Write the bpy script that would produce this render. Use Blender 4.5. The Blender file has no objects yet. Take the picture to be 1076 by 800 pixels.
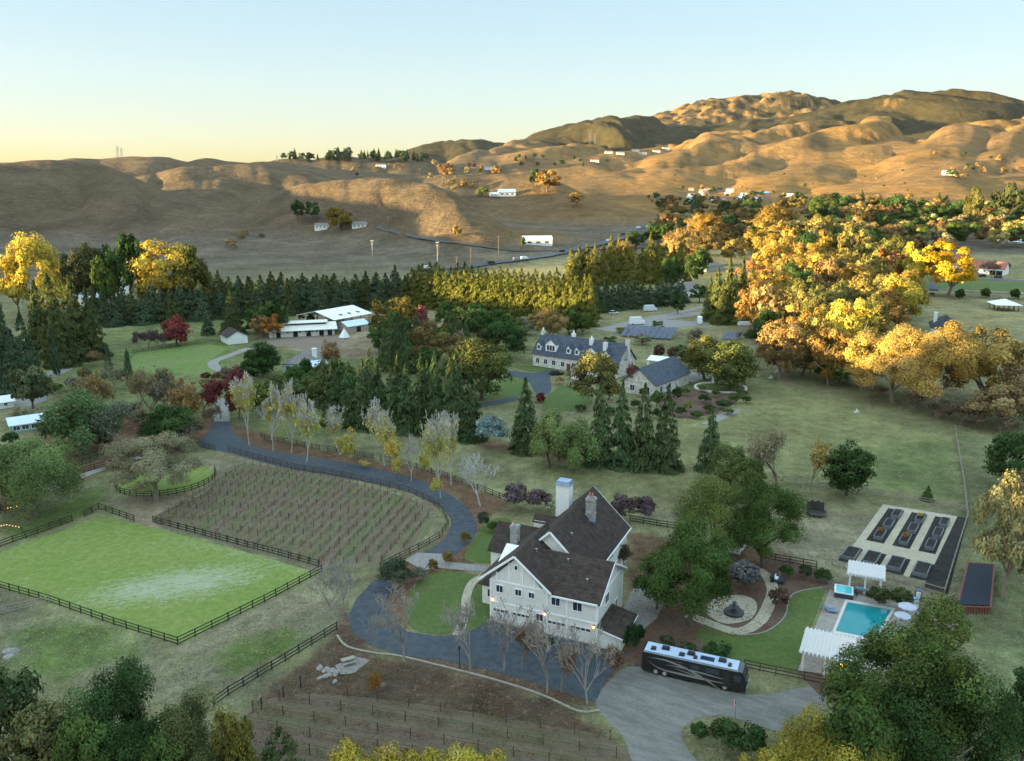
import bpy, bmesh, math, random
import numpy as np
from mathutils import Vector, Matrix

# ------------------------------------------------------------------ camera, sky, sun, exposure
SC = bpy.context.scene
COL = SC.collection
F, YH, CH = 870.0, 190.0, 68.0            # focal length in photo pixels, horizon row, flying height
PITCH = math.atan((400 - YH) / F)
cam = bpy.data.cameras.new('camera'); camo = bpy.data.objects.new('camera', cam); COL.objects.link(camo)
cam.sensor_width = 36.0; cam.lens = F * 36.0 / 1076.0
cam.clip_start = 1.0; cam.clip_end = 40000.0
camo.location = (0, 0, CH); camo.rotation_euler = (math.pi / 2 - PITCH, 0, 0)
SC.camera = camo
SUN_EL = math.radians(3.5)
SUN_AZ = math.radians(-105.0)              # compass angle from +Y, negative = to the left
world = bpy.data.worlds.new('World'); SC.world = world; world.use_nodes = True
wn = world.node_tree.nodes; wl = world.node_tree.links
sky = wn.new('ShaderNodeTexSky'); sky.sky_type = 'NISHITA'; sky.sun_disc = False
sky.sun_elevation = SUN_EL; sky.sun_rotation = SUN_AZ
sky.altitude = 100; sky.air_density = 1.0; sky.dust_density = 0.8; sky.ozone_density = 2.6
gam = wn.new('ShaderNodeGamma'); gam.inputs['Gamma'].default_value = .28      # evens out the very bright low sky
hsv = wn.new('ShaderNodeHueSaturation'); hsv.inputs['Saturation'].default_value = 1.7; hsv.inputs['Hue'].default_value = .505
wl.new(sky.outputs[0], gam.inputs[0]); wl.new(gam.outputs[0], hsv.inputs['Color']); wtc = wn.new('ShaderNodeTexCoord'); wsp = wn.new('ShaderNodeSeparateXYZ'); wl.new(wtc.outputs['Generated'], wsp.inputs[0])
wmr = wn.new('ShaderNodeMapRange'); wmr.inputs[1].default_value = .22; wmr.inputs[2].default_value = .60; wmr.inputs[3].default_value = 1.0; wmr.inputs[4].default_value = 3.45; wl.new(wsp.outputs[2], wmr.inputs[0])   # added fill: overhead sky made brighter, and warmer below, than the texture gives
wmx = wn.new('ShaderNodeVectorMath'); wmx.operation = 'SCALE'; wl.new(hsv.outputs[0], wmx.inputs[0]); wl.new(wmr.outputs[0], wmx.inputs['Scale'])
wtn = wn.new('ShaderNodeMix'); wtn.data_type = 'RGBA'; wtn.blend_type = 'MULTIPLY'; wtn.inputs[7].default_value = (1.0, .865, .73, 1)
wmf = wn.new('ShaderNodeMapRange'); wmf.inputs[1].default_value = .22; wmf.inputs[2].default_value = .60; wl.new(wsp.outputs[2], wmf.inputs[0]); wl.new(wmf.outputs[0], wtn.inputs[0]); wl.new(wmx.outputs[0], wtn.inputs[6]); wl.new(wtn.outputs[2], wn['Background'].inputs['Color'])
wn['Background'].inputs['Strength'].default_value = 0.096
sun = bpy.data.lights.new('sun', 'SUN'); suno = bpy.data.objects.new('sun', sun); COL.objects.link(suno)
sun.energy = 3.5; sun.angle = math.radians(0.5); sun.color = (1.0, 0.75, 0.35)
sd = Vector((math.sin(SUN_AZ) * math.cos(SUN_EL), math.cos(SUN_AZ) * math.cos(SUN_EL), math.sin(SUN_EL)))
suno.rotation_euler = sd.to_track_quat('Z', 'Y').to_euler()
SC.view_settings.view_transform = 'Standard'; SC.view_settings.look = 'None'
SC.view_settings.exposure = 3.15; SC.view_settings.gamma = 1.0
SC.render.engine = 'CYCLES'
SC.cycles.max_bounces = 5; SC.cycles.diffuse_bounces = 2; SC.cycles.glossy_bounces = 2
SC.cycles.transmission_bounces = 2; SC.cycles.transparent_max_bounces = 4

# ------------------------------------------------------------------ measuring helpers
CP, SP = math.cos(PITCH), math.sin(PITCH)
def ray(px, py):
    x = (px - 538) / F; u = -(py - 400) / F
    return (x, CP + u * SP, -SP + u * CP)
def P(px, py, z=0.0):                     # point of height z seen at a photo position
    d = ray(px, py); t = (z - CH) / d[2]
    return (d[0] * t, d[1] * t, z)
def ZT(Y, px, py):                        # height seen at a photo position for a known depth
    d = ray(px, py); return CH + d[2] * Y / d[1]
def PXM(Y):                               # metres per photo pixel at depth Y on the ground
    return (Y * CP + CH * SP) / F
def ang(a, b): return math.atan2(b[1] - a[1], b[0] - a[0])

# ------------------------------------------------------------------ noise
def _hash(ix, iy, s):
    h = (ix.astype(np.int64) * 374761393 + iy.astype(np.int64) * 668265263 + s * 1442695041) & 0x7fffffff
    h = ((h ^ (h >> 13)) * 1274126177) & 0x7fffffff
    return ((h ^ (h >> 16)) & 0xffff) / 65535.0
def perlin(x, y, s=0):
    ix = np.floor(x); iy = np.floor(y); fx = x - ix; fy = y - iy
    ux = fx * fx * fx * (fx * (fx * 6 - 15) + 10); uy = fy * fy * fy * (fy * (fy * 6 - 15) + 10)
    def g(dx, dy):
        a = _hash(ix + dx, iy + dy, s) * 2 * np.pi
        return np.cos(a) * (fx - dx) + np.sin(a) * (fy - dy)
    a = g(0, 0); b = g(1, 0); c = g(0, 1); d = g(1, 1)
    return ((a + (b - a) * ux) * (1 - uy) + (c + (d - c) * ux) * uy) * 1.5
def fbm(x, y, s=0, o=4):
    v = 0; a = 1.0; t = 0
    for i in range(o):
        v = v + a * perlin(x, y, s + i); t += a; a *= .5; x = x * 2.03 + 7.1; y = y * 2.03 - 3.3
    return v / t
def sstep(a, b, v):
    t = np.clip((v - a) / (b - a), 0, 1); return t * t * (3 - 2 * t)

# ------------------------------------------------------------------ object helpers
def tag(o, label=None, cat=None, group=None, kind=None):
    if label: o['label'] = label
    if cat: o['category'] = cat
    if group: o['group'] = group
    if kind: o['kind'] = kind
    return o
def empty(name, loc=(0, 0, 0), rz=0.0, parent=None):
    o = bpy.data.objects.new(name, None); COL.objects.link(o)
    o.location = loc; o.rotation_euler = (0, 0, rz); o.empty_display_size = .3
    if parent: o.parent = parent
    return o
def link(name, me, parent=None, loc=None, rz=None, scale=None):
    o = bpy.data.objects.new(name, me); COL.objects.link(o)
    if parent: o.parent = parent
    if loc is not None: o.location = loc
    if rz is not None: o.rotation_euler = (0, 0, rz)
    if scale is not None: o.scale = scale
    return o
def copy_tree(o, parent=None):
    c = o.copy(); COL.objects.link(c)
    if parent: c.parent = parent
    for ch in o.children: copy_tree(ch, c)
    return c

class MB:                                  # collects simple solids and links them as one mesh
    def __init__(self): self.v = []; self.f = []; self.m = []; self.mats = []
    def mi(self, mat):
        if mat not in self.mats: self.mats.append(mat)
        return self.mats.index(mat)
    def add(self, vs, fs, mat=None):
        b = len(self.v); self.v += [tuple(p) for p in vs]
        i = self.mi(mat) if mat else 0
        for f in fs: self.f.append([b + k for k in f]); self.m.append(i)
        return self
    def box(self, c, s, rz=0, mat=None, taper=1.0):
        x, y, z = s[0] / 2, s[1] / 2, s[2] / 2; ca, sa = math.cos(rz), math.sin(rz)
        vs = []
        for k in (-1, 1):
            t = 1 if k < 0 else taper
            for (a, b) in ((-1, -1), (1, -1), (1, 1), (-1, 1)):
                X, Y = a * x * t, b * y * t
                vs.append((c[0] + X * ca - Y * sa, c[1] + X * sa + Y * ca, c[2] + k * z))
        return self.add(vs, [(0, 3, 2, 1), (4, 5, 6, 7), (0, 1, 5, 4), (1, 2, 6, 5), (2, 3, 7, 6), (3, 0, 4, 7)], mat)
    def bar(self, a, b, w, h, mat=None):   # a box from point a to point b
        a = Vector(a); b = Vector(b); d = (b - a).normalized()
        up = Vector((0, 0, 1)) if abs(d.z) < .95 else Vector((1, 0, 0))
        s = d.cross(up).normalized(); u = s.cross(d)
        vs = [p + s * (i * w / 2) + u * (j * h / 2) for p in (a, b) for i, j in ((-1, -1), (1, -1), (1, 1), (-1, 1))]
        return self.add(vs, [(0, 1, 2, 3), (7, 6, 5, 4), (0, 4, 5, 1), (1, 5, 6, 2), (2, 6, 7, 3), (3, 7, 4, 0)], mat)
    def tube(self, a, b, r0, r1, n=6, mat=None, cap=True):
        a = Vector(a); b = Vector(b); d = (b - a)
        if d.length < 1e-6: return self
        d.normalize(); up = Vector((0, 0, 1)) if abs(d.z) < .9 else Vector((1, 0, 0))
        s = d.cross(up).normalized(); u = s.cross(d)
        vs = []
        for p, r in ((a, r0), (b, r1)):
            for k in range(n):
                t = 2 * math.pi * k / n; vs.append(p + s * (math.cos(t) * r) + u * (math.sin(t) * r))
        fs = [(k, (k + 1) % n, n + (k + 1) % n, n + k) for k in range(n)]
        if cap: fs += [tuple(range(n))[::-1], tuple(range(n, 2 * n))]
        return self.add(vs, fs, mat)
    def prism(self, poly, z0, z1, mat=None):
        n = len(poly)
        vs = [(p[0], p[1], z0) for p in poly] + [(p[0], p[1], z1) for p in poly]
        return self.add(vs, [tuple(range(n))[::-1], tuple(range(n, 2 * n))] + [(k, (k + 1) % n, n + (k + 1) % n, n + k) for k in range(n)], mat)
    def dome(self, c, rx, ry, rz, n=12, m=5, z0=0.0, mat=None, jig=0.0, rnd=None):
        vs = []
        for j in range(m):
            t = z0 + (math.pi / 2 - z0) * j / m
            for i in range(n):
                a = 2 * math.pi * i / n; k = 1 + (rnd.uniform(-jig, jig) if rnd else 0)
                vs.append((c[0] + rx * k * math.cos(a) * math.cos(t), c[1] + ry * k * math.sin(a) * math.cos(t), c[2] + rz * k * math.sin(t)))
        vs.append((c[0], c[1], c[2] + rz)); fs = []
        for j in range(m - 1):
            for i in range(n):
                fs.append((j * n + i, j * n + (i + 1) % n, (j + 1) * n + (i + 1) % n, (j + 1) * n + i))
        for i in range(n): fs.append(((m - 1) * n + i, (m - 1) * n + (i + 1) % n, m * n))
        fs.append(tuple(range(n))[::-1])
        return self.add(vs, fs, mat)
    def mesh(self, name, mat=None):
        me = bpy.data.meshes.new(name); me.from_pydata(self.v, [], self.f)
        if self.mats:
            for m in self.mats: me.materials.append(m)
            me.polygons.foreach_set('material_index', self.m)
        elif mat: me.materials.append(mat)
        bm = bmesh.new(); bm.from_mesh(me); bmesh.ops.recalc_face_normals(bm, faces=bm.faces); bm.to_mesh(me); bm.free()
        me.update(); return me
    def build(self, name, mat=None, parent=None, **k):
        return link(name, self.mesh(name, mat), parent, **k)

# ------------------------------------------------------------------ materials
MATS = {}
def newmat(name):
    m = bpy.data.materials.new(name); m.use_nodes = True
    return m, m.node_tree.nodes, m.node_tree.links, m.node_tree.nodes['Principled BSDF']
def mat(name, col, rough=.7, var=.18, scale=1.5, bump=0.0, metal=0.0, spec=.4, space='Object', col2=None, stretch=(1, 1, 1), emit=None):
    if name in MATS: return MATS[name]
    m, n, l, b = newmat(name)
    b.inputs['Roughness'].default_value = rough; b.inputs['Metallic'].default_value = metal
    b.inputs['Specular IOR Level'].default_value = spec
    if space == 'Object': co = n.new('ShaderNodeTexCoord').outputs['Object']
    else: co = n.new('ShaderNodeNewGeometry').outputs['Position']
    mp = n.new('ShaderNodeMapping'); mp.inputs['Scale'].default_value = stretch; l.new(co, mp.inputs['Vector'])
    t = n.new('ShaderNodeTexNoise'); t.inputs['Scale'].default_value = scale; t.inputs['Detail'].default_value = 6; t.inputs['Roughness'].default_value = .65
    l.new(mp.outputs[0], t.inputs['Vector'])
    r = n.new('ShaderNodeValToRGB'); r.color_ramp.elements[0].position = .3; r.color_ramp.elements[1].position = .7
    c2 = col2 or tuple(min(1, c * (1 + var)) for c in col); c1 = col if col2 else tuple(c * (1 - var) for c in col)
    r.color_ramp.elements[0].color = (*c1, 1); r.color_ramp.elements[1].color = (*c2, 1)
    l.new(t.outputs['Fac'], r.inputs[0]); l.new(r.outputs[0], b.inputs['Base Color'])
    if bump:
        bp = n.new('ShaderNodeBump'); bp.inputs['Strength'].default_value = bump; bp.inputs['Distance'].default_value = .1
        l.new(t.outputs['Fac'], bp.inputs['Height']); l.new(bp.outputs[0], b.inputs['Normal'])
    if emit:
        b.inputs['Emission Color'].default_value = (*emit[0], 1); b.inputs['Emission Strength'].default_value = emit[1]
    MATS[name] = m; return m
def mat_ground(name, cols, rough=.95, s1=.12, s2=1.7, bump=.5, fine=9.0, stretch=(1, 1, 1), rz=0.0):
    """patchy ground cover: four colours mixed by noises of two sizes, a fine grain and a bump"""
    if name in MATS: return MATS[name]
    m, n, l, b = newmat(name)
    b.inputs['Roughness'].default_value = rough; b.inputs['Specular IOR Level'].default_value = .15
    co = n.new('ShaderNodeNewGeometry').outputs['Position']
    mp = n.new('ShaderNodeMapping'); mp.vector_type = 'TEXTURE'; mp.inputs['Scale'].default_value = tuple(1 / q for q in stretch); mp.inputs['Rotation'].default_value = (0, 0, rz); l.new(co, mp.inputs['Vector'])
    def noise(s, d=5, r=.6):
        t = n.new('ShaderNodeTexNoise'); t.inputs['Scale'].default_value = s; t.inputs['Detail'].default_value = d; t.inputs['Roughness'].default_value = r
        l.new(mp.outputs[0], t.inputs['Vector']); return t.outputs['Fac']
    def ramp(f, a, c, lo=.38, hi=.62):
        r = n.new('ShaderNodeValToRGB'); r.color_ramp.elements[0].position = lo; r.color_ramp.elements[1].position = hi
        r.color_ramp.elements[0].color = (*a, 1); r.color_ramp.elements[1].color = (*c, 1); l.new(f, r.inputs[0]); return r.outputs[0]
    f2 = noise(s2); f3 = noise(fine, 4, .7)
    a = ramp(f2, cols[0], cols[1]); c = ramp(f2, cols[2], cols[3])
    mx = n.new('ShaderNodeMix'); mx.data_type = 'RGBA'
    rf = n.new('ShaderNodeMapRange'); rf.inputs[1].default_value = .4; rf.inputs[2].default_value = .6; l.new(noise(s1, 6), rf.inputs[0])
    l.new(rf.outputs[0], mx.inputs[0]); l.new(a, mx.inputs[6]); l.new(c, mx.inputs[7])
    g = n.new('ShaderNodeMapRange'); g.inputs[1].default_value = .25; g.inputs[2].default_value = .75; g.inputs[3].default_value = .62; g.inputs[4].default_value = 1.38; l.new(f3, g.inputs[0])
    mm = n.new('ShaderNodeMix'); mm.data_type = 'RGBA'; mm.blend_type = 'MULTIPLY'; mm.inputs[0].default_value = 1
    l.new(mx.outputs[2], mm.inputs[6]); l.new(g.outputs[0], mm.inputs[7]); l.new(mm.outputs[2], b.inputs['Base Color'])
    bp = n.new('ShaderNodeBump'); bp.inputs['Strength'].default_value = bump; bp.inputs['Distance'].default_value = .25
    l.new(f3, bp.inputs['Height']); l.new(bp.outputs[0], b.inputs['Normal'])
    MATS[name] = m; return m
def mat_rows(name, c1, c2, mortar, sx=.9, sy=.35, rough=.8, bump=.4, axis='XZ', msize=.015):
    """shingles, stone or boards: a brick pattern in the object's own space"""
    if name in MATS: return MATS[name]
    m, n, l, b = newmat(name); b.inputs['Roughness'].default_value = rough; b.inputs['Specular IOR Level'].default_value = .25
    tc = n.new('ShaderNodeTexCoord'); sx_ = n.new('ShaderNodeSeparateXYZ'); l.new(tc.outputs['Object'], sx_.inputs[0])
    ad = n.new('ShaderNodeMath'); ad.operation = 'ADD'; l.new(sx_.outputs[0], ad.inputs[0]); l.new(sx_.outputs[1], ad.inputs[1])
    cx = n.new('ShaderNodeCombineXYZ')
    l.new(ad.outputs[0], cx.inputs[0]); l.new(sx_.outputs[2] if axis == 'XZ' else sx_.outputs[1], cx.inputs[1])
    if axis == 'XY': l.new(sx_.outputs[0], cx.inputs[0])
    t = n.new('ShaderNodeTexBrick'); l.new(cx.outputs[0], t.inputs['Vector'])
    t.inputs['Color1'].default_value = (*c1, 1); t.inputs['Color2'].default_value = (*c2, 1); t.inputs['Mortar'].default_value = (*mortar, 1)
    t.inputs['Scale'].default_value = 1; t.inputs['Brick Width'].default_value = sx; t.inputs['Row Height'].default_value = sy; t.inputs['Mortar Size'].default_value = msize
    no = n.new('ShaderNodeTexNoise'); no.inputs['Scale'].default_value = 1.1; no.inputs['Detail'].default_value = 6; no.inputs['Roughness'].default_value = .7; l.new(tc.outputs['Object'], no.inputs['Vector'])
    g = n.new('ShaderNodeMapRange'); g.inputs[1].default_value = .3; g.inputs[2].default_value = .7; g.inputs[3].default_value = .5; g.inputs[4].default_value = 1.5; l.new(no.outputs['Fac'], g.inputs[0])
    mm = n.new('ShaderNodeMix'); mm.data_type = 'RGBA'; mm.blend_type = 'MULTIPLY'; mm.inputs[0].default_value = 1
    l.new(t.outputs['Color'], mm.inputs[6]); l.new(g.outputs[0], mm.inputs[7]); l.new(mm.outputs[2], b.inputs['Base Color'])
    bp = n.new('ShaderNodeBump'); bp.inputs['Strength'].default_value = bump; bp.inputs['Distance'].default_value = .05
    l.new(t.outputs['Fac'], bp.inputs['Height']); bp.invert = True; l.new(bp.outputs[0], b.inputs['Normal'])
    MATS[name] = m; return m
def mat_foliage():
    if 'foliage' in MATS: return MATS['foliage']
    m, n, l, b = newmat('foliage'); n.remove(b); out = n['Material Output']
    oi = n.new('ShaderNodeObjectInfo'); at = n.new('ShaderNodeAttribute'); at.attribute_name = 'tint'
    hs = n.new('ShaderNodeMix'); hs.data_type = 'RGBA'; hs.blend_type = 'MULTIPLY'; hs.inputs[0].default_value = 1
    l.new(oi.outputs['Color'], hs.inputs[6]); l.new(at.outputs['Color'], hs.inputs[7])
    d = n.new('ShaderNodeBsdfDiffuse'); tr = n.new('ShaderNodeBsdfTranslucent'); mx = n.new('ShaderNodeMixShader'); mx.inputs[0].default_value = .2
    l.new(hs.outputs[2], d.inputs[0]); l.new(hs.outputs[2], tr.inputs[0]); l.new(d.outputs[0], mx.inputs[1]); l.new(tr.outputs[0], mx.inputs[2]); l.new(mx.outputs[0], out.inputs[0])
    MATS['foliage'] = m; return m
# ------------------------------------------------------------------ terrain: one sheet out to the mountains
def sdf(pts, x, y):                        # signed distance to a polygon, negative inside
    n = len(pts); d = np.full(x.shape, 1e18); ins = np.zeros(x.shape, bool)
    for i in range(n):
        ax, ay = pts[i][0], pts[i][1]; bx, by = pts[(i + 1) % n][0], pts[(i + 1) % n][1]
        ex, ey = bx - ax, by - ay; wx, wy = x - ax, y - ay
        t = np.clip((wx * ex + wy * ey) / (ex * ex + ey * ey + 1e-9), 0, 1)
        d = np.minimum(d, (wx - ex * t) ** 2 + (wy - ey * t) ** 2)
        c = (ay <= y) != (by <= y)
        xi = ax + (y - ay) / (by - ay + 1e-12) * ex
        ins ^= c & (x < xi)
    d = np.sqrt(d); return np.where(ins, -d, d)
# each hill: crest as (photo x, photo y, distance), front length, back length, gully size, gully depth, cover
HILLS = [
 ('near_left', [(-900,140,1250),(-400,160,1300),(-150,166,1320),(-60,170,1330),(0,168,1350),(50,166,1350),(82,167,1350),(110,172,1330),(135,182,1300),(170,199,1270),(215,213,1230),(255,222,1180),(310,246,1100)], 430, 600, 190, .34, 0),
 ('left_back', [(-700,172,2600),(0,169,2500),(40,168,2500),(75,164.5,2500),(105,166,2500),(150,163,2500),(178,163,2500),(197,168,2500),(217,164.5,2600),(236,169,2600),(300,170,2600),(345,176,2600),(420,182,2500),(480,205,2400)], 1300, 900, 400, .2, 0),
 ('left_mid', [(105,215,1650),(130,191,1750),(150,181,1800),(190,173,1800),(225,170.5,1800),(270,172,1800),(320,178,1750),(350,184,1700),(385,197,1650),(420,215,1600)], 720, 600, 200, .36, 0),
 ('knoll', [(150,252,1300),(190,238,1270),(225,226,1240),(250,216,1220),(290,200,1180),(320,192,1150),(360,187,1110),(410,186,1060),(450,190,1010),(480,203,960),(505,221,920),(540,245,880)], 310, 420, 110, .24, 0),
 ('house_hill', [(395,205,1750),(430,185,1750),(470,181,1700),(520,179,1700),(560,182,1650),(590,191,1600),(615,204,1550),(660,218,1480),(720,235,1350)], 560, 700, 170, .28, 0),
 ('plateau', [(180,176,3400),(230,170,3300),(300,166,3300),(350,164.5,3300),(400,163,3300),(440,165,3300),(480,174,3300),(520,185,3200)], 700, 900, 300, .15, 0),
 ('far_dark', [(405,166,6500),(430,156,6500),(445,151,6500),(470,146,6500),(500,144,6500),(530,150,6500),(570,155,6500),(620,160,6500)], 1700, 1700, 600, .3, 1),
 ('far_peak', [(600,150,9500),(660,128,9500),(690,118,9500),(740,104,9500),(770,101,9500),(790,97,9500),(830,95,9500),(848,98,9500),(862,102,9500),(878,110,9500),(920,125,9500),(1000,140,9500)], 3000, 2500, 620, .55, 2),
 ('dark_range', [(500,168,5600),(540,152,5600),(560,140,5600),(600,128,5600),(640,121,5600),(672,122,5600),(690,126,5700),(720,138,5700),(750,130,5700),(790,122,5700),(830,122,5700),(860,116,5600),(890,106,5600),(915,103,5600),(950,95,5500),(1000,94,5500),(1040,98,5500),(1076,105,5500),(1200,112,5500),(1500,125,5500)], 2600, 2200, 620, .46, 1),
 ('gold_back', [(420,180,4600),(470,172,4600),(500,162,4600),(560,156,4600),(680,162,4600),(800,150,4600),(885,142,4600),(1000,146,4600),(1076,136,4600),(1500,130,4600)], 2900, 1300, 620, .10, 0),
]
SPURS = [   # crest lines of the eastern spurs: (photo x, photo y, distance), half width
 ([(1120,112,4700),(1076,123,4300),(1040,127,4150),(1005,140,3700),(985,152,3400),(973,157,3050),(969,180,2500),(952,199,2050)], 230),
 ([(935,120,4700),(923,121,4500),(888,130,4100),(858,140,3850),(838,147,3650),(815,160,3350)], 250),
 ([(975,152,3500),(940,149,3550),(908,152,3450),(863,169,3000),(838,181,2700),(806,196,2300)], 230),
 ([(820,166,3300),(788,168,3100),(753,172,2900),(703,182,2600),(640,197,2150)], 210),
 ([(760,136,4500),(748,142,4200),(728,154,3750),(703,163,3350),(663,181,2800),(600,193,2250)], 220),
 ([(830,128,4700),(800,135,4500),(775,142,4250),(748,152,3900)], 230),
 ([(860,146,4100),(830,158,3600),(800,164,3400)], 200),
 ([(610,150,4500),(593,150,4300),(563,158,3900),(535,170,3400)], 220),
 ([(552,144,4700),(535,150,4400),(515,161,4000),(492,172,3500)], 220),
 ([(690,155,4500),(660,157,4300),(630,163,3850),(600,173,3350)], 220),
 ([(1140,118,4300),(1090,128,4000),(1062,140,3650),(1040,156,3250),(1025,172,2900)], 220),
 ([(1250,140,3300),(1160,150,3100),(1100,165,2900),(1060,182,2600)], 260),
 ([(600,128,5600),(582,142,5200),(560,152,4800)], 420),
 ([(672,122,5600),(655,138,5200),(640,150,4900)], 400),
 ([(725,130,5600),(712,140,5200),(700,150,4900)], 380),
 ([(860,116,5600),(830,124,5300),(800,132,5000),(765,140,4700)], 380),
 ([(915,103,5600),(895,114,5250),(870,124,4950)], 400),
 ([(950,95,5500),(945,108,5200),(930,116,5000)], 380),
 ([(1000,94,5500),(1003,110,5150),(985,126,4800),(965,140,4500)], 380),
 ([(1050,99,5500),(1045,112,5150),(1028,124,4800)], 380),
 ([(790,97,9500),(770,110,9000),(735,120,8600),(700,130,8200)], 800),
 ([(848,98,9500),(840,112,9000),(815,122,8600)], 700),
 ([(740,104,9500),(715,118,9000),(690,128,8600)], 700),
]
SP_ = []
for pts, w in SPURS:
    q = []
    for px, py, d in pts:
        r = ray(px, py); hl = math.hypot(r[0], r[1]); q.append((d * r[0] / hl, d * r[1] / hl, CH + d * r[2] / hl))
    SP_.append((q, w))
HP = []
for hn, pts, lf, lb, gs, gd, cov in HILLS:
    az = []; dd = []; zz = []
    for px, py, d in pts:
        r = ray(px, py); hlen = math.hypot(r[0], r[1]); az.append(math.atan2(r[0], r[1])); dd.append(d); zz.append(CH + d * r[2] / hlen)
    HP.append((np.array(az), np.array(dd, float), np.array(zz), lf, lb, gs, gd, cov))
SHADE = [(-400, 64), (0, 70), (90, 70), (115, 76), (200, 80), (222, 60), (245, 56), (262, 58), (285, 72), (330, 66), (385, 54), (430, 50), (520, 46), (640, 46), (760, 58), (950, 66), (1150, 76), (1400, 104), (2000, 100)]   # crest of the unseen ridge west of the farm, shaped to cast the shade
def terrain(x, y):
    r = np.hypot(x, y); a = np.arctan2(x, y)
    h = np.zeros(x.shape); cov = np.zeros(x.shape)
    wx = perlin(x / 700, y / 700, 90) * 380; wy = perlin(x / 600, y / 600, 91) * 300
    for k, (az, dd, zz, lf, lb, gs, gd, cv) in enumerate(HP):
        d = np.interp(a, az, dd); z = np.interp(a, az, zz, left=zz[0], right=zz[-1])
        # crest fades away beyond its ends
        e = sstep(az[0] - .16, az[0], a) * (1 - sstep(az[-1], az[-1] + .16, a)); z = z * e
        t = np.where(r < d, (d - r) / lf, (r - d) / lb); t = np.clip(t, 0, 1)
        prof = (0.5 + 0.5 * np.cos(np.pi * t)) ** 1.3
        n1 = np.abs(perlin((x + wx) / gs, (y + wy) / (gs * 1.5), 11 * k + 3))
        n2 = np.abs(perlin((x + wx) / gs * 2.3, (y + wy) / gs * 1.8, 11 * k + 5))
        cut = np.clip(1 - n1 * 2.3, 0, 1) ** 1.4 * .75 + np.clip(1 - n2 * 2.2, 0, 1) ** 1.3 * .25
        mid = np.clip(t * 2.4, 0, 1)
        hk = z * prof * (1 - gd * cut * mid * 1.25)
        m = hk > h; cov = np.where(m & (hk > 6), cv, cov); h = np.maximum(h, hk)
    m = (r > 1400) & (x > -900)
    if m.any():
        xm, ym, hm_ = x[m], y[m], h[m]; lift = hm_ * 0
        nx = xm + perlin(xm / 420, ym / 420, 21) * 110; ny = ym + perlin(xm / 420, ym / 420, 22) * 110
        for q, w in SP_:
            best = np.full(xm.shape, 1e9); zb = hm_ * 0
            for (x0, y0, z0), (x1, y1, z1) in zip(q[:-1], q[1:]):
                ex, ey = x1 - x0, y1 - y0; t = np.clip(((nx - x0) * ex + (ny - y0) * ey) / (ex * ex + ey * ey), 0, 1)
                d = np.hypot(nx - x0 - ex * t, ny - y0 - ey * t); k = d < best
                best = np.where(k, d, best); zb = np.where(k, z0 + (z1 - z0) * t, zb)
            u = best / w
            hk = zb * (1 / (1 + (u * .85) ** 2.4)) * (1 - sstep(1.6, 2.6, u)) * (1 - .16 * np.clip(1 - np.abs(perlin(nx / 150, ny / 150, 33)) * 2.4, 0, 1) * sstep(.15, .8, u))
            hk = hk * (1 - .05 * np.clip(1 - np.abs(perlin(nx / 62, ny / 62, 35)) * 2.6, 0, 1) * sstep(.2, .9, u))
            lift = np.maximum(lift, hk)
        a_ = np.maximum(hm_, lift); b_ = np.minimum(hm_, lift)
        h[m] = a_ + np.where(b_ > 0, 18 * np.exp(-(a_ - b_) / 18) * np.clip(b_ / 40, 0, 1) * .35, 0)
    xr = -720 - np.maximum(0, y - 680) * .78
    e1 = np.clip(1 - np.abs(perlin((x + wx * .5) / 270, (y + wy * .5) / 330, 51)) * 2.3, 0, 1) ** 1.2; e2 = np.clip(1 - np.abs(perlin((x + wx * .4) / 120, (y + wy * .4) / 150, 52)) * 2.3, 0, 1) ** 1.2
    h = h - (e1 * .65 + e2 * .35) * np.clip((h - 18) / 120, 0, 1) * np.interp(r, [800, 2200, 3600, 4600, 6000, 9500], [5, 9, 11, 19, 28, 46])
    zs = np.interp(y - x * .268 * (1 - sstep(500, 900, y)), [p[0] for p in SHADE], [p[1] for p in SHADE])
    b = np.clip(1 - ((x - xr) / 290) ** 2, 0, 1)
    hs = zs * b * (.92 + .16 * perlin(x / 60, y / 60, 77)) * (1 - sstep(1900, 2300, y)) * sstep(-600, -300, y)
    h = np.maximum(h, hs)
    far = sstep(650, 1100, r)
    h = h + far * (1 - np.clip(h / 30, 0, 1)) * 5 * (fbm(x / 180, y / 180, 40) + .25)
    return np.maximum(h, 0) , cov
def hgt(x, y):
    h, _ = terrain(np.array([float(x)]), np.array([float(y)])); return float(h[0])
def PH(px, py):                            # point of the hilly ground seen at a photo position
    d = ray(px, py); hl = math.hypot(d[0], d[1])
    rr = np.geomspace(300, 12000, 1500) / hl
    h, _ = terrain(d[0] * rr, d[1] * rr); z = CH + d[2] * rr
    i = np.argmax(z <= h)
    if not (z <= h).any(): return None
    return (d[0] * rr[i], d[1] * rr[i], float(h[i]))

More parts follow.
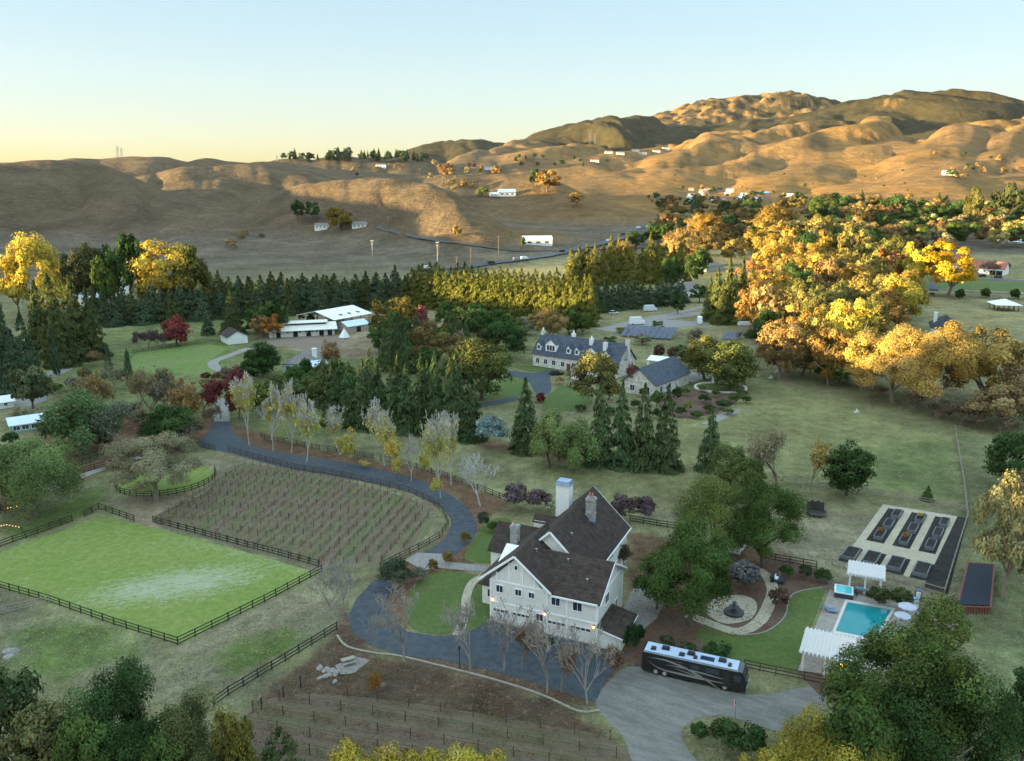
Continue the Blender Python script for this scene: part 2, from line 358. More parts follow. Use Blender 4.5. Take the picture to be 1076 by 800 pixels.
# soft-edged ground covers of the valley floor: (colour, blend width, photo outline)
GREEN = (.115, .155, .044); DRY = (.25, .215, .135); SOIL = (.11, .072, .050); TAN = (.27, .21, .135); LITTER = (.165, .095, .060); MEADOW = (.212, .208, .092); FARGRASS = (.25, .22, .11)
COVERS = [
 ((.13,.105,.07), 60, [(-700,240),(1800,240),(1800,214),(-700,214)]),
 (FARGRASS, 20, [(380,300),(1100,420),(1300,520),(1200,270),(700,262)]),
 ((.15,.165,.065), 6, [(60,352),(200,338),(430,320),(500,330),(560,345),(520,420),(300,470),(60,420)]),
 (GREEN, 4, [(120,372),(210,358),(245,362),(232,392),(150,394)]),
 (TAN, 5, [(260,352),(360,352),(440,345),(470,352),(440,372),(352,378),(300,368)]),
 (GREEN, 3, [(300,322),(390,318),(388,326),(300,333)]),
 (TAN, 4, [(300,332),(360,327),(440,322),(520,336),(520,350),(380,352)]),
 (LITTER, 3, [(40,440),(240,440),(218,468),(120,500),(60,500)]),
 ((.17,.15,.08), 6, [(690,352),(860,352),(1000,420),(1100,440),(1100,395),(840,345)]),
 (MEADOW, 6, [(520,478),(560,500),(700,520),(860,505),(1010,532),(1004,455),(830,405),(760,395),(700,440),(600,475)]),
 ((.15,.175,.07), 5, [(880,470),(1000,465),(1008,525),(900,510)]),
 (LITTER, 3, [(500,470),(590,485),(720,500),(720,490),(600,474),(500,462)]),
 ((.21,.18,.115), 5, [(660,540),(1020,535),(1018,800),(950,830),(860,600),(760,560)]),
 ((.155,.165,.08), 5, [(1008,455),(1076,470),(1200,520),(1200,760),(1020,800),(1012,640)]),
 (LITTER, 3, [(660,560),(810,575),(875,600),(800,690),(690,705),(655,670),(660,600)]),
 ((.22,.19,.12), 4, [(120,520),(215,485),(240,470),(330,490),(455,525),(460,570),(330,600),(150,550)]),
 (TAN, 4, [(110,530),(170,512),(240,498),(200,545),(150,552)]),
 ((.19,.175,.11), 6, [(-80,600),(0,625),(187,690),(330,612),(380,612),(360,660),(240,740),(120,720),(-100,720)]),
 (DRY, 3, [(175,684),(340,607),(352,628),(230,690)]),
 (GREEN, 7, [(30,650),(110,650),(140,690),(60,720),(0,690)]),
 (GREEN, 6, [(230,690),(300,660),(320,680),(240,715)]),
 (SOIL, 3, [(270,730),(365,655),(400,690),(600,738),(640,760),(655,800),(650,860),(200,860)]),
 ((.13,.085,.06), 2, [(360,640),(420,680),(530,700),(640,735),(610,745),(420,690),(350,665)]),
 (LITTER, 2, [(240,444),(330,472),(470,498),(540,530),(500,545),(478,525),(400,494),(250,470)]),
 (LITTER, 2, [(405,590),(455,577),(500,530),(520,540),(490,600),(430,660),(395,640)]),
 (LITTER, 3, [(560,690),(665,680),(660,720),(625,742),(560,722)]),
 (GREEN, 3, [(0,545),(60,520),(110,515),(95,540),(10,572)]),
 ((.15,.155,.075), 4, [(0,510),(120,470),(130,500),(0,560)]),
 (LITTER, 3, [(30,500),(125,478),(118,492),(20,530),(-30,545)]),
]
cpx = []
for c, w, poly in COVERS: cpx.append((c, w, [P(a, b)[:2] for a, b in poly]))
pys = np.concatenate([np.arange(900, 222, -2.1), np.arange(222, 204, -1.0)])
rs = np.array([CH / math.tan(math.atan((v - YH) / F)) * 1.0 for v in pys])
rs = np.concatenate([np.linspace(2, rs[0] * .97, 10), rs, np.geomspace(rs[-1] * 1.012, 14000, 230)])
azs = np.radians(np.concatenate([np.arange(-115, -37, .6), np.arange(-37, 37, .135), np.arange(37, 62, .6)]))
R_, A_ = np.meshgrid(rs, azs, indexing='ij'); X_ = R_ * np.sin(A_); Y_ = R_ * np.cos(A_)
Z_, CV_ = terrain(X_, Y_)
near_n = fbm(X_ / 9, Y_ / 9, 60); mid_n = fbm(X_ / 70, Y_ / 70, 61)
def C3(c): return np.array(c)[None, None, :]
gold = C3((.255, .138, .044)); brown = C3((.100, .076, .050)); chap = C3((.042, .036, .019)); rock = C3((.20, .16, .10)); base = C3((.21, .20, .10)); field = C3((.135, .110, .078))
sel = sstep(-.25, .35, fbm(X_ / 420, Y_ / 420, 62))[..., None]
hillc = gold * sel + (gold * .55 + brown * .45) * (1 - sel)
left = (1 - sstep(-.10, .12, A_))[..., None]       # western hills made a darker brown: their shade is put into the colour
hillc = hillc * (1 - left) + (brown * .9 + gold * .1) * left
scrub = sstep(.0, .22, fbm(X_ / 130, Y_ / 130, 63, 5) - .10 + (CV_ == 1) * .66 + (CV_ == 2) * .24)[..., None]
scrub = scrub * np.clip((CV_ > 0) * 1.0 + (R_ > 2600) * .55, 0, 1)[..., None]
hillc = hillc * (1 - scrub) + chap * scrub
hm = np.clip(sstep(4, 16, Z_) + sstep(1000, 1600, R_) * .65, 0, 1)[..., None]
col = base * (1 + .22 * mid_n[..., None] + .25 * near_n[..., None])
col = col * (1 - sstep(480, 760, R_)[..., None]) + field * (1 + .25 * mid_n[..., None]) * sstep(480, 760, R_)[..., None]
for c, w, poly in cpx:
    xs = [p[0] for p in poly]; ys = [p[1] for p in poly]
    dd = sdf(poly, X_, Y_) + near_n * w * 1.1
    k = (1 - sstep(-w * .6, w * .6, dd))[..., None] * .95
    col = col * (1 - k) + C3(c) * (1 + .18 * near_n[..., None]) * k
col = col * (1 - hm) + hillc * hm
nr, na = R_.shape
vs = np.stack([X_, Y_, Z_], -1).reshape(-1, 3)
idx = np.arange(nr * na).reshape(nr, na)
fq = np.stack([idx[:-1, :-1], idx[:-1, 1:], idx[1:, 1:], idx[1:, :-1]], -1).reshape(-1, 4)[:, ::-1]
def np_mesh(name, v, f, colour=None, smooth=False):
    me = bpy.data.meshes.new(name); k = f.shape[1]
    me.vertices.add(len(v)); me.vertices.foreach_set('co', np.ascontiguousarray(v, np.float32).ravel())
    me.loops.add(f.size); me.loops.foreach_set('vertex_index', np.ascontiguousarray(f, np.int32).ravel())
    me.polygons.add(len(f)); me.polygons.foreach_set('loop_start', np.arange(0, f.size, k, dtype=np.int32))
    if smooth: me.polygons.foreach_set('use_smooth', np.ones(len(f), bool))
    me.update(calc_edges=True)
    if colour is not None:
        at = me.color_attributes.new('tint', 'FLOAT_COLOR', 'POINT')
        c4 = np.ones((len(v), 4), np.float32); c4[:, :colour.shape[1]] = colour; at.data.foreach_set('color', c4.ravel())
    return me
me = np_mesh('ground', vs, fq, np.clip(col.reshape(-1, 3), .01, .9), True)
def mat_terrain():
    m, n, l, b = newmat('terrain'); b.inputs['Roughness'].default_value = .97; b.inputs['Specular IOR Level'].default_value = .05
    at = n.new('ShaderNodeAttribute'); at.attribute_name = 'tint'
    co = n.new('ShaderNodeNewGeometry').outputs['Position']
    cd = n.new('ShaderNodeVectorMath'); cd.operation = 'LENGTH'; l.new(co, cd.inputs[0])
    def noise(s, d, r, st=(1, 1, 1)):
        mp = n.new('ShaderNodeMapping'); mp.inputs['Scale'].default_value = st; l.new(co, mp.inputs[0])
        t = n.new('ShaderNodeTexNoise'); t.inputs['Scale'].default_value = s; t.inputs['Detail'].default_value = d; t.inputs['Roughness'].default_value = r; l.new(mp.outputs[0], t.inputs['Vector']); return t.outputs['Fac']
    def rng(f, a, b_, lo, hi):
        g = n.new('ShaderNodeMapRange'); g.inputs[1].default_value = a; g.inputs[2].default_value = b_; g.inputs[3].default_value = lo; g.inputs[4].default_value = hi; l.new(f, g.inputs[0]); return g.outputs[0]
    f4 = noise(.09, 7, .7, (1, 1, 7)); f1 = noise(.35, 8, .68); f2 = noise(2.2, 6, .7); f3 = noise(.022, 9, .66)
    cur = at.outputs['Color']
    for f, a, c, lo, hi in ((f4, .32, .68, .74, 1.24), (f1, .3, .7, .70, 1.30), (f2, .28, .72, .60, 1.42), (f3, .3, .7, .66, 1.34)):
        mm = n.new('ShaderNodeMix'); mm.data_type = 'RGBA'; mm.blend_type = 'MULTIPLY'; mm.inputs[0].default_value = 1
        l.new(cur, mm.inputs[6]); l.new(rng(f, a, c, lo, hi), mm.inputs[7]); cur = mm.outputs[2]
    # dead pale tufts and green shoots
    for s, thr, colr, amt in ((.8, .60, (.30, .27, .18), .55), (.55, .62, (.07, .12, .03), .6)):
        f = noise(s, 7, .72); mx = n.new('ShaderNodeMix'); mx.data_type = 'RGBA'
        fac = rng(f, thr - .05, thr + .08, 0, amt); nf = rng(cd.outputs['Value'], 350, 900, 1, 0)
        mu = n.new('ShaderNodeMath'); mu.operation = 'MULTIPLY'; l.new(fac, mu.inputs[0]); l.new(nf, mu.inputs[1])
        l.new(mu.outputs[0], mx.inputs[0]); l.new(cur, mx.inputs[6]); mx.inputs[7].default_value = (*colr, 1); cur = mx.outputs[2]
    l.new(cur, b.inputs['Base Color'])
    bp = n.new('ShaderNodeBump'); bp.inputs['Strength'].default_value = .5; bp.inputs['Distance'].default_value = .35; l.new(f2, bp.inputs['Height'])
    bp2 = n.new('ShaderNodeBump'); bp2.inputs['Strength'].default_value = .8; bp2.inputs['Distance'].default_value = 22; l.new(f3, bp2.inputs['Height']); l.new(bp.outputs[0], bp2.inputs['Normal'])
    l.new(bp2.outputs[0], b.inputs['Normal'])
    return m
me.materials.append(mat_terrain())
ground = link('ground', me); tag(ground, kind='structure')
# ------------------------------------------------------------------ flat ground sheets (each a few mm above the one below)
def smooth(pts, closed=True, k=4):
    n = len(pts); out = []
    rng_ = range(n) if closed else range(n - 1)
    for i in rng_:
        p0, p1, p2, p3 = [pts[(i + j) % n] if closed else pts[min(max(i + j, 0), n - 1)] for j in (-1, 0, 1, 2)]
        for s in range(k):
            t = s / k
            out.append(tuple(.5 * (2 * p1[a] + (p2[a] - p0[a]) * t + (2 * p0[a] - 5 * p1[a] + 4 * p2[a] - p3[a]) * t * t + (3 * p1[a] - p0[a] - 3 * p2[a] + p3[a]) * t ** 3) for a in (0, 1)))
    if not closed: out.append(tuple(pts[-1][:2]))
    return out
def sheet(name, px, m, lv=1, curve=False, world_pts=False, kind='structure'):
    pts = [tuple(p[:2]) for p in px] if world_pts else [P(a, b)[:2] for a, b in px]
    if curve: pts = smooth(pts)
    bm = bmesh.new(); vs = [bm.verts.new((x, y, 0)) for x, y in pts]
    f = bm.faces.new(vs); f.normal_update()
    if f.normal.z < 0: f.normal_flip()
    bmesh.ops.triangulate(bm, faces=[f])
    me = bpy.data.meshes.new(name); bm.to_mesh(me); bm.free(); me.materials.append(m)
    o = link(name, me, loc=(0, 0, .012 * lv)); tag(o, kind=kind); return o
def strip(name, px, w, m, lv=1, drape=False, k=5, edge=None):
    pts = smooth([P(a, b)[:2] if not drape else PH(a, b)[:2] for a, b in px], False, k)
    mb = MB(); L = []; R = []; n = len(pts)
    for i, p in enumerate(pts):
        a = pts[max(i - 1, 0)]; b = pts[min(i + 1, n - 1)]; dx, dy = b[0] - a[0], b[1] - a[1]; q = math.hypot(dx, dy) or 1
        nx, ny = -dy / q * w / 2, dx / q * w / 2
        for S, s in ((L, 1), (R, -1)):
            x, y = p[0] + nx * s, p[1] + ny * s
            S.append((x, y, (max(hgt(x, y), hgt(p[0], p[1])) + .6) if drape else 0))
    vs = L + R
    o = mb.add(vs, [(i, n + i, n + i + 1, i + 1) for i in range(n - 1)]).build(name, m, loc=(0, 0, .012 * lv)); tag(o, kind='structure'); return o

asphalt = mat_ground('asphalt', [(.040,.050,.060), (.062,.074,.086), (.050,.060,.070), (.072,.084,.095)], .8, .09, .9, .15, 14)
asphalt_far = mat_ground('road_asphalt', [(.06,.065,.075), (.08,.085,.095), (.07,.075,.08), (.09,.095,.10)], .8)
concrete = mat_ground('concrete', [(.21,.195,.175), (.26,.245,.22), (.19,.175,.16), (.24,.225,.205)], .85, .3, 1.5, .1, 10)
pale_path = mat_ground('pale_gravel', [(.34,.295,.215), (.42,.37,.275), (.30,.26,.19), (.38,.335,.25)], .95, .4, 2.2, .3, 16)
gravel = mat_ground('gravel', [(.125,.118,.105), (.175,.165,.148), (.145,.135,.118), (.20,.188,.168)], .95, .12, .8, .4, 9, (.3, 1.2, 1), -.55)
lawn_m = mat_ground('lawn', [(.065,.100,.026), (.085,.125,.034), (.080,.105,.030), (.110,.140,.045)], .95, .12, 1.2, .5, 8)
lawn_bright = mat_ground('bright_lawn', [(.135,.185,.040), (.170,.220,.050), (.150,.190,.043), (.195,.235,.070)], .95, .10, .8, .5, 6, (1, 1, 1))
mulch = mat_ground('mulch', [(.09,.054,.040), (.13,.080,.058), (.11,.072,.052), (.15,.10,.07)], .98, .3, 1.6, .6, 9)
black_mulch = mat_ground('black_mulch', [(.020,.019,.018), (.034,.031,.028), (.026,.024,.022), (.045,.040,.035)], .95, .4, 2, .5, 10)
deck_m = mat_ground('pool_paving', [(.23,.20,.175), (.28,.245,.215), (.25,.22,.19), (.31,.275,.24)], .8, .3, 1.2, .15, 8)

sheet('driveway', [(206,468),(219,455),(225,440),(241,440),(244,452),(254,461),(272,470),(310,478),(345,483),(392,492),(425,500),(452,509),(476,522),(494,538),(501,553),(497,567),(484,578),(470,586),(438,586),(457,574),(470,562),(474,549),(468,538),(452,527),(432,518),(400,510),(350,500),(310,494),(272,485),(240,476)], asphalt, 3, True)
sheet('driveway_apron', [(225,443),(224,424),(228,419),(236,419),(241,424),(241.5,443)], concrete, 4)
sheet('forecourt', [(391,612),(404,606),(414,612),(407,632),(412,650),(428,664),(458,669),(484,668),(514,653),(552,663),(590,670),(628,681),(660,688),(648,702),(636,716),(626,738),(592,728),(552,715),(508,703),(466,694),(424,689),(392,680),(370,664),(366,648),(374,630)], asphalt, 3)
sheet('bridge_slab', [(425,589),(438,581),(474,583),(462,596),(446,600)], concrete, 5)
sheet('front_walk', [(462,590),(505,594),(530,600),(528,606),(505,601),(460,597)], concrete, 4)
strip('garden_path', [(512,604),(497,612),(490,628),(489,645),(485,658),(480,668)], 1.5, pale_path, 6)
sheet('front_lawn', [(438,612),(462,601),(497,604),(489,616),(485,632),(484,650),(478,664),(440,664),(426,648),(428,630)], lawn_m, 2, True)
sheet('side_lawn', [(507,612),(516,606),(516,652),(489,664),(493,645),(495,625)], lawn_m, 2)
sheet('bank_lawn', [(489,588),(497,569),(511,549),(533,545),(540,560),(524,590)], lawn_m, 2, True)
sheet('gravel_yard', [(626,740),(640,716),(655,703),(672,701),(690,708),(785,730),(850,722),(866,728),(862,757),(830,770),(795,762),(760,752),(728,757),(716,776),(736,812),(674,812),(655,776)], gravel, 2, True)
AR = [(-60,601),(-20,588),(60,560),(105,543),(140,550),(165,556),(250,578),(333,602),(262,640),(187,676),(110,652),(0,616)]
arena = sheet('arena_turf', AR, lawn_bright, 3)
def arena_mat():
    m = lawn_bright.copy(); m.name = 'worn_turf'; n = m.node_tree.nodes; l = m.node_tree.links; b = n['Principled BSDF']
    src = b.inputs['Base Color'].links[0].from_socket
    g = n.new('ShaderNodeNewGeometry'); c = P(186, 614)
    def M(rz, sc, loc):
        mp = n.new('ShaderNodeMapping'); mp.vector_type = 'TEXTURE'; mp.inputs['Location'].default_value = loc; mp.inputs['Rotation'].default_value = (0, 0, rz); mp.inputs['Scale'].default_value = sc; l.new(g.outputs['Position'], mp.inputs[0]); return mp.outputs[0]
    def blob(rz, sc, loc, top=.28):
        ln = n.new('ShaderNodeVectorMath'); ln.operation = 'LENGTH'; l.new(M(rz, sc, loc), ln.inputs[0])
        r = n.new('ShaderNodeMapRange'); r.inputs[1].default_value = .25; r.inputs[2].default_value = 1; r.inputs[3].default_value = top; r.inputs[4].default_value = .02; l.new(ln.outputs['Value'], r.inputs[0]); return r.outputs[0]
    a1 = ang(P(165, 556), P(335, 603))
    ad = n.new('ShaderNodeMath'); ad.operation = 'MAXIMUM'
    l.new(blob(.35, (21, 9, 30), (c[0], c[1], 0)), ad.inputs[0]); c2 = P(255, 583); l.new(blob(a1, (26, 3, 30), (c2[0], c2[1], 0), .13), ad.inputs[1])
    no = n.new('ShaderNodeTexNoise'); no.inputs['Scale'].default_value = 1.0; no.inputs['Detail'].default_value = 10; no.inputs['Roughness'].default_value = .8; l.new(M(.35, (3.2, 1.0, 1), (0, 0, 0)), no.inputs[0])
    n2 = n.new('ShaderNodeTexNoise'); n2.inputs['Scale'].default_value = 1.6; n2.inputs['Detail'].default_value = 6; n2.inputs['Roughness'].default_value = .75; l.new(g.outputs['Position'], n2.inputs[0])
    mz = n.new('ShaderNodeMath'); mz.operation = 'MULTIPLY_ADD'; l.new(n2.outputs['Fac'], mz.inputs[0]); mz.inputs[1].default_value = .55; mz.inputs[2].default_value = -.275
    s0 = n.new('ShaderNodeMath'); s0.operation = 'ADD'; l.new(no.outputs['Fac'], s0.inputs[0]); l.new(mz.outputs[0], s0.inputs[1])
    s = n.new('ShaderNodeMath'); s.operation = 'ADD'; l.new(s0.outputs[0], s.inputs[0]); l.new(ad.outputs[0], s.inputs[1])
    r = n.new('ShaderNodeMapRange'); r.inputs[1].default_value = .60; r.inputs[2].default_value = .82; r.inputs[4].default_value = .8; l.new(s.outputs[0], r.inputs[0])
    mx = n.new('ShaderNodeMix'); mx.data_type = 'RGBA'; l.new(r.outputs[0], mx.inputs[0]); l.new(src, mx.inputs[6]); mx.inputs[7].default_value = (.33, .35, .25, 1); l.new(mx.outputs[2], b.inputs['Base Color'])
    return m
arena.data.materials[0] = arena_mat()
rp_c = P(175, 504); rp_r = (P(222, 504)[0] - rp_c[0])
vy = mat_ground('vineyard_soil_cover', [(.145,.108,.075), (.19,.145,.105), (.11,.135,.052), (.18,.16,.095)], .98, .16, .8, .7, 4.5, (.22, 1.9, 1), ang(P(205, 550), P(288, 493)))
sheet('vineyard_ground', [(160,548),(215,518),(246,488),(300,493),(350,502),(400,515),(437,527),(456,546),(444,566),(405,590),(340,597),(250,574)], vy, 2, True)
vy2 = mat_ground('lower_vineyard_soil', [(.12,.085,.062), (.16,.115,.085), (.10,.105,.05), (.15,.115,.075)], .98, .15, .8, .7, 4.5, (.22, 1.7, 1), ang(P(300, 735), P(620, 790)))
sheet('vineyard_ground', [(268,748),(310,730),(420,737),(560,760),(640,778),(652,830),(240,830)], vy2, 1, True)
sheet('round_pen_turf', [(rp_c[0] + rp_r * math.cos(t), rp_c[1] + rp_r * math.sin(t)) for t in [k * math.pi / 20 for k in range(40)]], lawn_bright, 3, world_pts=True)
# garden by the pool
sheet('planting_bed', [(655,688),(668,650),(690,632),(760,600),(820,585),(872,603),(868,618),(840,640),(812,690),(770,700),(700,705),(668,700)], mulch, 2)
sheet('pool_lawn', [(868,617),(840,622),(829,630),(826,645),(818,656),(800,666),(775,668),(740,656),(728,668),(760,690),(800,702),(845,708),(838,700)], lawn_m, 4)
strip('winding_path', [(722,646),(745,655),(775,664),(796,655),(806,640),(812,622),(806,606),(790,596),(770,594)], 2.0, pale_path, 5)
sheet('fountain_court', [(742,640),(752,628),(780,626),(795,634),(790,650),(765,656),(748,650)], pale_path, 6, True)
sheet('house_patio', [(655,640),(672,606),(690,600),(702,625),(690,650),(668,668)], concrete, 3)
POOLDECK = [(872,620),(905,626),(968,640),(958,662),(930,700),(895,712),(838,705)]
sheet('pool_deck', POOLDECK, deck_m, 5)
sheet('fire_patio', [(838,706),(893,712),(880,735),(858,728)], mulch, 6)
# raised-bed garden
GQ = [P(928,530), P(1006,543), P(978,612), P(884,590)]
def gq(u, v):                               # u to the right, v from the back towards the viewer
    a = [GQ[0][i] + (GQ[1][i] - GQ[0][i]) * u for i in (0, 1)]; b = [GQ[3][i] + (GQ[2][i] - GQ[3][i]) * u for i in (0, 1)]
    return (a[0] + (b[0] - a[0]) * v, a[1] + (b[1] - a[1]) * v)
def gpoly(u0, u1, v0, v1): return [gq(u0, v0), gq(u1, v0), gq(u1, v1), gq(u0, v1)]
sheet('garden_gravel', gpoly(0, 1, 0, 1), pale_path, 4, world_pts=True)
for u0, u1 in ((.10,.32), (.42,.63), (.73,.93)): sheet('garden_bed_soil', gpoly(u0, u1, .06, .64), black_mulch, 6, world_pts=True)
for u0, u1 in ((-.04,.14), (.20,.42), (.48,.70), (.77,.97)): sheet('garden_bed_soil', gpoly(u0, u1, .78, 1.0), black_mulch, 6, world_pts=True)
sheet('garden_border_soil', [(1006,543),(1017,545),(996,625),(970,618)], black_mulch, 5)
# estate grounds and farm lane
sheet('estate_drive', [(536,390),(560,392),(578,389),(578,398),(579,410),(572,416),(562,412),(556,402),(545,397),(534,395)], asphalt, 3, True)
sheet('estate_lane', [(505,424),(525,420),(543,417),(543,421),(525,425),(506,428)], asphalt, 3)
sheet('estate_lawn', [(540,386),(558,384),(585,386),(575,391),(556,391)], lawn_m, 2)
sheet('estate_lawn', [(505,405),(538,396),(550,399),(560,413),(545,417),(505,421)], lawn_m, 2)
sheet('estate_lawn', [(570,419),(590,405),(625,412),(622,425),(600,433),(570,430)], lawn_m, 2)
sheet('estate_lawn', [(722,400),(745,398),(778,405),(755,412),(725,408)], lawn_m, 2)
sheet('estate_patio', [(690,387),(725,390),(745,397),(728,402),(690,392)], concrete, 3)
sheet('estate_bed', [(692,416),(735,409),(776,413),(770,425),(742,437),(704,438)], mulch, 3, True)
sheet('gravel_court', [(626,346),(690,331),(735,328),(736,331),(700,336),(745,339),(745,342),(690,345),(650,350)], concrete, 3)
strip('solar_track', [(650,341),(690,333),(725,326),(742,321)], 4, concrete, 4)
strip('field_track', [(788,346),(800,367),(815,385),(832,407)], 2.6, mat_ground('track', [(.17,.12,.08), (.22,.16,.10), (.19,.14,.09), (.24,.18,.12)]), 3)
strip('farm_lane', [(262,366),(235,376),(224,381),(229,388),(248,392),(258,397)], 4.0, concrete, 4)
sheet('stable_yard', [(262,363),(300,356),(352,353),(365,356),(350,372),(330,371),(300,362),(270,370)], mat_ground('yard_dirt', [(.16,.12,.09), (.20,.16,.12), (.17,.13,.10), (.22,.17,.13)]), 2)
sheet('green_paddock', [(132,386),(140,374),(158,369),(190,365),(222,362),(240,366),(226,375),(221,382),(228,391),(214,395),(186,392),(160,394)], mat_ground('paddock_grass', [(.10,.15,.035), (.135,.185,.045), (.12,.15,.045), (.16,.19,.07)], .95, .06, .5, .5, 5), 2)
strip('west_lane', [(60,345),(72,380),(50,395),(20,404)], 6.5, concrete, 4)
sheet('west_court', [(-20,430),(-20,402),(20,400),(45,408),(52,420),(30,428)], concrete, 3)
strip('west_track', [(50,515),(90,499),(125,487),(150,480)], 2.6, concrete, 3)
strip('estate_access_road', [(960,305),(985,305),(1010,306),(1076,310),(1140,314)], 5, asphalt_far, 3)
strip('curving_drive', [(982,306),(980,301),(981,297),(992,293),(1000,290)], 5, asphalt_far, 3)
sheet('east_lawn', [(965,290),(1076,276),(1110,290),(1110,308),(990,304),(968,303)], lawn_m, 2)
sheet('east_yard', [(1015,290),(1076,289),(1110,296),(1040,296)], asphalt_far, 3)
# highway and country roads out in the valley
strip('highway', [(440,284),(490,281.5),(548,273.5),(600,264),(640,254),(665,243),(690,233),(705,225)], 12, asphalt_far, 3, True)
strip('valley_road', [(395,240),(430,249),(470,256),(520,262),(600,264),(640,262)], 4, asphalt_far, 2, True)

# ------------------------------------------------------------------ building kit
white = mat('white_paint', (.72,.71,.68), .55, .06, 2)
cream = mat('cream_siding', (.72,.70,.63), .7, .08, 1.2)
trim_w = mat('white_trim', (.86,.855,.84), .5, .04)
glass_d = mat('window_glass', (.035,.045,.055), .08, .3, .6, spec=.6)
roof_brown = mat_rows('brown_shingle', (.052,.036,.028), (.036,.026,.021), (.022,.016,.013), .9, .32, .85, .5, 'XZ')
roof_slate = mat_rows('blue_shingle', (.050,.062,.080), (.065,.078,.098), (.032,.040,.052), 1.0, .35, .75, .4, 'XZ')
roof_grey = mat_rows('grey_shingle', (.16,.145,.13), (.20,.18,.165), (.10,.09,.08), 1.2, .4, .8, .4, 'XZ')
roof_black = mat_rows('black_shingle', (.030,.033,.040), (.042,.046,.055), (.02,.02,.024), 1.2, .4, .75, .4, 'XZ')
roof_red = mat('red_tile_roof', (.34,.10,.07), .8, .25, 2)
roof_cream = mat('cream_metal_roof', (.60,.58,.50), .5, .08, .6)
roof_white = mat('white_metal_roof', (.70,.72,.72), .45, .06, .5)
roof_bluew = mat('pale_blue_metal_roof', (.48,.56,.62), .4, .08, .6)
stone = mat_rows('grey_stone', (.30,.285,.265), (.38,.36,.335), (.20,.19,.18), .45, .25, .9, .7, 'XZ', .02)
tanstone = mat_rows('tan_stone', (.60,.56,.48), (.68,.64,.56), (.46,.42,.36), .6, .3, .9, .6, 'XZ', .02)
terracotta = mat('terracotta', (.42,.17,.09), .8, .15, 3)
blue_metal = mat('blue_metal_cap', (.24,.32,.44), .35, .2, 2, metal=.5)
dark = mat('dark_opening', (.015,.014,.013), .9, .2)
garage_w = mat('garage_panel', (.68,.66,.61), .6, .06)
fence_dark = mat('dark_stained_wood', (.018,.016,.015), .7, .3, 3)
fence_brown = mat('brown_wood', (.060,.042,.032), .8, .3, 3)
fence_pale = mat('weathered_wood', (.26,.23,.18), .85, .3, 3)
steel = mat('grey_steel', (.30,.31,.32), .4, .15, 2, metal=.6)
black = mat('black_plastic', (.014,.014,.015), .5, .2)
rubber = mat('tyre_rubber', (.018,.018,.018), .9, .2)

def wall_block(mb, x0, x1, y0, y1, z1, z0=0.0): mb.box(((x0 + x1) / 2, (y0 + y1) / 2, (z0 + z1) / 2), (x1 - x0, y1 - y0, z1 - z0))
def slab(mb, q, t):                         # thick sheet under a quad
    q = [Vector(p) for p in q]; nrm = (q[1] - q[0]).cross(q[3] - q[0]).normalized()
    if nrm.z < 0: nrm = -nrm
    lo = [p - nrm * t for p in q]
    n = len(q); mb.add(q + lo, [tuple(range(n)), tuple(range(n, 2 * n))[::-1]] + [(k, (k + 1) % n, n + (k + 1) % n, n + k) for k in range(n)])
def gable(mb, x0, x1, y0, y1, ze, zr, axis='x', o=.45, t=.22):
    """two thick roof slopes; the eaves overhang by o"""
    if axis == 'x':
        m = (y0 + y1) / 2; s = (zr - ze) / (m - y0)
        for e in (y0 - o, y1 + o):
            slab(mb, [(x0 - o, m, zr), (x1 + o, m, zr), (x1 + o, e, ze - s * o), (x0 - o, e, ze - s * o)], t)
    else:
        m = (x0 + x1) / 2; s = (zr - ze) / (m - x0)
        for e in (x0 - o, x1 + o):
            slab(mb, [(m, y0 - o, zr), (m, y1 + o, zr), (e, y1 + o, ze - s * o), (e, y0 - o, ze - s * o)], t)
def gable_wall(mb, x0, x1, y0, y1, ze, zr, axis='x', drop=.26):
    zr -= drop
    if axis == 'x':
        m = (y0 + y1) / 2
        mb.add([(x0, y0, ze), (x0, y1, ze), (x0, m, zr), (x1, y0, ze), (x1, y1, ze), (x1, m, zr)], [(0, 1, 2), (3, 5, 4), (0, 2, 5, 3), (1, 4, 5, 2), (0, 3, 4, 1)])
    else:
        m = (x0 + x1) / 2
        mb.add([(x0, y0, ze), (x1, y0, ze), (m, y0, zr), (x0, y1, ze), (x1, y1, ze), (m, y1, zr)], [(0, 1, 2), (3, 5, 4), (0, 2, 5, 3), (1, 4, 5, 2), (0, 3, 4, 1)])
def hip(mb, x0, x1, y0, y1, ze, zr, o=.5, t=.2):
    x0 -= o; x1 += o; y0 -= o; y1 += o; w = x1 - x0; d = y1 - y0
    if w >= d: a = (x0 + d / 2, (y0 + y1) / 2, zr); b = (x1 - d / 2, (y0 + y1) / 2, zr)
    else: a = ((x0 + x1) / 2, y0 + w / 2, zr); b = ((x0 + x1) / 2, y1 - w / 2, zr)
    c = [(x0, y0, ze), (x1, y0, ze), (x1, y1, ze), (x0, y1, ze)]; cl = [(p[0], p[1], ze - t) for p in c]
    vs = c + [a, b] + cl
    if w >= d: fs = [(0, 1, 5, 4), (1, 2, 5), (2, 3, 4, 5), (3, 0, 4)]
    else: fs = [(0, 1, 4), (1, 2, 5, 4), (2, 3, 5), (3, 0, 4, 5)]
    fs += [(0, 6, 7, 1), (1, 7, 8, 2), (2, 8, 9, 3), (3, 9, 6, 0), (9, 8, 7, 6)]
    mb.add(vs, fs)
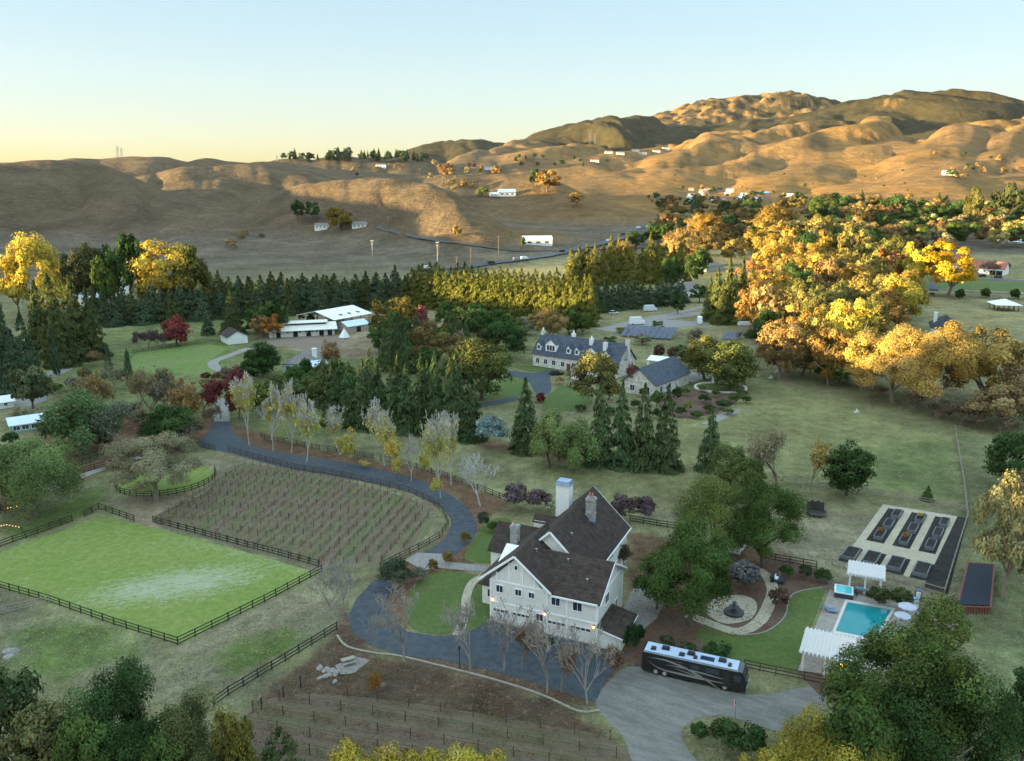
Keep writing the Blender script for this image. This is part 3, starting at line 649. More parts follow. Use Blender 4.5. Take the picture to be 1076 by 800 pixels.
def window(parent, side, a, z, w, h, pos, fm=None, pm=None, frame=.12, bars=1):
    """a framed window on a wall: side F/B run along x at y=pos, L/R run along y at x=pos"""
    f = MB(); p = MB(); fm = fm or trim_w; pm = pm or glass_d
    out = {'F': (0, -1), 'B': (0, 1), 'L': (-1, 0), 'R': (1, 0)}[side]
    def put(mb, da, dz, sw, sh, t, off):
        c = (a + da, pos + out[1] * off, z + dz) if side in 'FB' else (pos + out[0] * off, a + da, z + dz)
        mb.box(c, (sw, t, sh) if side in 'FB' else (t, sw, sh))
    put(f, 0, h / 2 + frame / 2, w + 2 * frame, frame, .10, .05); put(f, 0, -h / 2 - frame / 2, w + 2 * frame, frame, .14, .07)
    put(f, -w / 2 - frame / 2, 0, frame, h, .10, .05); put(f, w / 2 + frame / 2, 0, frame, h, .10, .05)
    for k in range(bars): put(f, -w / 2 + w * (k + 1) / (bars + 1), 0, .05, h, .06, .04)
    put(p, 0, 0, w, h, .03, .017)
    o = f.build('window', fm, parent); p.build('pane', pm, o); return o
def door(parent, side, a, z, w, h, pos, m, name='door', panels=0, glass=False):
    d = MB(); out = {'F': (0, -1), 'B': (0, 1), 'L': (-1, 0), 'R': (1, 0)}[side]
    def put(mb, da, dz, sw, sh, t, off):
        c = (a + da, pos + out[1] * off, z + dz) if side in 'FB' else (pos + out[0] * off, a + da, z + dz)
        mb.box(c, (sw, t, sh) if side in 'FB' else (t, sw, sh))
    put(d, 0, h / 2, w, h, .08, .045)
    for k in range(panels): put(d, 0, h * (k + .5) / panels, w - .2, h / panels - .12, .03, .10)
    o = d.build(name, m, parent)
    if glass:
        g = MB()
        for k in range(4): put(g, -w / 2 + w * (k + .5) / 4, h * .86, w / 4 - .18, h * .14, .03, .125)
        g.build('pane', glass_d, o)
    return o
def from_edge(pa, pb):                      # origin, heading and length of a ground edge seen in the photo
    a, b = P(*pa), P(*pb); return a, ang(a, b), math.dist(a, b)
def building(name, label, cat, pa, pb, depth, hw, hr, wm, rm, roof='gable', axis='x', wins=(), doors=(), chim=None, group=None, base=None, over=.5):
    if base: a, rz, L = base
    else: a, rz, L = from_edge(pa, pb)
    r = empty(name, a, rz); tag(r, label, cat, group)
    w = MB(); wall_block(w, 0, L, 0, depth, hw)
    if roof == 'gable': gable_wall(w, 0, L, 0, depth, hw, hr, axis)
    w.build('wall', wm, r)
    m = MB()
    if roof == 'gable': gable(m, 0, L, 0, depth, hw + .05, hr, axis, over)
    else: hip(m, 0, L, 0, depth, hw + .15, hr, over)
    ro = m.build('roof', rm, r)
    for s, u, z, ww, hh in wins:
        q = u * (L if s in 'FB' else depth); window(r, s, q, z, ww, hh, {'F': 0, 'B': depth, 'L': 0, 'R': L}[s])
    for s, u, ww, hh, dm in doors:
        q = u * (L if s in 'FB' else depth); door(r, s, q, .02, ww, hh, {'F': 0, 'B': depth, 'L': 0, 'R': L}[s], dm)
    if chim:
        c = MB(); u, v, s, z = chim[:4]; c.box((u * L, v * depth, z / 2), (s, s, z)); c.box((u * L, v * depth, z + .12), (s + .25, s + .25, .24)); c.build('chimney', chim[4] if len(chim) > 4 else white, ro)
    return r, L

# ------------------------------------------------------------------ the big cream house
def main_house():
    A, rz, L = from_edge((515, 652), (627, 678)); L = 17.8
    r = empty('country_house', A, rz); tag(r, 'large cream two storey house with dark brown shingle roofs and stone chimneys', 'house')
    w = MB(); wall_block(w, 0, L, 0, 13, 7.15); gable_wall(w, 0, L, 0, 13, 7.15, 10.8, 'x'); gable_wall(w, -.0, 8.9, .003, 9, 7.15, 12.3, 'y', .75)
    w.build('front_wall', cream, r)
    w = MB(); wall_block(w, .35, 13.75, 9, 29, 7.0); gable_wall(w, .35, 13.75, 8.2, 29, 7.0, 13.5, 'y'); w.build('main_wall', cream, r)
    w = MB(); wall_block(w, -6.5, .36, 14, 23, 5.2); gable_wall(w, -6.5, .36, 14, 23, 5.2, 8.6, 'x'); w.build('wing_wall', cream, r)
    m = MB(); s_ = 3.6 / 6.5; slab(m, [(4.6, 6.5, 10.8), (18.3, 6.5, 10.8), (18.3, -.5, 7.2 - s_ * .5), (10.2, -.5, 7.2 - s_ * .5), (10.2, .6, 7.2 + s_ * .6)], .22); slab(m, [(4.6, 6.5, 10.8), (18.3, 6.5, 10.8), (18.3, 13.5, 7.2 - s_ * .5), (4.6, 13.5, 7.2 - s_ * .5)], .22); m.build('front_roof', roof_brown, r)
    m = MB(); gable(m, -1.2, 10.0, 0, 12, 7.75, 12.3, 'y', .6); gb = m.build('gable_roof', roof_brown, r)
    m = MB(); gable(m, .35, 13.75, 8.2, 29, 7.1, 13.5, 'y', .6); mr = m.build('main_roof', roof_brown, r)
    m = MB(); gable(m, -6.5, 2.5, 14, 23, 5.3, 8.6, 'x', .5); m.build('wing_roof', roof_brown, r)
    # porch roof and its bay at the west side
    w = MB(); wall_block(w, -3.6, -.01, 4.6, 9.4, 3.6); w.build('porch_wall', cream, r)
    m = MB(); hip(m, -3.6, .4, 4.6, 9.4, 3.7, 5.4, .5); m.build('porch_roof', roof_brown, r)
    window(r, 'F', -1.9, 2.1, 1.4, 1.3, 4.6, bars=2); window(r, 'L', 7, 2.1, 2.2, 1.4, -3.6, bars=2)
    # white boards on the rakes and timbers on the gables
    def rake(x0, z0, x1, z1, y, name='rake_board', wd=.34):
        MB().bar((x0, y, z0), (x1, y, z1), .07, wd).build(name, trim_w, r)
    y = -.66
    s1 = (12.3 - 7.75) / 5.6
    rake(4.4, 12.08, -1.75, 12.08 - s1 * 6.15, y); rake(4.4, 12.08, 10.55, 12.08 - s1 * 6.15, y)
    s2 = (10.8 - 7.2) / 6.5
    for e in (-.5, 13.5): MB().bar((18.36, 6.5, 10.58), (18.36, e, 10.58 - s2 * 7), .07, .32).build('rake_board', trim_w, r)
    s3 = (13.5 - 7.1) / 6.7
    for e in (-.2, 14.3):
        for yy in (7.54, 29.66): MB().bar((7.05, yy, 13.28), (e, yy, 13.28 - s3 * abs(7.05 - e)), .07, .34).build('rake_board', trim_w, r)
    MB().box((14.4, 18.6, 6.42), (.10, 22, .30)).build('eave_board', trim_w, r)
    MB().box((14.2, -.56, 6.80), (7.4, .10, .28)).build('eave_board', trim_w, r)
    tb = MB()
    for x in (1.2, 3.3, 5.6, 7.6): tb.box((x, -.03, 7.15 + (12.3 - .8 - 7.15) * (1 - abs(x - 4.4) / 5.2) / 2 + .02), (.22, .07, max(.3, (12.0 - 7.2) * (1 - abs(x - 4.4) / 4.6)) - .1))
    tb.box((4.7, -.03, 7.15), (9.4, .08, .26))
    for x in (.12, 17.68, 9.7, 12.9): tb.box((x, -.03, 3.5), (.24, .07, 7.0))
    tb.box((8.9, -.035, 3.5), (17.7, .09, .22))
    tb.build('timber', trim_w, r)
    tb = MB()
    for yy in (.12, 4.2, 8.9, 12.88): tb.box((17.83, yy, 3.55 if yy in (.12, 12.88) else 8.2), (.07, .22, 7.1 if yy in (.12, 12.88) else 2.1))
    tb.box((17.83, 6.5, 7.15), (.08, 12.7, .24)); tb.build('timber', trim_w, r)
    for x, zz, ww, hh in ((1.7, 5.9, 1.1, 1.15), (4.9, 5.9, 1.0, 1.0), (7.1, 5.9, .9, .9), (11.1, 5.75, 1.3, 1.25), (14.6, 5.65, 1.4, 1.35), (8.5, 2.5, 1.1, 1.1)): window(r, 'F', x, zz, ww, hh, 0)
    window(r, 'F', 4.5, 10.0, .45, .7, 0, pm=dark, bars=0)
    window(r, 'R', 4.4, 5.6, 1.9, 1.6, 17.8); window(r, 'R', 9.6, 2.2, 1.2, 1.5, 17.8)
    for a, zz, ww, hh in ((15.6, 5.4, 2.0, 1.2), (19.4, 5.4, 2.2, 1.2), (25.6, 5.6, .9, .8), (17.6, 1.9, 2.4, 1.9), (22.6, 1.7, 1.6, 2.1)): window(r, 'R', a, zz, ww, hh, 13.75, bars=1)
    for x, ww in ((1.9, 2.6), (5.4, 2.9), (11.3, 2.9), (15.2, 3.2)): door(r, 'F', x, .03, ww, 2.5, 0, garage_w, 'garage_door', 4, True)
    # chimneys
    def chimney(x, y, s, zb, zt, pots=1):
        c = MB(); c.box((x, y, (zb + zt) / 2), (s, s * .8, zt - zb)); c.box((x, y, zt - .35), (s + .22, s * .8 + .22, .25)); c.box((x, y, zb + (zt - zb) * .45), (s + .16, s * .8 + .16, .2))
        o = c.build('chimney', stone, r)
        for k in range(pots): MB().tube((x + (k - (pots - 1) / 2) * .5, y, zt), (x + (k - (pots - 1) / 2) * .5, y, zt + .75), .17, .15, 8).build('chimney_pot', terracotta, o)
        return o
    chimney(-.35, 10.6, 1.35, 4, 12.1); cm = chimney(9.6, 20.6, 1.5, 9.5, 15.0, 2)
    MB().box((9.9, 19.7, 11.0), (1.7, .25, .3)).build('flashing', blue_metal, cm)
    c = MB(); c.box((3.2, 24.6, 11.8), (2.5, 2.0, 6.4)); ch = c.build('chimney', white, r, )
    c = MB(); c.box((3.2, 24.6, 15.4), (2.8, 2.3, .8), 0, None, .82); c.build('chimney_cap', blue_metal, ch)
    for x, yy, zz in ((11.2, 5.0, 10.2), (15.2, 2.6, 8.75), (6.0, 4.6, 11.1), (9.4, 11.5, 11.6)):
        MB().tube((x, yy, zz - .2), (x, yy, zz + .35), .11, .11, 8).box((x, yy, zz + .38), (.34, .34, .08)).build('roof_vent', steel, mr)
    # a brow dormer and a small gable on the west slope
    d = MB(); d.box((.2, 21.5, 8.3), (2.2, 2.6, 1.5)); dm = d.build('dormer', cream, r); d = MB(); gable(d, -.9, 3.2, 20.2, 22.8, 9.0, 9.9, 'x', .25, .12); d.build('dormer_roof', roof_brown, dm)
    # lean-to at the east end
    w = MB(); w.add([(17.84, -.4, 0), (21.6, -.4, 0), (21.6, 6.4, 0), (17.84, 6.4, 0), (17.84, -.4, 3.2), (21.6, -.4, 2.35), (21.6, 6.4, 2.35), (17.84, 6.4, 3.2)], [(0, 3, 2, 1), (4, 5, 6, 7), (0, 1, 5, 4), (1, 2, 6, 5), (2, 3, 7, 6), (3, 0, 4, 7)]); lw = w.build('shed_wall', cream, r)
    m = MB(); slab(m, [(17.86, -.9, 3.45), (22.1, -.9, 2.5), (22.1, 7.0, 2.5), (17.86, 7.0, 3.45)], .16); m.build('shed_roof', roof_brown, r)
    MB().bar((17.9, -.94, 3.28), (22.1, -.94, 2.33), .06, .24).build('rake_board', trim_w, r); MB().bar((22.14, -.9, 2.34), (22.14, 7.0, 2.34), .06, .22).build('rake_board', trim_w, r)
    door(r, 'F', 19.7, .03, 2.8, 2.05, -.4, garage_w, 'shed_door', 3)
    warm = mat('lamp_glow', (1, .6, .25), .5, .02, emit=((1, .45, .12), 1.2))
    for x, zz in ((.5, 3.9), (9.35, 3.3), (17.25, 2.9)):
        l = MB(); l.box((x, -.16, zz), (.16, .16, .26)); l.box((x, -.08, zz + .26), (.3, .16, .1), 0, black); l.mats = [warm, black]; l.m = [0] * 6 + [1] * 6
        l.build('wall_lamp', None, r)
    return r
main_house()

# ------------------------------------------------------------------ slate-roofed estate house
def estate():
    A, rz, L = from_edge((560, 384), (648, 398)); r = empty('manor_house', A, rz); tag(r, 'long cream manor house with blue slate roof and row of white dormers', 'house')
    s = 1.0; D = 13.0; hw = 5.2; zr = 11.5
    w = MB(); wall_block(w, 0, L, 0, D, hw); gable_wall(w, 0, L, 0, D, hw, zr, 'x'); w.build('wall', tanstone, r)
    m = MB(); gable(m, 0, L, 0, D, hw + .1, zr, 'x', .6); rf = m.build('roof', roof_slate, r)
    def dormer(x, wd, zb, zt, y0):
        d = MB(); wall_block(d, x - wd / 2, x + wd / 2, y0, y0 + 4.5, zb + (zt - zb) * .62, zb - .6); gable_wall(d, x - wd / 2, x + wd / 2, y0, y0 + 4.5, zb + (zt - zb) * .62, zt, 'y', .1); o = d.build('dormer', trim_w, r)
        g = MB(); gable(g, x - wd / 2, x + wd / 2, y0, y0 + 4.6, zb + (zt - zb) * .62 + .04, zt + .1, 'y', .25, .12); g.build('dormer_roof', roof_slate, o)
        p = MB(); n = 3 if wd > 3 else 1
        for k in range(n): p.box((x + (k - (n - 1) / 2) * wd / n * .8, y0 - .02, zb + (zt - zb) * .3), (wd / n * .62, .05, (zt - zb) * .42))
        p.build('pane', glass_d, o)
    for f, wd, zb, zt in ((.055, 1.7, 6.3, 9.3), (.205, 4.6, 6.0, 10.6), (.42, 1.7, 6.3, 9.4), (.52, 1.7, 6.3, 9.4), (.69, 3.6, 6.0, 9.8), (.86, 1.7, 6.3, 9.4)): dormer(f * L, wd, zb, zt, .9)
    for f in (.06, .16, .26, .37): window(r, 'F', f * L, 2.2, 1.5, 1.8, 0)
    for f in (.5, .62, .74): window(r, 'F', f * L, 2.2, 1.6, 2.0, 0)
    door(r, 'F', .44 * L, .05, 1.6, 2.6, 0, mat('oak_door', (.10, .06, .04)), 'door')
    # lower wing that turns towards the pool
    A2 = P(654, 412); B2 = P(683, 417); a2 = ang(A2, B2) - rz; ca, sa = math.cos(-rz), math.sin(-rz)
    dx, dy = A2[0] - A[0], A2[1] - A[1]; wx, wy = dx * ca - dy * sa, dx * sa + dy * ca
    wg = empty('wing', (wx, wy, 0), a2, r); WL = math.dist(A2, B2) + 2
    w = MB(); wall_block(w, 0, WL, 0, 24, 4.2); gable_wall(w, 0, WL, 0, 24, 4.2, 9.0, 'y'); w.build('wing_wall', tanstone, wg)
    m = MB(); gable(m, 0, WL, 0, 24, 4.3, 9.0, 'y', .6); m.build('wing_roof', roof_slate, wg)
    for f in (.3, .75): window(wg, 'F', f * WL, 2.1, 1.6, 1.9, 0)
    for f in (.15, .4): window(wg, 'R', f * 24, 2.1, 1.8, 1.9, WL)
    # entry wing in front, mid house
    A3 = P(600, 398); dx, dy = A3[0] - A[0], A3[1] - A[1]; ex, ey = dx * ca - dy * sa, dx * sa + dy * ca
    w = MB(); wall_block(w, ex, ex + 9, ey, .5, 4.0); gable_wall(w, ex, ex + 9, ey, .5, 4.0, 7.6, 'y'); w.build('garage_wall', white, r)
    m = MB(); gable(m, ex, ex + 9, ey, 3, 4.1, 7.6, 'y', .5); m.build('garage_roof', roof_slate, r)
    for k in (0, 1, 2): window(r, 'L', ey + 2.0 + k * 3.0, 1.9, 1.8, 2.4, ex)
    def chim(f, y, zt, m_, pot=terracotta):
        c = MB(); c.box((f * L, y, zt / 2 + 3), (1.3, 1.3, zt - 6)); o = c.build('chimney', m_, r); MB().tube((f * L, y, zt), (f * L, y, zt + 1.0), .32, .26, 8).build('chimney_pot', pot, o)
    chim(.80, 4.0, 11.6, white, terracotta); chim(.62, 5.2, 12.0, white, trim_w); chim(1.012, 6.5, 13.2, tanstone); chim(.005, 6.5, 12.6, tanstone, trim_w)
    chim(.33, 9.5, 12.2, white, trim_w)
estate()
# ------------------------------------------------------------------ farm buildings and neighbours
W_ = lambda s, *us: [(s, u, 1.9, 1.1, 1.2) for u in us]
building('garage_building', 'small white outbuilding with brown roof and garage door beside green paddock', 'garage', (239.6,362.5), (260.5,360.3), 11, 3.4, 5.8, white, roof_brown, 'gable', 'y', W_('L', .35, .7), [('F', .5, 5.2, 2.6, garage_w)])
st, SL = building('stable_barn', 'long low stable with cream roof and dark stall openings', 'stable', (283,355.5), (351.5,352), 13, 3.3, 5.2, roof_cream, roof_cream, 'gable', 'x', [('F', u, 2.2, 1.2, .9) for u in (.28, .47, .56, .66, .73)], [('F', u, 2.0, 2.7, dark) for u in (.14, .40, .60, .80, .93)], over=1.4)
m = MB(); wall_block(m, SL * .22, SL * .88, 4.3, 8.7, 5.55, 4.2); m.build('clerestory', dark, st); m = MB(); gable(m, SL * .2, SL * .9, 4.0, 9.0, 5.6, 6.3, 'x', .4); m.build('clerestory_roof', roof_cream, st)
def open_shed(name, label, cat, pa, pb, depth, hw, hr, rm, pm, axis='x', nx=4, ny=3, hiproof=False, group=None, over=.8, r=.14):
    a, rz, L = from_edge(pa, pb); o = empty(name, a, rz); tag(o, label, cat, group)
    m = MB()
    if hiproof: hip(m, 0, L, 0, depth, hw + .2, hr, over)
    else: gable(m, 0, L, 0, depth, hw + .1, hr, axis, over)
    m.build('roof', rm, o)
    for i in range(nx):
        for j in range(ny):
            if 0 < i < nx - 1 and 0 < j < ny - 1: continue
            x, y = L * i / (nx - 1), depth * j / (ny - 1)
            MB().box((x, y, hw / 2), (r * 2, r * 2, hw)).build('post', pm, o)
    return o, L
ra, RL = open_shed('riding_arena', 'covered riding arena with broad white metal roof on posts', 'arena', (352,346), (388,339), 24, 4.8, 7.6, roof_white, fence_brown, 'x', 5, 3, over=1.2)
m = MB()
for u in (.3, .55, .8): m.box((u * RL, 4.0, 5.85), (1.1, 4.6, .10))
m.build('skylight', dark, ra)
building('small_barn', 'small tan barn with pale blue metal roof beside covered arena', 'barn', (366,350.5), (388,347), 9, 3.2, 5.0, mat('tan_siding', (.36,.31,.24)), roof_bluew, 'gable', 'x', W_('L', .3, .7), [('F', .5, 2.4, 2.4, dark)])
building('ranch_house', 'low ranch house with grey brown hip roof behind dark round oak', 'house', (297,391), (327,392), 15, 3.0, 6.3, white, roof_grey, 'hip', 'x', [('F', u, 1.7, 1.5, 1.2) for u in (.2, .45, .7)] + [('R', .3, 1.7, 1.4, 1.2)], [('F', .88, 1.1, 2.1, dark)], (.85, .55, 1.4, 7.2))
building('garden_annex', 'white annex with pale glazed roof at end of the ranch house', 'annex', (327,393), (345,391), 8, 2.6, 4.0, white, roof_bluew, 'gable', 'x', [('F', u, 1.4, 1.5, 1.2) for u in (.2, .5, .8)])
def tent(name, label, px, py, r, h, hw, m, posts=True):
    o = empty(name, P(px, py)); tag(o, label, 'tent'); c = MB(); n = 8
    vs = [(r * math.cos(2 * math.pi * k / n), r * math.sin(2 * math.pi * k / n), hw) for k in range(n)] + [(0, 0, h)]
    c.add(vs, [(k, (k + 1) % n, n) for k in range(n)] + [tuple(range(n))[::-1]])
    c.build('canopy', m, o); MB().tube((0, 0, 0), (0, 0, h), .06, .05, 6).build('pole', steel, o)
tent('canvas_tent', 'small white conical tent on stable yard grass', 362, 355, 2.6, 4.4, .25, white)
building('glasshouse', 'low greenhouse with pale ribbed roof and green wall behind the pepper trees', 'greenhouse', (12,456), (52,450), 9, 2.4, 3.6, mat('green_sheet', (.16,.30,.22)), roof_bluew, 'gable', 'x', [('F', u, 1.3, 1.6, 1.2) for u in (.15, .38, .62, .85)])
building('garden_shed', 'small white roofed shed at the edge of western court', 'shed', (-6,431), (15,428), 5, 2.2, 3.6, white, roof_white, 'gable', 'x', [('F', .6, 1.3, .9, .9)])
building('ranch_office', 'pale blue roofed house half hidden behind dark conifer belt', 'house', (88,322), (124,319), 16, 3.6, 7.0, white, roof_bluew, 'gable', 'x', W_('F', .2, .5, .8))
building('ranch_office', 'blue grey roofed house beside pale thin conifers of the belt', 'house', (119,310), (137,308), 14, 4.4, 7.6, white, mat('bluegrey_metal_roof', (.22,.28,.36), .5), 'gable', 'y', W_('F', .3, .7))
building('white_cottage', 'narrow two storey white cottage among tall gold trees', 'house', (118,296), (128,295.5), 9, 7.0, 9.4, white, roof_grey, 'gable', 'x', [('F', .3, 5.2, 1.4, 1.5), ('F', .7, 5.2, 1.4, 1.5), ('F', .5, 2.0, 1.6, 1.5)])
building('family_house', 'white house with grey roof and tall white chimney beside conifers', 'house', (716,314), (736,312), 14, 4.4, 8.6, white, roof_grey, 'gable', 'x', [('F', u, 2.2, 1.6, 1.6) for u in (.25, .75)] + [('L', .5, 2.2, 1.6, 1.6)], [('F', .5, 1.8, 2.4, dark)], (.2, .3, 1.6, 10.5))
building('grey_bungalow', 'plain grey roofed house far behind the sunlit conifers', 'house', (742,286), (760,284), 16, 4, 8.5, mat('grey_siding', (.30,.30,.29)), roof_grey, 'hip', 'x', W_('F', .3, .7))
building('pink_cottage', 'low pale cottage behind the dark conifer group', 'house', (784,312), (806,314), 9, 3.2, 5.5, cream, roof_grey, 'gable', 'x', W_('F', .3, .7))
building('storage_shed', 'flat grey storage shed next to white trailer', 'shed', (689,322), (711,319.5), 7, 3.0, 3.9, mat('grey_siding', (.30,.30,.29)), roof_grey, 'gable', 'x', [], [('F', .3, 2.4, 2.3, dark)])
building('dark_roof_house', 'white house with black hip roof among golden sycamores', 'house', (978,357), (1008,359), 15, 5.2, 10.2, white, roof_black, 'hip', 'x', [('F', u, 2.4, 1.6, 1.6) for u in (.2, .5, .8)] + [('L', u, 2.4, 1.5, 1.5) for u in (.3, .7)], [], (.12, .5, 1.4, 11), over=.8)
building('red_roof_barn', 'long white building with red tile roof facing the east lawn', 'barn', (1017,287.5), (1055,290), 14, 5.0, 9.5, white, roof_red, 'gable', 'x', [('F', u, 2.6, 1.5, 1.5) for u in (.2, .45)], [('F', u, 4.0, 3.4, dark) for u in (.68, .86)])
building('red_gable_house', 'white gabled house end with red roof behind bright yellow tree', 'house', (1003,286), (1018,286.5), 22, 7.5, 13.0, white, roof_red, 'gable', 'y', [('F', .5, 5.5, 2.2, 2.0), ('F', .5, 2.2, 2.2, 2.0)])
building('chimney_house', 'white stucco house with tall chimney left of bright yellow tree', 'house', (963,286), (980,285), 14, 5.0, 9.6, white, roof_grey, 'gable', 'x', [('F', .3, 2.5, 2.4, 2.0), ('F', .75, 2.5, 2.4, 2.0)], [], (.08, .1, 2.6, 13))
open_shed('white_pavilion', 'white hip roofed pavilion on posts in the east paddock', 'pavilion', (1048,327), (1070,327.5), 11, 3.2, 6.0, roof_white, fence_dark, 'x', 5, 3, True, over=1.4)
open_shed('pool_pavilion', 'white poolside pavilion behind the manor wing', 'pavilion', (681,388), (702,390.5), 8, 3.6, 4.6, roof_white, trim_w, 'x', 3, 2, False, over=.6, r=.3)
open_shed('pool_house', 'small white pool house partly behind large round oak', 'pool house', (749,403), (765,403), 7, 3.4, 5.8, roof_slate, trim_w, 'x', 3, 2, False, over=.6, r=.3)
building('garden_playhouse', 'little white playhouse glimpsed between the two big oaks', 'playhouse', (764,580), (777,583), 4.5, 2.6, 4.2, white, roof_brown, 'gable', 'y', [('F', .5, 1.5, .8, .8)])
for i, (a, b) in enumerate((((1044,256.5), (1052,257)), ((1053,257), (1061,257.3)), ((1062,257.3), (1071,257.8)))):
    building('nursery_shed', ['short white nursery shed, nearest the bare trees', 'white nursery shed between two others on the dark field', 'white nursery shed at the outer end of its row'][i], 'shed', a, b, 10, 3.5, 6.0, white, roof_white, 'gable', 'x', [], [('F', .5, 4, 2.6, mat('blue_panel', (.15,.25,.42)))], group='nursery sheds on the dark field')
# things that stand on the rising ground far away
def far_house(name, label, px, py, w, d, hw, hr, wm, rm, rz=0.0, group='houses scattered over the far hills', cat='house'):
    p = PH(px, py)
    if p is None: return
    z = min(hgt(p[0] + dx, p[1] + dy) for dx in (-w / 2, w / 2) for dy in (0, d))
    building(name, label, cat, None, None, d, hw + (p[2] - z), hr + (p[2] - z), wm, rm, 'gable', 'x', [('F', u, (p[2] - z) + hw * .5, w * .14, hw * .35) for u in (.2, .5, .8)], [], base=((p[0] - w / 2 * math.cos(rz), p[1] - w / 2 * math.sin(rz), z), rz, w), group=group)
far_house('white_barn', 'long white barn with pale blue roof beside the valley road', 565.5, 258, 27, 14, 5.5, 8.5, white, roof_bluew, .10, None, 'barn')
far_house('hilltop_house', 'white gabled house on the brown hill above the highway', 533, 207, 30, 16, 7, 12, white, roof_white, .1)
far_house('hilltop_house', 'low pale annex beside white gabled hill house', 521, 207, 20, 12, 5, 7.5, white, roof_white, .1)
far_house('hilltop_house', 'cream house with flat roof below gold tree on the knoll', 337, 241, 14, 9, 4, 6, cream, roof_grey, -.1)
far_house('hilltop_house', 'low house in the dark trees right of gold knoll tree', 377, 240, 15, 10, 4, 6.5, cream, roof_grey, -.1)
far_house('hilltop_house', 'pale house on the crest beside orange trees', 514, 178, 36, 16, 8, 13, white, roof_grey)
far_house('hilltop_house', 'small tan house among orange trees on crest', 496, 178, 28, 16, 7, 12, cream, roof_red)
far_house('hilltop_house', 'lone white house on left plateau above the dry slope', 400, 176, 36, 18, 7, 12, white, roof_grey)
far_house('hilltop_house', 'single pale house on dark shaded shelf of the eastern hill', 998, 184.5, 26, 16, 8, 12, white, roof_white)
rv_ = random.Random(5)
for i in range(22):
    px = rv_.uniform(690, 835); py = 205 + rv_.uniform(-5, 9)
    far_house('valley_house', 'tiny pale house in the distant village below golden hills', px, py, rv_.uniform(12, 20), rv_.uniform(9, 13), rv_.uniform(3.5, 5.5), rv_.uniform(6.5, 9), rv_.choice([mat('tan_siding', (.36,.31,.24)), cream, mat('grey_siding', (.30,.30,.29))]), rv_.choice([roof_grey, roof_brown, roof_bluew, roof_white, roof_red]), rv_.uniform(-.5, .5), 'houses of the distant village')
for i in range(7):
    px = [640, 652, 668, 676, 690, 625, 700][i]; py = [162, 163, 160, 163, 161, 171, 158][i]
    far_house('ridge_house', 'tiny pale house on golden ridge under the dark range', px, py, 34, 22, 9, 14, rv_.choice([white, cream]), rv_.choice([roof_grey, roof_red]), 0, 'houses on the golden ridge')

# ------------------------------------------------------------------ solar arrays
pv = mat('solar_glass', (.018,.030,.065), .15, .3, .5, spec=.7)
def solar(label, pa, pb, n, dep, tilt=.42):
    a, rz, L = from_edge(pa, pb); o = empty('solar_array', a, rz); tag(o, label, 'solar array', 'ground mounted solar arrays'); w = L / n
    for k in range(n):
        m = MB(); x0, x1 = k * w + .15, (k + 1) * w - .15; s, c = math.sin(tilt), math.cos(tilt)
        slab(m, [(x0, 0, .7), (x1, 0, .7), (x1 + 1.2, dep * c, .7 + dep * s), (x0 + 1.2, dep * c, .7 + dep * s)], .08); p = m.build('solar_panel', pv, o)
        MB().tube(((x0 + x1) / 2, .6, 0), ((x0 + x1) / 2, .6, 1.0), .1, .1, 6).tube(((x0 + x1) / 2 + 1, dep * c * .85, 0), ((x0 + x1) / 2 + 1, dep * c * .85, dep * s), .1, .1, 6).build('stand', steel, p)
solar('long ground mounted solar array of blue panels behind the manor', (651,354), (705,358), 9, 9)
solar('short dark solar array half hidden behind round oak', (757,357.5), (775,359), 4, 6)

# ------------------------------------------------------------------ fences
def fence(name, label, px, mat_, h=1.35, rails=3, sp=2.6, post=.13, group=None, wp=False, cat='fence', rw=.05, rh=.15, z=None):
    pts = [Vector((*q, 0)) for q in ([tuple(p[:2]) for p in px] if wp else [P(*p)[:2] for p in px])]
    o = empty(name, pts[0]); tag(o, label, cat, group); base = pts[0]
    pm = MB(); pm.box((0, 0, h / 2 + .04), (post, post, h + .08)); pme = pm.mesh('post', mat_)
    for k in range(rails):
        rm = MB(); zz = h * (.95 - k * (.78 / max(1, rails - 1)) if rails > 1 else .9)
        for a, b in zip(pts[:-1], pts[1:]): rm.bar((a.x - base.x, a.y - base.y, zz), (b.x - base.x, b.y - base.y, zz), rw, rh)
        rm.build('rail', mat_, o)
    done = []
    for a, b in zip(pts[:-1], pts[1:]):
        n = max(1, round((b - a).length / sp))
        for i in range(n + 1):
            p = a.lerp(b, i / n)
            if done and (p - done[-1]).length < sp * .4: continue
            done.append(p); link('post', pme, o, (p.x - base.x, p.y - base.y, 0), ang(a, b))
    return o
G = 'dark rail fences of the arena'
fence('rail_fence', 'dark rail fence along the vineyard side of bright arena turf', [(161,549),(205,561),(250,573),(293,584),(335,596)], fence_dark, group=G)
fence('rail_fence', 'short dark rail fence bending around far corner of arena turf', [(89,543),(104,535),(141,548)], fence_dark, group=G)
fence('rail_fence', 'dark rail fence from arena entrance toward the western road', [(76,548),(40,561),(0,575),(-40,589)], fence_dark, group=G)
fence('rail_fence', 'dark rail fence along the near left side of arena turf', [(-40,606),(0,618),(52,633),(120,657),(187,678)], fence_dark, group=G)
fence('rail_fence', 'dark rail fence from near corner of arena up to the vineyard', [(187,678),(240,652),(290,627),(338,601)], fence_dark, group=G)
fence('rail_fence', 'dark three rail fence below the forecourt beside brown soil', [(225,742),(240,731),(300,695),(354,662)], fence_dark, group='dark rail fences of the drive')
fence('rail_fence', 'short dark rail fence at the top of drive left of the gap', [(208,468),(226,474)], fence_brown, group='dark rail fences of the drive')
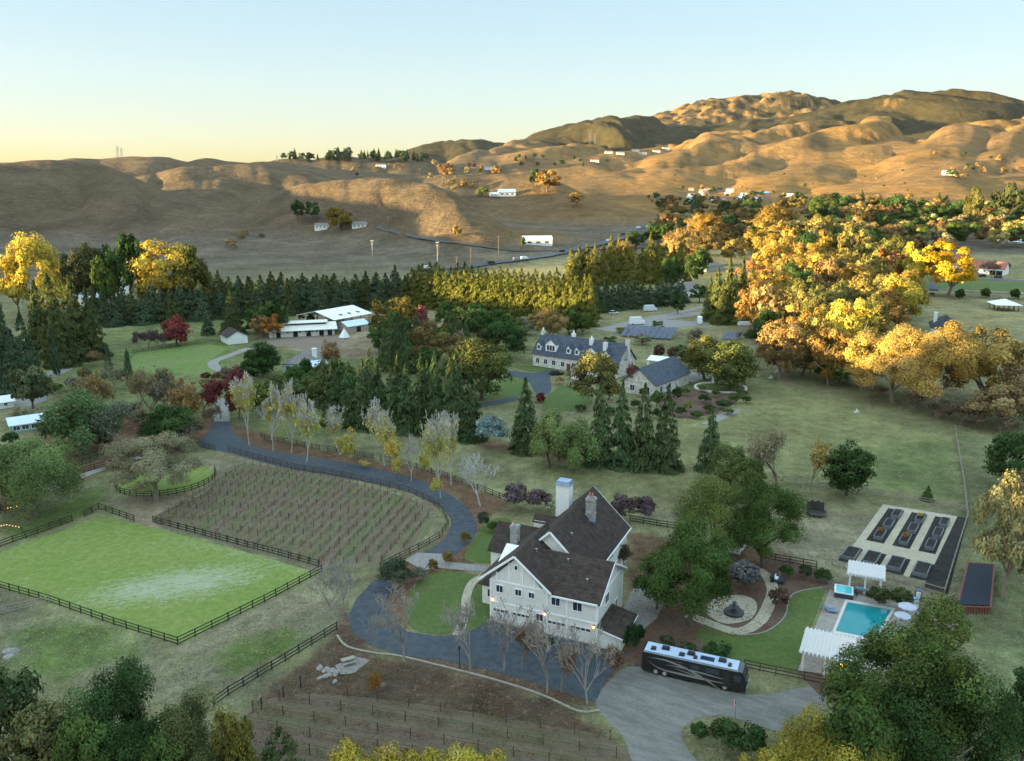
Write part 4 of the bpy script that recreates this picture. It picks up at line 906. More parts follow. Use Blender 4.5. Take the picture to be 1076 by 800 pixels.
fence('rail_fence', 'long dark rail fence between driveway and vineyard slope', [(240,474),(272,483),(310,493),(350,499),(400,510),(430,518),(452,528),(466,540),(471,552),(462,566),(440,578),(400,598)], fence_brown, group='dark rail fences of the drive')
fence('rail_fence', 'dark rail fence on the tree side of upper driveway', [(274,460),(286,466)], fence_brown, group='dark rail fences of the drive')
fence('rail_fence', 'dark rail fence behind the second pair of birches', [(292,464),(312,468),(336,473)], fence_brown, group='dark rail fences of the drive')
fence('rail_fence', 'dark rail fence behind the row of yellow birches', [(344,474),(392,482)], fence_brown, group='dark rail fences of the drive')
fence('rail_fence', 'dark rail fence running past bare white birch toward house', [(400,484),(430,490),(470,503),(510,518),(540,530)], fence_brown, group='dark rail fences of the drive')
fence('rail_fence', 'curved dark rail fence around the round pen under olive tree', [(rp_c[0] + (rp_r + .5) * math.cos(t), rp_c[1] + (rp_r + .5) * math.sin(t)) for t in [math.radians(k) for k in range(-165, 41, 9)]], fence_dark, wp=True, group='round pen fences')
fence('rail_fence', 'dark rail fence along the western lane under pepper tree', [(36,512),(78,499),(120,488)], fence_dark, group='fences by the western lane')
fence('rail_fence', 'short dark rail fence before the grey leafless shrubs', [(78,492),(103,483)], fence_dark, group='fences by the western lane')
fence('rail_fence', 'dark brown rail fence between pool lawn and gravel yard', [(782,702),(815,709),(845,715),(868,720)], fence_brown, group='garden fences')
fence('rail_fence', 'dark rail fence behind the garden near golf cart', [(800,587),(830,592),(858,597)], fence_dark, group='garden fences')
fence('rail_fence', 'dark rail fence behind the back of the big house', [(662,548),(690,553),(712,556)], fence_dark, group='garden fences')
fence('garden_fence', 'low pale topped fence along the front of raised bed garden', [(874,594),(900,601),(950,613),(992,625)], fence_pale, 1.2, 2, 2.6, .14, 'garden fences')
fence('garden_fence', 'pale wood fence along the outer side of raised bed garden', [(1017,543),(1004,585),(992,625)], fence_pale, 1.4, 3, 2.6, .14, 'garden fences')
fence('paddock_fence', 'grey wood fence across the meadow behind raised bed garden', [(822,506),(860,512),(910,519),(960,527),(1014,537)], fence_pale, 1.3, 3, 3.0, .12, 'meadow fences')
fence('paddock_fence', 'grey wood fence down the outer side of meadow', [(1003,452),(1008,480),(1013,510),(1016,541)], fence_pale, 1.4, 3, 3.2, .14, 'meadow fences', rh=.2)
fence('wire_fence', 'wire fence of thin posts along golden sycamores', [(833,407),(880,423),(930,440),(985,455),(1003,455)], fence_pale, 1.3, 2, 4.5, .12, 'meadow fences', rw=.02, rh=.03)
fence('wire_fence', 'thin wire fence beside the dirt field track', [(790,346),(803,367),(818,386),(835,408)], fence_pale, 1.3, 2, 5.0, .12, 'meadow fences', rw=.02, rh=.03)
fence('paddock_fence', 'long weathered fence across the field behind solar array', [(700,350),(760,347),(820,349),(860,353)], fence_pale, 1.3, 3, 5, .14, 'meadow fences')
fence('paddock_fence', 'dark paddock fence in front of the east lawn', [(960,311),(1000,312),(1050,315),(1110,318)], fence_brown, 1.3, 3, 5, .14, 'meadow fences')
fence('paddock_fence', 'dark rail fence along the paddock below red maple', [(140,371),(170,366),(215,360),(232,360)], fence_brown, 1.3, 3, 4, .14, 'meadow fences')
fence('paddock_fence', 'pale rail fence at foot of the arena bank', [(-30,652),(20,641),(52,634)], fence_pale, 1.3, 3, 2.6, .14, 'meadow fences')
# ------------------------------------------------------------------ timber kerbs
for lbl, pts, mm in (('curb', [(354,668),(365,680),(395,687),(420,690),(470,702),(520,715),(570,731),(608,748),(630,747)], fence_pale),):
    q = smooth([P(*p)[:2] for p in pts], False, 4); kb = MB()
    for a, b in zip(q[:-1], q[1:]): kb.bar((*a, .08), (*b, .08), .3, .2)
    tag(kb.build('timber_kerb', mm), 'pale timber kerb along the forecourt bank above brown soil', 'kerb')
q = smooth([P(*p)[:2] for p in [(869,617),(840,622),(829,630),(826,645),(818,656),(800,666),(775,668)]], False, 4); kb = MB()
for a, b in zip(q[:-1], q[1:]): kb.bar((*a, .08), (*b, .08), .22, .18)
tag(kb.build('stone_kerb', concrete), 'pale curved kerb between pool lawn and mulch bed', 'kerb')

# ------------------------------------------------------------------ motorhome
def motorhome():
    a, b = P(674, 706), P(783, 731); rz = ang(a, b); L = math.dist(a, b); o = empty('motorhome', a, rz); W = 2.6
    tag(o, 'long black motorhome with silver swirls and pale blue roof parked on gravel', 'motorhome')
    body = mat('gloss_black', (.016,.015,.015), .18, .2, spec=.6); silver = mat('silver_stripe', (.30,.29,.27), .35, .12, metal=.3); roofm = mat('motorhome_roof', (.34,.42,.52), .35, .05); tail = mat('dark_trim', (.03,.03,.032), .35)
    m = MB()
    prof = [(0, .45), (.12, .38), (L - .3, .38), (L + .0, .55), (L + .1, 1.3), (L - .12, 2.4), (L - .55, 3.25), (L - 1.2, 3.42), (.25, 3.42), (0, 3.2)]
    n = len(prof); m.add([(x, 0, z) for x, z in prof] + [(x, W, z) for x, z in prof], [tuple(range(n)), tuple(range(n, 2 * n))[::-1]] + [(k, (k + 1) % n, n + (k + 1) % n, n + k) for k in range(n)]); m.build('body', body, o)
    MB().box((L / 2 - .5, W / 2, 3.46), (L - 1.5, W - .16, .08)).build('roof', roofm, o)
    MB().box((L / 2 - .45, -.01, 3.34), (L - 1.2, .05, .13)).build('awning', mat('silver_rail', (.45,.48,.52), .3, .05, metal=.4), o)
    u = MB()
    for x, w, h in ((1.4, .7, .25), (3.0, 1.1, .32), (5.4, .8, .22), (6.6, 1.1, .34), (7.3, .5, .2), (10.9, 1.1, .32), (12.0, .5, .2)):
        if x < L - 1: MB().box((x, W / 2 + (.25 if w > 1 else -.4), 3.5 + h / 2), (w, .8, h), 0, None, .85).build('roof_unit', black, o)
    MB().box((8.9, W / 2, 3.53), (1.9, 1.0, .05)).build('solar_panel', pv, o)
    # swirling stripes on the side: thin raised bands
    def band(f, g, x0, x1, nm='stripe'):
        q = [x0 + (x1 - x0) * i / 24 for i in range(25)]; vs = [(x, -.012, f(x)) for x in q] + [(x, -.012, f(x) - g(x)) for x in q] + [(x, .01, f(x)) for x in q] + [(x, .01, f(x) - g(x)) for x in q]
        N = 25; fs = []
        for i in range(24): fs += [(i, i + 1, N + i + 1, N + i), (2 * N + i, 2 * N + i + 1, i + 1, i), (N + i, N + i + 1, 3 * N + i + 1, 3 * N + i)]
        MB().add(vs, fs).build(nm, silver, o)
    k = L / 13.5
    band(lambda x: 2.75 - .35 * ((x / k - 3.2) / 3) ** 2 - max(0, x / k - 3.2) * .10, lambda x: .30 * math.sin(math.pi * min(1, max(0, (x / k - .9) / 10.6))) + .01, .9 * k, 11.0 * k)
    band(lambda x: 2.1 - .30 * ((x / k - 5.0) / 2.6) ** 2 * (1 if x / k < 5 else .25), lambda x: .20 * math.sin(math.pi * min(1, max(0, (x / k - 3.2) / 8.2))) + .01, 3.2 * k, 11.3 * k)
    band(lambda x: 1.15 + .9 * max(0, 1 - (x / k - .8) / 2.4) ** 2, lambda x: .28 * math.sin(math.pi * min(1, max(0, (x / k - .8) / 11))) + .01, .8 * k, 11.6 * k)
    band(lambda x: 1.75 - .12 * (x / k - 4.2), lambda x: .16 * math.sin(math.pi * min(1, max(0, (x / k - 4.2) / 6))) + .01, 4.2 * k, 10.0 * k)
    for x, w, z, h in ((9.2 * k, 1.9, 2.55, .75), (7.0 * k, 1.2, 2.6, .5), (4.9 * k, .9, 2.7, .45)): MB().box((x, -.02, z), (w, .05, h)).build('window', glass_d, o)
    MB().box((11.0 * k, -.02, 1.75), (.8, .05, 2.2)).build('door', tail, o)
    MB().box((12.35 * k, -.02, 2.25), (.9, .05, .9)).build('cab_window', glass_d, o)
    w = MB(); slab(w, [(L + .07, .15, 1.55), (L + .07, W - .15, 1.55), (L - .40, W - .2, 2.95), (L - .40, .2, 2.95)], -.05); w.build('windscreen', glass_d, o)
    lamp = mat('lamp_lens', (.7,.7,.68), .15, .05)
    for y in (.35, W - .35): MB().box((L + .06, y, .95), (.12, .42, .26)).build('headlight', lamp, o)
    MB().box((L + .05, W / 2, .62), (.14, W - .1, .26)).build('bumper', silver, o)
    for x in (1.9 * k, 3.1 * k, 10.9 * k):
        for y in (.14, W - .14):
            t = MB().tube((x, y - .15, .5), (x, y + .15, .5), .5, .5, 16).build('wheel', rubber, o); s = -1 if y < 1 else 1
            MB().tube((x, y + s * .12, .5), (x, y + s * .18, .5), .31, .27, 12).build('rim', mat('alloy_rim', (.65,.65,.65), .25, .05, metal=.7), t)
    MB().bar((L - .05, -.05, 2.3), (L + .25, -.3, 2.1), .12, .3).build('mirror', tail, o)
motorhome()

# ------------------------------------------------------------------ pool terrace
a, b, c_, d_ = P(890.5, 633.5), P(937, 641.5), P(918, 672), P(878, 664)
water_m = mat('pool_water', (.010,.20,.22), .12, .12, .5, bump=.08, spec=.22); coping = mat('pool_coping', (.50,.47,.43), .7, .08)
def lift(p, z): return (p[0], p[1], z)
pool = MB()
ctr = [(a[i] + b[i] + c_[i] + d_[i]) / 4 for i in (0, 1)]
def outset(p, s): v = Vector((p[0] - ctr[0], p[1] - ctr[1])); v = v * (1 + s / v.length); return (ctr[0] + v.x, ctr[1] + v.y)
inn = [tuple(p[:2]) for p in (a, b, c_, d_)]; outp = [outset(p, .9) for p in inn]
po = empty('swimming_pool', (ctr[0], ctr[1], 0)); tag(po, 'rectangular turquoise swimming pool with pale coping between the pergolas', 'pool')
rel = lambda q, z: [(p[0] - ctr[0], p[1] - ctr[1], z) for p in q]
vs = rel(inn, .16) + rel(outp, .16) + rel(inn, .07) + rel(outp, .0); fs = []
for k in range(4): j = (k + 1) % 4; fs += [(k, j, 4 + j, 4 + k), (k, 8 + k, 8 + j, j), (4 + k, 4 + j, 12 + j, 12 + k)]
MB().add(vs, fs).build('coping', coping, po); MB().add(rel(inn, .10), [(0, 1, 2, 3)]).build('water', water_m, po)
ADK = ang(a, b)
def pergola(label, pa, pb, depth, h, nr, stand=True):
    A, rz, L = from_edge(pa, pb); o = empty('pergola', A, rz); tag(o, label, 'pergola', 'white pergolas beside the pool'); pw = mat('pergola_white', (.66,.64,.62), .6, .05)
    for x in (.4, L / 2, L - .4):
        for y in (.4, depth - .4): MB().box((x, y, h / 2), (.28, .28, h)).build('post', pw, o)
    for y in (.4, depth - .4): MB().box((L / 2, y, h + .15), (L + .5, .2, .3)).build('beam', pw, o)
    for k in range(nr): MB().box((.1 + (L - .2) * k / (nr - 1), depth / 2, h + .42), (.10, depth + 1.0, .22)).build('rafter', pw, o)
    lt = MB(); n = int(depth / .22)
    for k in range(n): lt.box((L / 2, .1 + (depth - .2) * k / (n - 1), h + .56), (L + .3, .10, .06))
    lt.build('lattice', pw, o)
    return o, L
pergola('larger white pergola over the fire pit end of pool terrace', (839,707), (892,720), 6.8, 3.0, 13)
pergola('smaller white pergola over bar between hot tub and clipped hedge', (889,622), (927,629), 5.2, 3.0, 11)
# hot tub
ht = P(872, 624); o = empty('hot_tub', P(876, 628), ADK); tag(o, 'square hot tub with turquoise water and dark sides by the pergola', 'hot tub')
m = MB(); m.box((1.5, 1.6, .45), (2.9, 3.1, .9)); m.build('cabinet', mat('tub_side', (.035,.045,.06), .6), o)
m = MB(); 
for x, y, w, d in ((1.5, .15, 3.0, .3), (1.5, 3.05, 3.0, .3), (.15, 1.6, .3, 2.6), (2.85, 1.6, .3, 2.6)): m.box((x, y, .96), (w, d, .13))
m.build('rim', mat('tub_rim', (.52,.58,.60), .4), o); MB().add([(.3, .3, .93), (2.7, .3, .93), (2.7, 2.9, .93), (.3, 2.9, .93)], [(0, 1, 2, 3)]).build('water', mat('tub_water', (.05,.42,.44), .08, .15), o)
def lounger(px, py, rz, label):
    o = empty('sun_lounger', P(px, py), rz); tag(o, label, 'sun lounger', 'sun loungers on the pool terrace'); cm = mat('blue_cushion', (.13,.19,.28), .8)
    MB().box((1.0, 0, .36), (1.35, .66, .12)).build('seat', cm, o); m = MB(); slab(m, [(.35, -.33, .42), (.35, .33, .42), (-.25, .33, .95), (-.25, -.33, .95)], .1); m.build('backrest', cm, o)
    for x in (.45, 1.55):
        for y in (-.28, .28): MB().box((x, y, .15), (.06, .06, .3)).build('leg', steel, o)
lounger(865, 640, ADK + .1, 'blue sun lounger nearer the hot tub'); lounger(868, 643, ADK + .1, 'blue sun lounger nearer the large pergola')
def umbrella(px, py, label, closed=False, r=1.45):
    o = empty('patio_umbrella', P(px, py)); tag(o, label, 'umbrella', 'umbrellas on the pool terrace'); um = mat('umbrella_cloth', (.38,.41,.47), .8)
    MB().tube((0, 0, 0), (0, 0, 2.9), .04, .03, 8).build('pole', steel, o); m = MB()
    if closed: m.tube((0, 0, 1.1), (0, 0, 2.0), .22, .26, 8).tube((0, 0, 2.0), (0, 0, 2.85), .26, .05, 8)
    else:
        n = 8; vs = [(r * math.cos(2 * math.pi * k / n), r * math.sin(2 * math.pi * k / n), 2.15) for k in range(n)] + [(0, 0, 2.8)] + [(r * math.cos(2 * math.pi * k / n), r * math.sin(2 * math.pi * k / n), 2.03) for k in range(n)]
        m.add(vs, [(k, (k + 1) % n, n) for k in range(n)] + [(k, n + 1 + k, n + 1 + (k + 1) % n, (k + 1) % n) for k in range(n)])
    m.build('canopy', um, o)
umbrella(952, 650, 'open pale umbrella beyond the pool corner'); umbrella(947, 660, 'open pale umbrella partly hidden by big oak', r=1.3); umbrella(934, 637, 'closed white umbrella against the clipped hedge', True)
def bar_table():
    o = empty('bar_table', P(905, 624), ADK); tag(o, 'dark bar table with blue top under the smaller pergola', 'table')
    MB().box((0, 0, 1.0), (2.0, .9, .08)).build('tabletop', mat('blue_top', (.10,.20,.34), .4), o)
    for x in (-.85, .85):
        for y in (-.35, .35): MB().box((x, y, .48), (.08, .08, .96)).build('leg', black, o)
    for k, x in enumerate((-1.4, 1.5)):
        s = empty('bar_stool', P(900 + 12 * k, 627)); tag(s, ['dark stool at the hot tub end of bar table', 'dark stool at the hedge end of bar table'][k], 'stool'); MB().tube((0, 0, .7), (0, 0, .78), .2, .2, 10).build('seat', black, s)
        for q in range(4): MB().tube((.15 * math.cos(q * 1.57), .15 * math.sin(q * 1.57), 0), (.1 * math.cos(q * 1.57), .1 * math.sin(q * 1.57), .7), .025, .025, 5).build('leg', black, s)
bar_table()
fp = empty('fire_pit', P(884, 705)); tag(fp, 'square stone fire pit with orange flames under larger pergola', 'fire pit')
MB().box((0, 0, .25), (1.5, 1.5, .5)).build('surround', stone, fp)
fm = MB()
for k in range(7): a2 = k * .9; fm.tube((.3 * math.cos(a2), .3 * math.sin(a2), .5), (.2 * math.cos(a2), .2 * math.sin(a2), .8 + .12 * (k % 3)), .14, .02, 6)
fm.build('flame', mat('flame', (1, .4, .08), .5, .02, emit=((1, .32, .05), 4)), fp)
def vending(px, py, label, m_):
    o = empty('pool_cabinet', P(px, py), ADK); tag(o, label, 'cabinet'); MB().box((0, 0, .95), (.9, .8, 1.9)).build('body', m_, o); MB().box((0, -.42, 1.0), (.7, .04, 1.5)).build('door', white, o)
vending(962, 640, 'blue cabinet standing at the end of the clipped hedge', mat('blue_cabinet', (.14,.26,.48), .5)); vending(964, 631, 'dark cabinet in front of the garden fence', mat('navy_cabinet', (.05,.07,.14), .5))
# raised beds
bedside = mat('bed_boards', (.14,.15,.16), .7, .2)
def raised(u0, u1, v0, v1, h, label, plantc=None):
    q = gpoly(u0, u1, v0, v1); c = [sum(p[i] for p in q) / 4 for i in (0, 1)]; o = empty('raised_bed', (c[0], c[1], 0)); tag(o, label, 'planter', 'raised garden beds')
    R = [(p[0] - c[0], p[1] - c[1]) for p in q]; m = MB()
    for k in range(4): m.bar((*R[k], h / 2), (*R[(k + 1) % 4], h / 2), .12, h)
    m.build('frame', bedside, o); MB().prism([(x * .93, y * .93) for x, y in R], .05, h * .85).build('soil', black_mulch if plantc is None else mat('bed_soil', (.05,.045,.035), .9), o)
    return o, R
BEDS = [(.12,.20,.52,.62,'far left column of beds nearest the path'), (.15,.23,.33,.44,''), (.18,.26,.12,.22,'')]
k = 0; TXT = ['nearest planter of the bed column beside dry lawn, orange plants inside', 'middle planter of the bed column beside dry lawn', 'farthest planter of the bed column beside dry lawn', 'nearest planter of central bed column, orange plants inside', 'middle planter of central bed column', 'farthest planter of central bed column, yellow plant inside', 'nearest planter of the bed column beside outer fence', 'middle planter of the bed column beside outer fence', 'farthest planter of the bed column beside outer fence']
PLANTS = []
for cu in (.17, .48, .79):
    for j, (v0, v1) in enumerate(((.47,.60), (.28,.41), (.10,.22))):
        du = .02 * j; o, R = raised(cu + du, cu + du + .10, v0, v1, .75, TXT[k]); k += 1
        if k in (1, 4, 6): PLANTS.append((gq(cu + du + .05, (v0 + v1) / 2), 'orange leafed plant growing in planter' if k != 6 else 'yellow plant growing in planter', k))
for u, t in ((-.02, 'front row planter nearest hot tub, bare soil'), (.22, 'front row planter second from hot tub'), (.50, 'front row planter second from outer fence'), (.79, 'front row planter nearest outer fence')): raised(u, u + .15, .82, .97, .8, t)
# trampoline
o = empty('trampoline', P(857, 541)); tag(o, 'round black trampoline with half collapsed net on dry grass', 'trampoline'); R = 2.2
m = MB(); N = 24
for k in range(N): t0, t1 = 2 * math.pi * k / N, 2 * math.pi * (k + 1) / N; m.bar((R * math.cos(t0), R * math.sin(t0), .8), (R * math.cos(t1), R * math.sin(t1), .8), .22, .09)
m.build('frame', mat('pad_brown', (.11,.08,.06), .8), o); MB().prism([(R * .93 * math.cos(2 * math.pi * k / N), R * .93 * math.sin(2 * math.pi * k / N)) for k in range(N)], .74, .77).build('mat', black, o)
for k in range(6): t = k * math.pi / 3 + .3; MB().tube((R * math.cos(t), R * math.sin(t), 0), (R * math.cos(t), R * math.sin(t), .8), .05, .05, 6).build('leg', steel, o)
for k in range(4): t = k * .62 + .4; MB().tube((R * math.cos(t), R * math.sin(t), .8), (R * .97 * math.cos(t), R * .97 * math.sin(t), 2.7), .04, .04, 6).build('pole', steel, o)
m = MB(); n = 14; vs = []
for k in range(n + 1): t = .4 + 1.86 * k / n; z = 2.6 - .5 * abs(math.sin(k * .67)); vs += [(R * math.cos(t), R * math.sin(t), .82), (R * .97 * math.cos(t), R * .97 * math.sin(t), z), (R * .95 * math.cos(t), R * .95 * math.sin(t), .82), (R * .92 * math.cos(t), R * .92 * math.sin(t), z)]
m.add(vs, [f for k in range(n) for f in ((4 * k, 4 * k + 4, 4 * k + 5, 4 * k + 1), (4 * k + 2, 4 * k + 3, 4 * k + 7, 4 * k + 6))]); m.build('net', mat('dark_net', (.05,.04,.035), .9), o)
# long low shelter with red edging
SQ = [P(1006, 637, 1.3), P(1041, 638, 1.3), P(1045, 593, 1.3), P(1017, 591, 1.3)]; o = empty('low_shelter', (SQ[0][0], SQ[0][1], 0)); tag(o, 'low flat shelter with blue black panel top and red slatted edge', 'shelter')
q = [Vector((p[0] - SQ[0][0], p[1] - SQ[0][1], 0)) for p in SQ]; qc = (q[0] + q[1] + q[2] + q[3]) / 4
MB().prism([tuple((qc + (p - qc) * .93).xy) for p in q], 1.2, 1.32, None).build('roof', mat('blue_black_panel', (.012,.018,.028), .85, .5, 4), o)
rs_ = mat('red_slats', (.17,.055,.042), .8, .3, 5)
for a, b in zip(q, q[1:] + q[:1]):
    m = MB(); n = int((b - a).length / .42); th = ang(a, b)
    for k in range(n): p = a.lerp(b, (k + .5) / n); m.box((p.x, p.y, .62), (.27, .09, 1.2), th)
    m.bar(a + Vector((0, 0, 1.26)), b + Vector((0, 0, 1.26)), .3, .1); m.build('slatted_side', rs_, o)
# golf cart
o = empty('golf_cart', P(817, 612), -.5); tag(o, 'dark utility cart with white seat parked by round shrub', 'cart')
MB().box((0, 0, .5), (2.4, 1.2, .35), 0, None, .9).box((.85, 0, .85), (.6, 1.1, .4), 0, None, .7).build('body', mat('cart_blue', (.03,.04,.055), .4), o)
MB().box((-.2, 0, .8), (.5, 1.0, .2)).box((-.45, 0, 1.1), (.12, 1.0, .5)).build('seat', white, o); MB().box((-.9, 0, .85), (.8, 1.1, .3)).build('cargo_bed', black, o)
for x in (-.8, .8):
    for y in (-.6, .6): MB().tube((x, y - .1, .32), (x, y + .1, .32), .32, .32, 12).build('wheel', rubber, o)
MB().tube((.4, -.5, 1.0), (.2, -.5, 1.9), .04, .04, 6).tube((.4, .5, 1.0), (.2, .5, 1.9), .04, .04, 6).bar((.2, -.5, 1.9), (.2, .5, 1.9), .06, .06).build('roll_bar', steel, o)
# fountain
o = empty('fountain', P(771, 645)); tag(o, 'dark tiered fountain ringed by pale boulders in the garden court', 'fountain'); fs_ = mat('fountain_stone', (.05,.05,.048), .6, .3)
MB().tube((0, 0, 0), (0, 0, .45), 1.5, 1.6, 18).build('basin', fs_, o); MB().tube((0, 0, .45), (0, 0, 1.1), .25, .2, 10).tube((0, 0, 1.1), (0, 0, 1.3), .3, .85, 14).tube((0, 0, 1.3), (0, 0, 1.8), .15, .12, 10).tube((0, 0, 1.8), (0, 0, 1.95), .15, .45, 12).tube((0, 0, 1.95), (0, 0, 2.3), .1, .04, 8).build('tier', fs_, o)
rr = random.Random(9); bmat_ = mat('pale_boulder', (.24,.22,.195), .9, .25, 2)
def boulder(x, y, s, label, group):
    m = MB(); m.dome((0, 0, -.1 * s), s, s * rr.uniform(.6, .9), s * rr.uniform(.5, .8), 9, 4, -.2, None, .18, rr); o = m.build('boulder', bmat_, loc=(x, y, 0), rz=rr.uniform(0, 6)); tag(o, label, 'boulder', group)
for k in range(11):
    t = k * .57; p = P(771, 645); boulder(p[0] + 2.3 * math.cos(t), p[1] + 2.0 * math.sin(t), rr.uniform(.25, .5), 'pale boulder in the ring around dark fountain', 'boulders around the fountain')
# bench and boulders on the brown slope
o = empty('picnic_bench', P(366, 697), .5); tag(o, 'weathered picnic bench on pale slab above lower vineyard', 'bench')
for y in (0,): MB().box((0, 0, .75), (2.0, .8, .07)).build('tabletop', fence_pale, o)
for y in (-.75, .75): MB().box((0, y, .45), (2.0, .3, .06)).build('seat', fence_pale, o)
for x in (-.7, .7): MB().box((x, 0, .37), (.1, 1.5, .1)).box((x, 0, .37), (.1, .1, .7)).build('leg', fence_pale, o)
sheet('bench_slab', [(352,700),(372,690),(389,694),(372,708),(358,709)], concrete, 5)
for k in range(9): p = P(332 + rr.uniform(0, 22), 703 + rr.uniform(-2, 14)); boulder(p[0], p[1], rr.uniform(.35, .75), 'pale boulder heaped beside picnic bench slab', 'boulders beside the bench')
for k in range(3): p = P((8, 14, 9)[k], (686, 685, 690)[k]); boulder(p[0], p[1], .9, 'pale rock on grass below arena fence', 'rocks below the arena')
# flag
o = empty('flagpole', P(772, 757)); tag(o, 'short flagpole with red white and blue flag in gravel yard', 'flag')
MB().tube((0, 0, 0), (0, 0, 3.0), .04, .03, 8).build('pole', steel, o); fl = MB(); red = mat('flag_red', (.45,.03,.04), .8, .05); wht = mat('flag_white', (.7,.7,.7), .8, .05); blu = mat('flag_blue', (.03,.05,.22), .8, .05)
for k in range(7): fl.box((0, .42, 1.75 + k * .15), (.02, .8, .15), 0, red if k % 2 == 0 else wht)
fl.box((0, .20, 2.48), (.03, .36, .5), 0, blu); fl.build('flag', None, o)
# lamp post on the kerb, string lights, stakes
lm = empty('lamp_post', P(483, 703)); tag(lm, 'slim dark lamp post between bare trees on the forecourt edge', 'lamp post'); MB().tube((0, 0, 0), (0, 0, 3.3), .07, .05, 8).box((0, 0, .05), (.5, .5, .1)).build('pole', black, lm); MB().box((0, 0, 3.45), (.3, .3, .4), 0, None, .7).build('lantern', black, lm)
bulb = mat('warm_bulb', (1, .6, .25), .5, .02, emit=((1, .5, .12), 1.0))
def string_lights(px, label, n):
    q = [Vector((*P(*p)[:2], 1.4)) for p in px]; o = empty('string_lights', q[0]); tag(o, label, 'string lights'); cb = MB(); bl = []
    for a, b in zip(q[:-1], q[1:]):
        cb.bar(a - q[0], b - q[0], .03, .03)
    cb.build('cable', black, o)
    tot = [(a, b) for a, b in zip(q[:-1], q[1:])]
    for k in range(n):
        s = k / n * len(tot); a, b = tot[int(s)]; p = a.lerp(b, s - int(s)) - q[0]; m = MB(); m.dome((p.x, p.y, p.z - .1), .06, .06, .08, 8, 3); m.build('bulb', bulb, o)
    for p in (q[0], q[-1]): MB().tube(p - q[0] - Vector((0, 0, 1.4)), p - q[0], .05, .05, 6).build('pole', black, o)
string_lights([(-6,561),(8,558),(24,561)], 'string of warm bulbs on arena entrance fence', 10)
string_lights([(6,541),(20,538),(34,533)], 'string of warm bulbs below the large pepper tree', 9)
for k, (px, py) in enumerate(((275,745),(298,733),(316,722))):
    tag(MB().tube((0, 0, 0), (0, 0, 1.7), .1, .09, 8).tube((0, 0, 1.7), (0, 0, 1.76), .12, .05, 8).build('wood_post', fence_dark, loc=P(px, py)), ['dark end post of lower vineyard nearest the big shrubs', 'dark end post of lower vineyard between two others', 'dark end post of lower vineyard nearest the boulders'][k], 'post', 'end posts of the lower vineyard')
# vineyard rows
VINE = []
vpost = MB().box((0, 0, .75), (.09, .09, 1.5)).mesh('post', fence_brown)
def vine_rows(poly_px, pa, pb, sp, post_sp, label, group):
    poly = [P(*p)[:2] for p in poly_px]; a, b = P(*pa), P(*pb); th = ang(a, b); c, s = math.cos(th), math.sin(th)
    R = [(p[0] * c + p[1] * s, -p[0] * s + p[1] * c) for p in poly]; v0 = min(p[1] for p in R); v1 = max(p[1] for p in R); v = v0 + sp * .6
    while v < v1 - sp * .3:
        xs = []
        for (x0, y0), (x1, y1) in zip(R, R[1:] + R[:1]):
            if (y0 <= v) != (y1 <= v): xs.append(x0 + (v - y0) / (y1 - y0) * (x1 - x0))
        xs.sort()
        if len(xs) >= 2 and xs[-1] - xs[0] > 5:
            u0, u1 = xs[0], xs[-1]; o = empty('vine_row', (u0 * c - v * s, u0 * s + v * c, 0), th); tag(o, label, 'vine row', group); n = max(2, round((u1 - u0) / post_sp))
            for i in range(n + 1): link('post', vpost, o, ((u1 - u0) * i / n, 0, 0))
            MB().bar((0, 0, 1.3), (u1 - u0, 0, 1.3), .02, .02).bar((0, 0, .85), (u1 - u0, 0, .85), .02, .02).build('wire', fence_brown, o)
            VINE.append((o, u1 - u0))
        v += sp
vine_rows([(163,549),(215,520),(250,489),(300,494),(350,504),(400,517),(435,528),(452,546),(440,566),(405,590),(340,594),(250,572)], (205,550), (288,493), 2.15, 4.5, 'row of bare vines on wire and posts across the vineyard slope', 'vine rows of the upper vineyard')
vine_rows([(262,748),(310,728),(420,735),(640,775),(660,830),(240,830)], (300,735), (620,790), 3.0, 4.5, 'row of bare vines in brown soil of the lower vineyard', 'vine rows of the lower vineyard')

# ------------------------------------------------------------------ vehicles, poles and pylons
def car(name, label, cat, p, rz, col, L=4.6, W=1.9, H=1.5, van=False, group=None, sc=1.0):
    o = empty(name, p, rz); tag(o, label, cat, group); o.scale = (sc, sc, sc)
    pm = mat('car_' + '_'.join(f'{int(c * 100):02d}' for c in col), col, .3, .04, spec=.6); h = H * .55
    m = MB(); prof = [(-L / 2, .35), (L / 2, .35), (L / 2 + .05, h * .75), (L / 2 - .1, h), (-L / 2, h + .05)]; n = len(prof)
    m.add([(x, -W / 2, z) for x, z in prof] + [(x, W / 2, z) for x, z in prof], [tuple(range(n)), tuple(range(n, 2 * n))[::-1]] + [(k, (k + 1) % n, n + (k + 1) % n, n + k) for k in range(n)]); m.build('body', pm, o)
    q = [(-L * .48, h), (L * .38 if van else L * .22, h), (L * .28 if van else L * .06, H), (-L * .46 if van else -L * .34, H)]
    m = MB(); n = 4; m.add([(x, -W * .46, z) for x, z in q] + [(x, W * .46, z) for x, z in q], [(0, 1, 2, 3), (7, 6, 5, 4), (0, 4, 5, 1), (1, 5, 6, 2), (2, 6, 7, 3), (3, 7, 4, 0)]); m.build('cabin', pm if van else glass_d, o)
    MB().box(((q[2][0] + q[3][0]) / 2, 0, H + .02), (q[2][0] - q[3][0], W * .9, .05)).build('roof', pm, o)
    for x in (-L * .31, L * .31):
        for y in (-W / 2 + .08, W / 2 - .08): MB().tube((x, y - .1, .33), (x, y + .1, .33), .33, .33, 12).build('wheel', rubber, o)
    return o
car('parked_car', 'black car parked on the manor drive', 'car', P(585, 394), .3, (.012, .013, .016), 5.0, 2.0, 1.7)
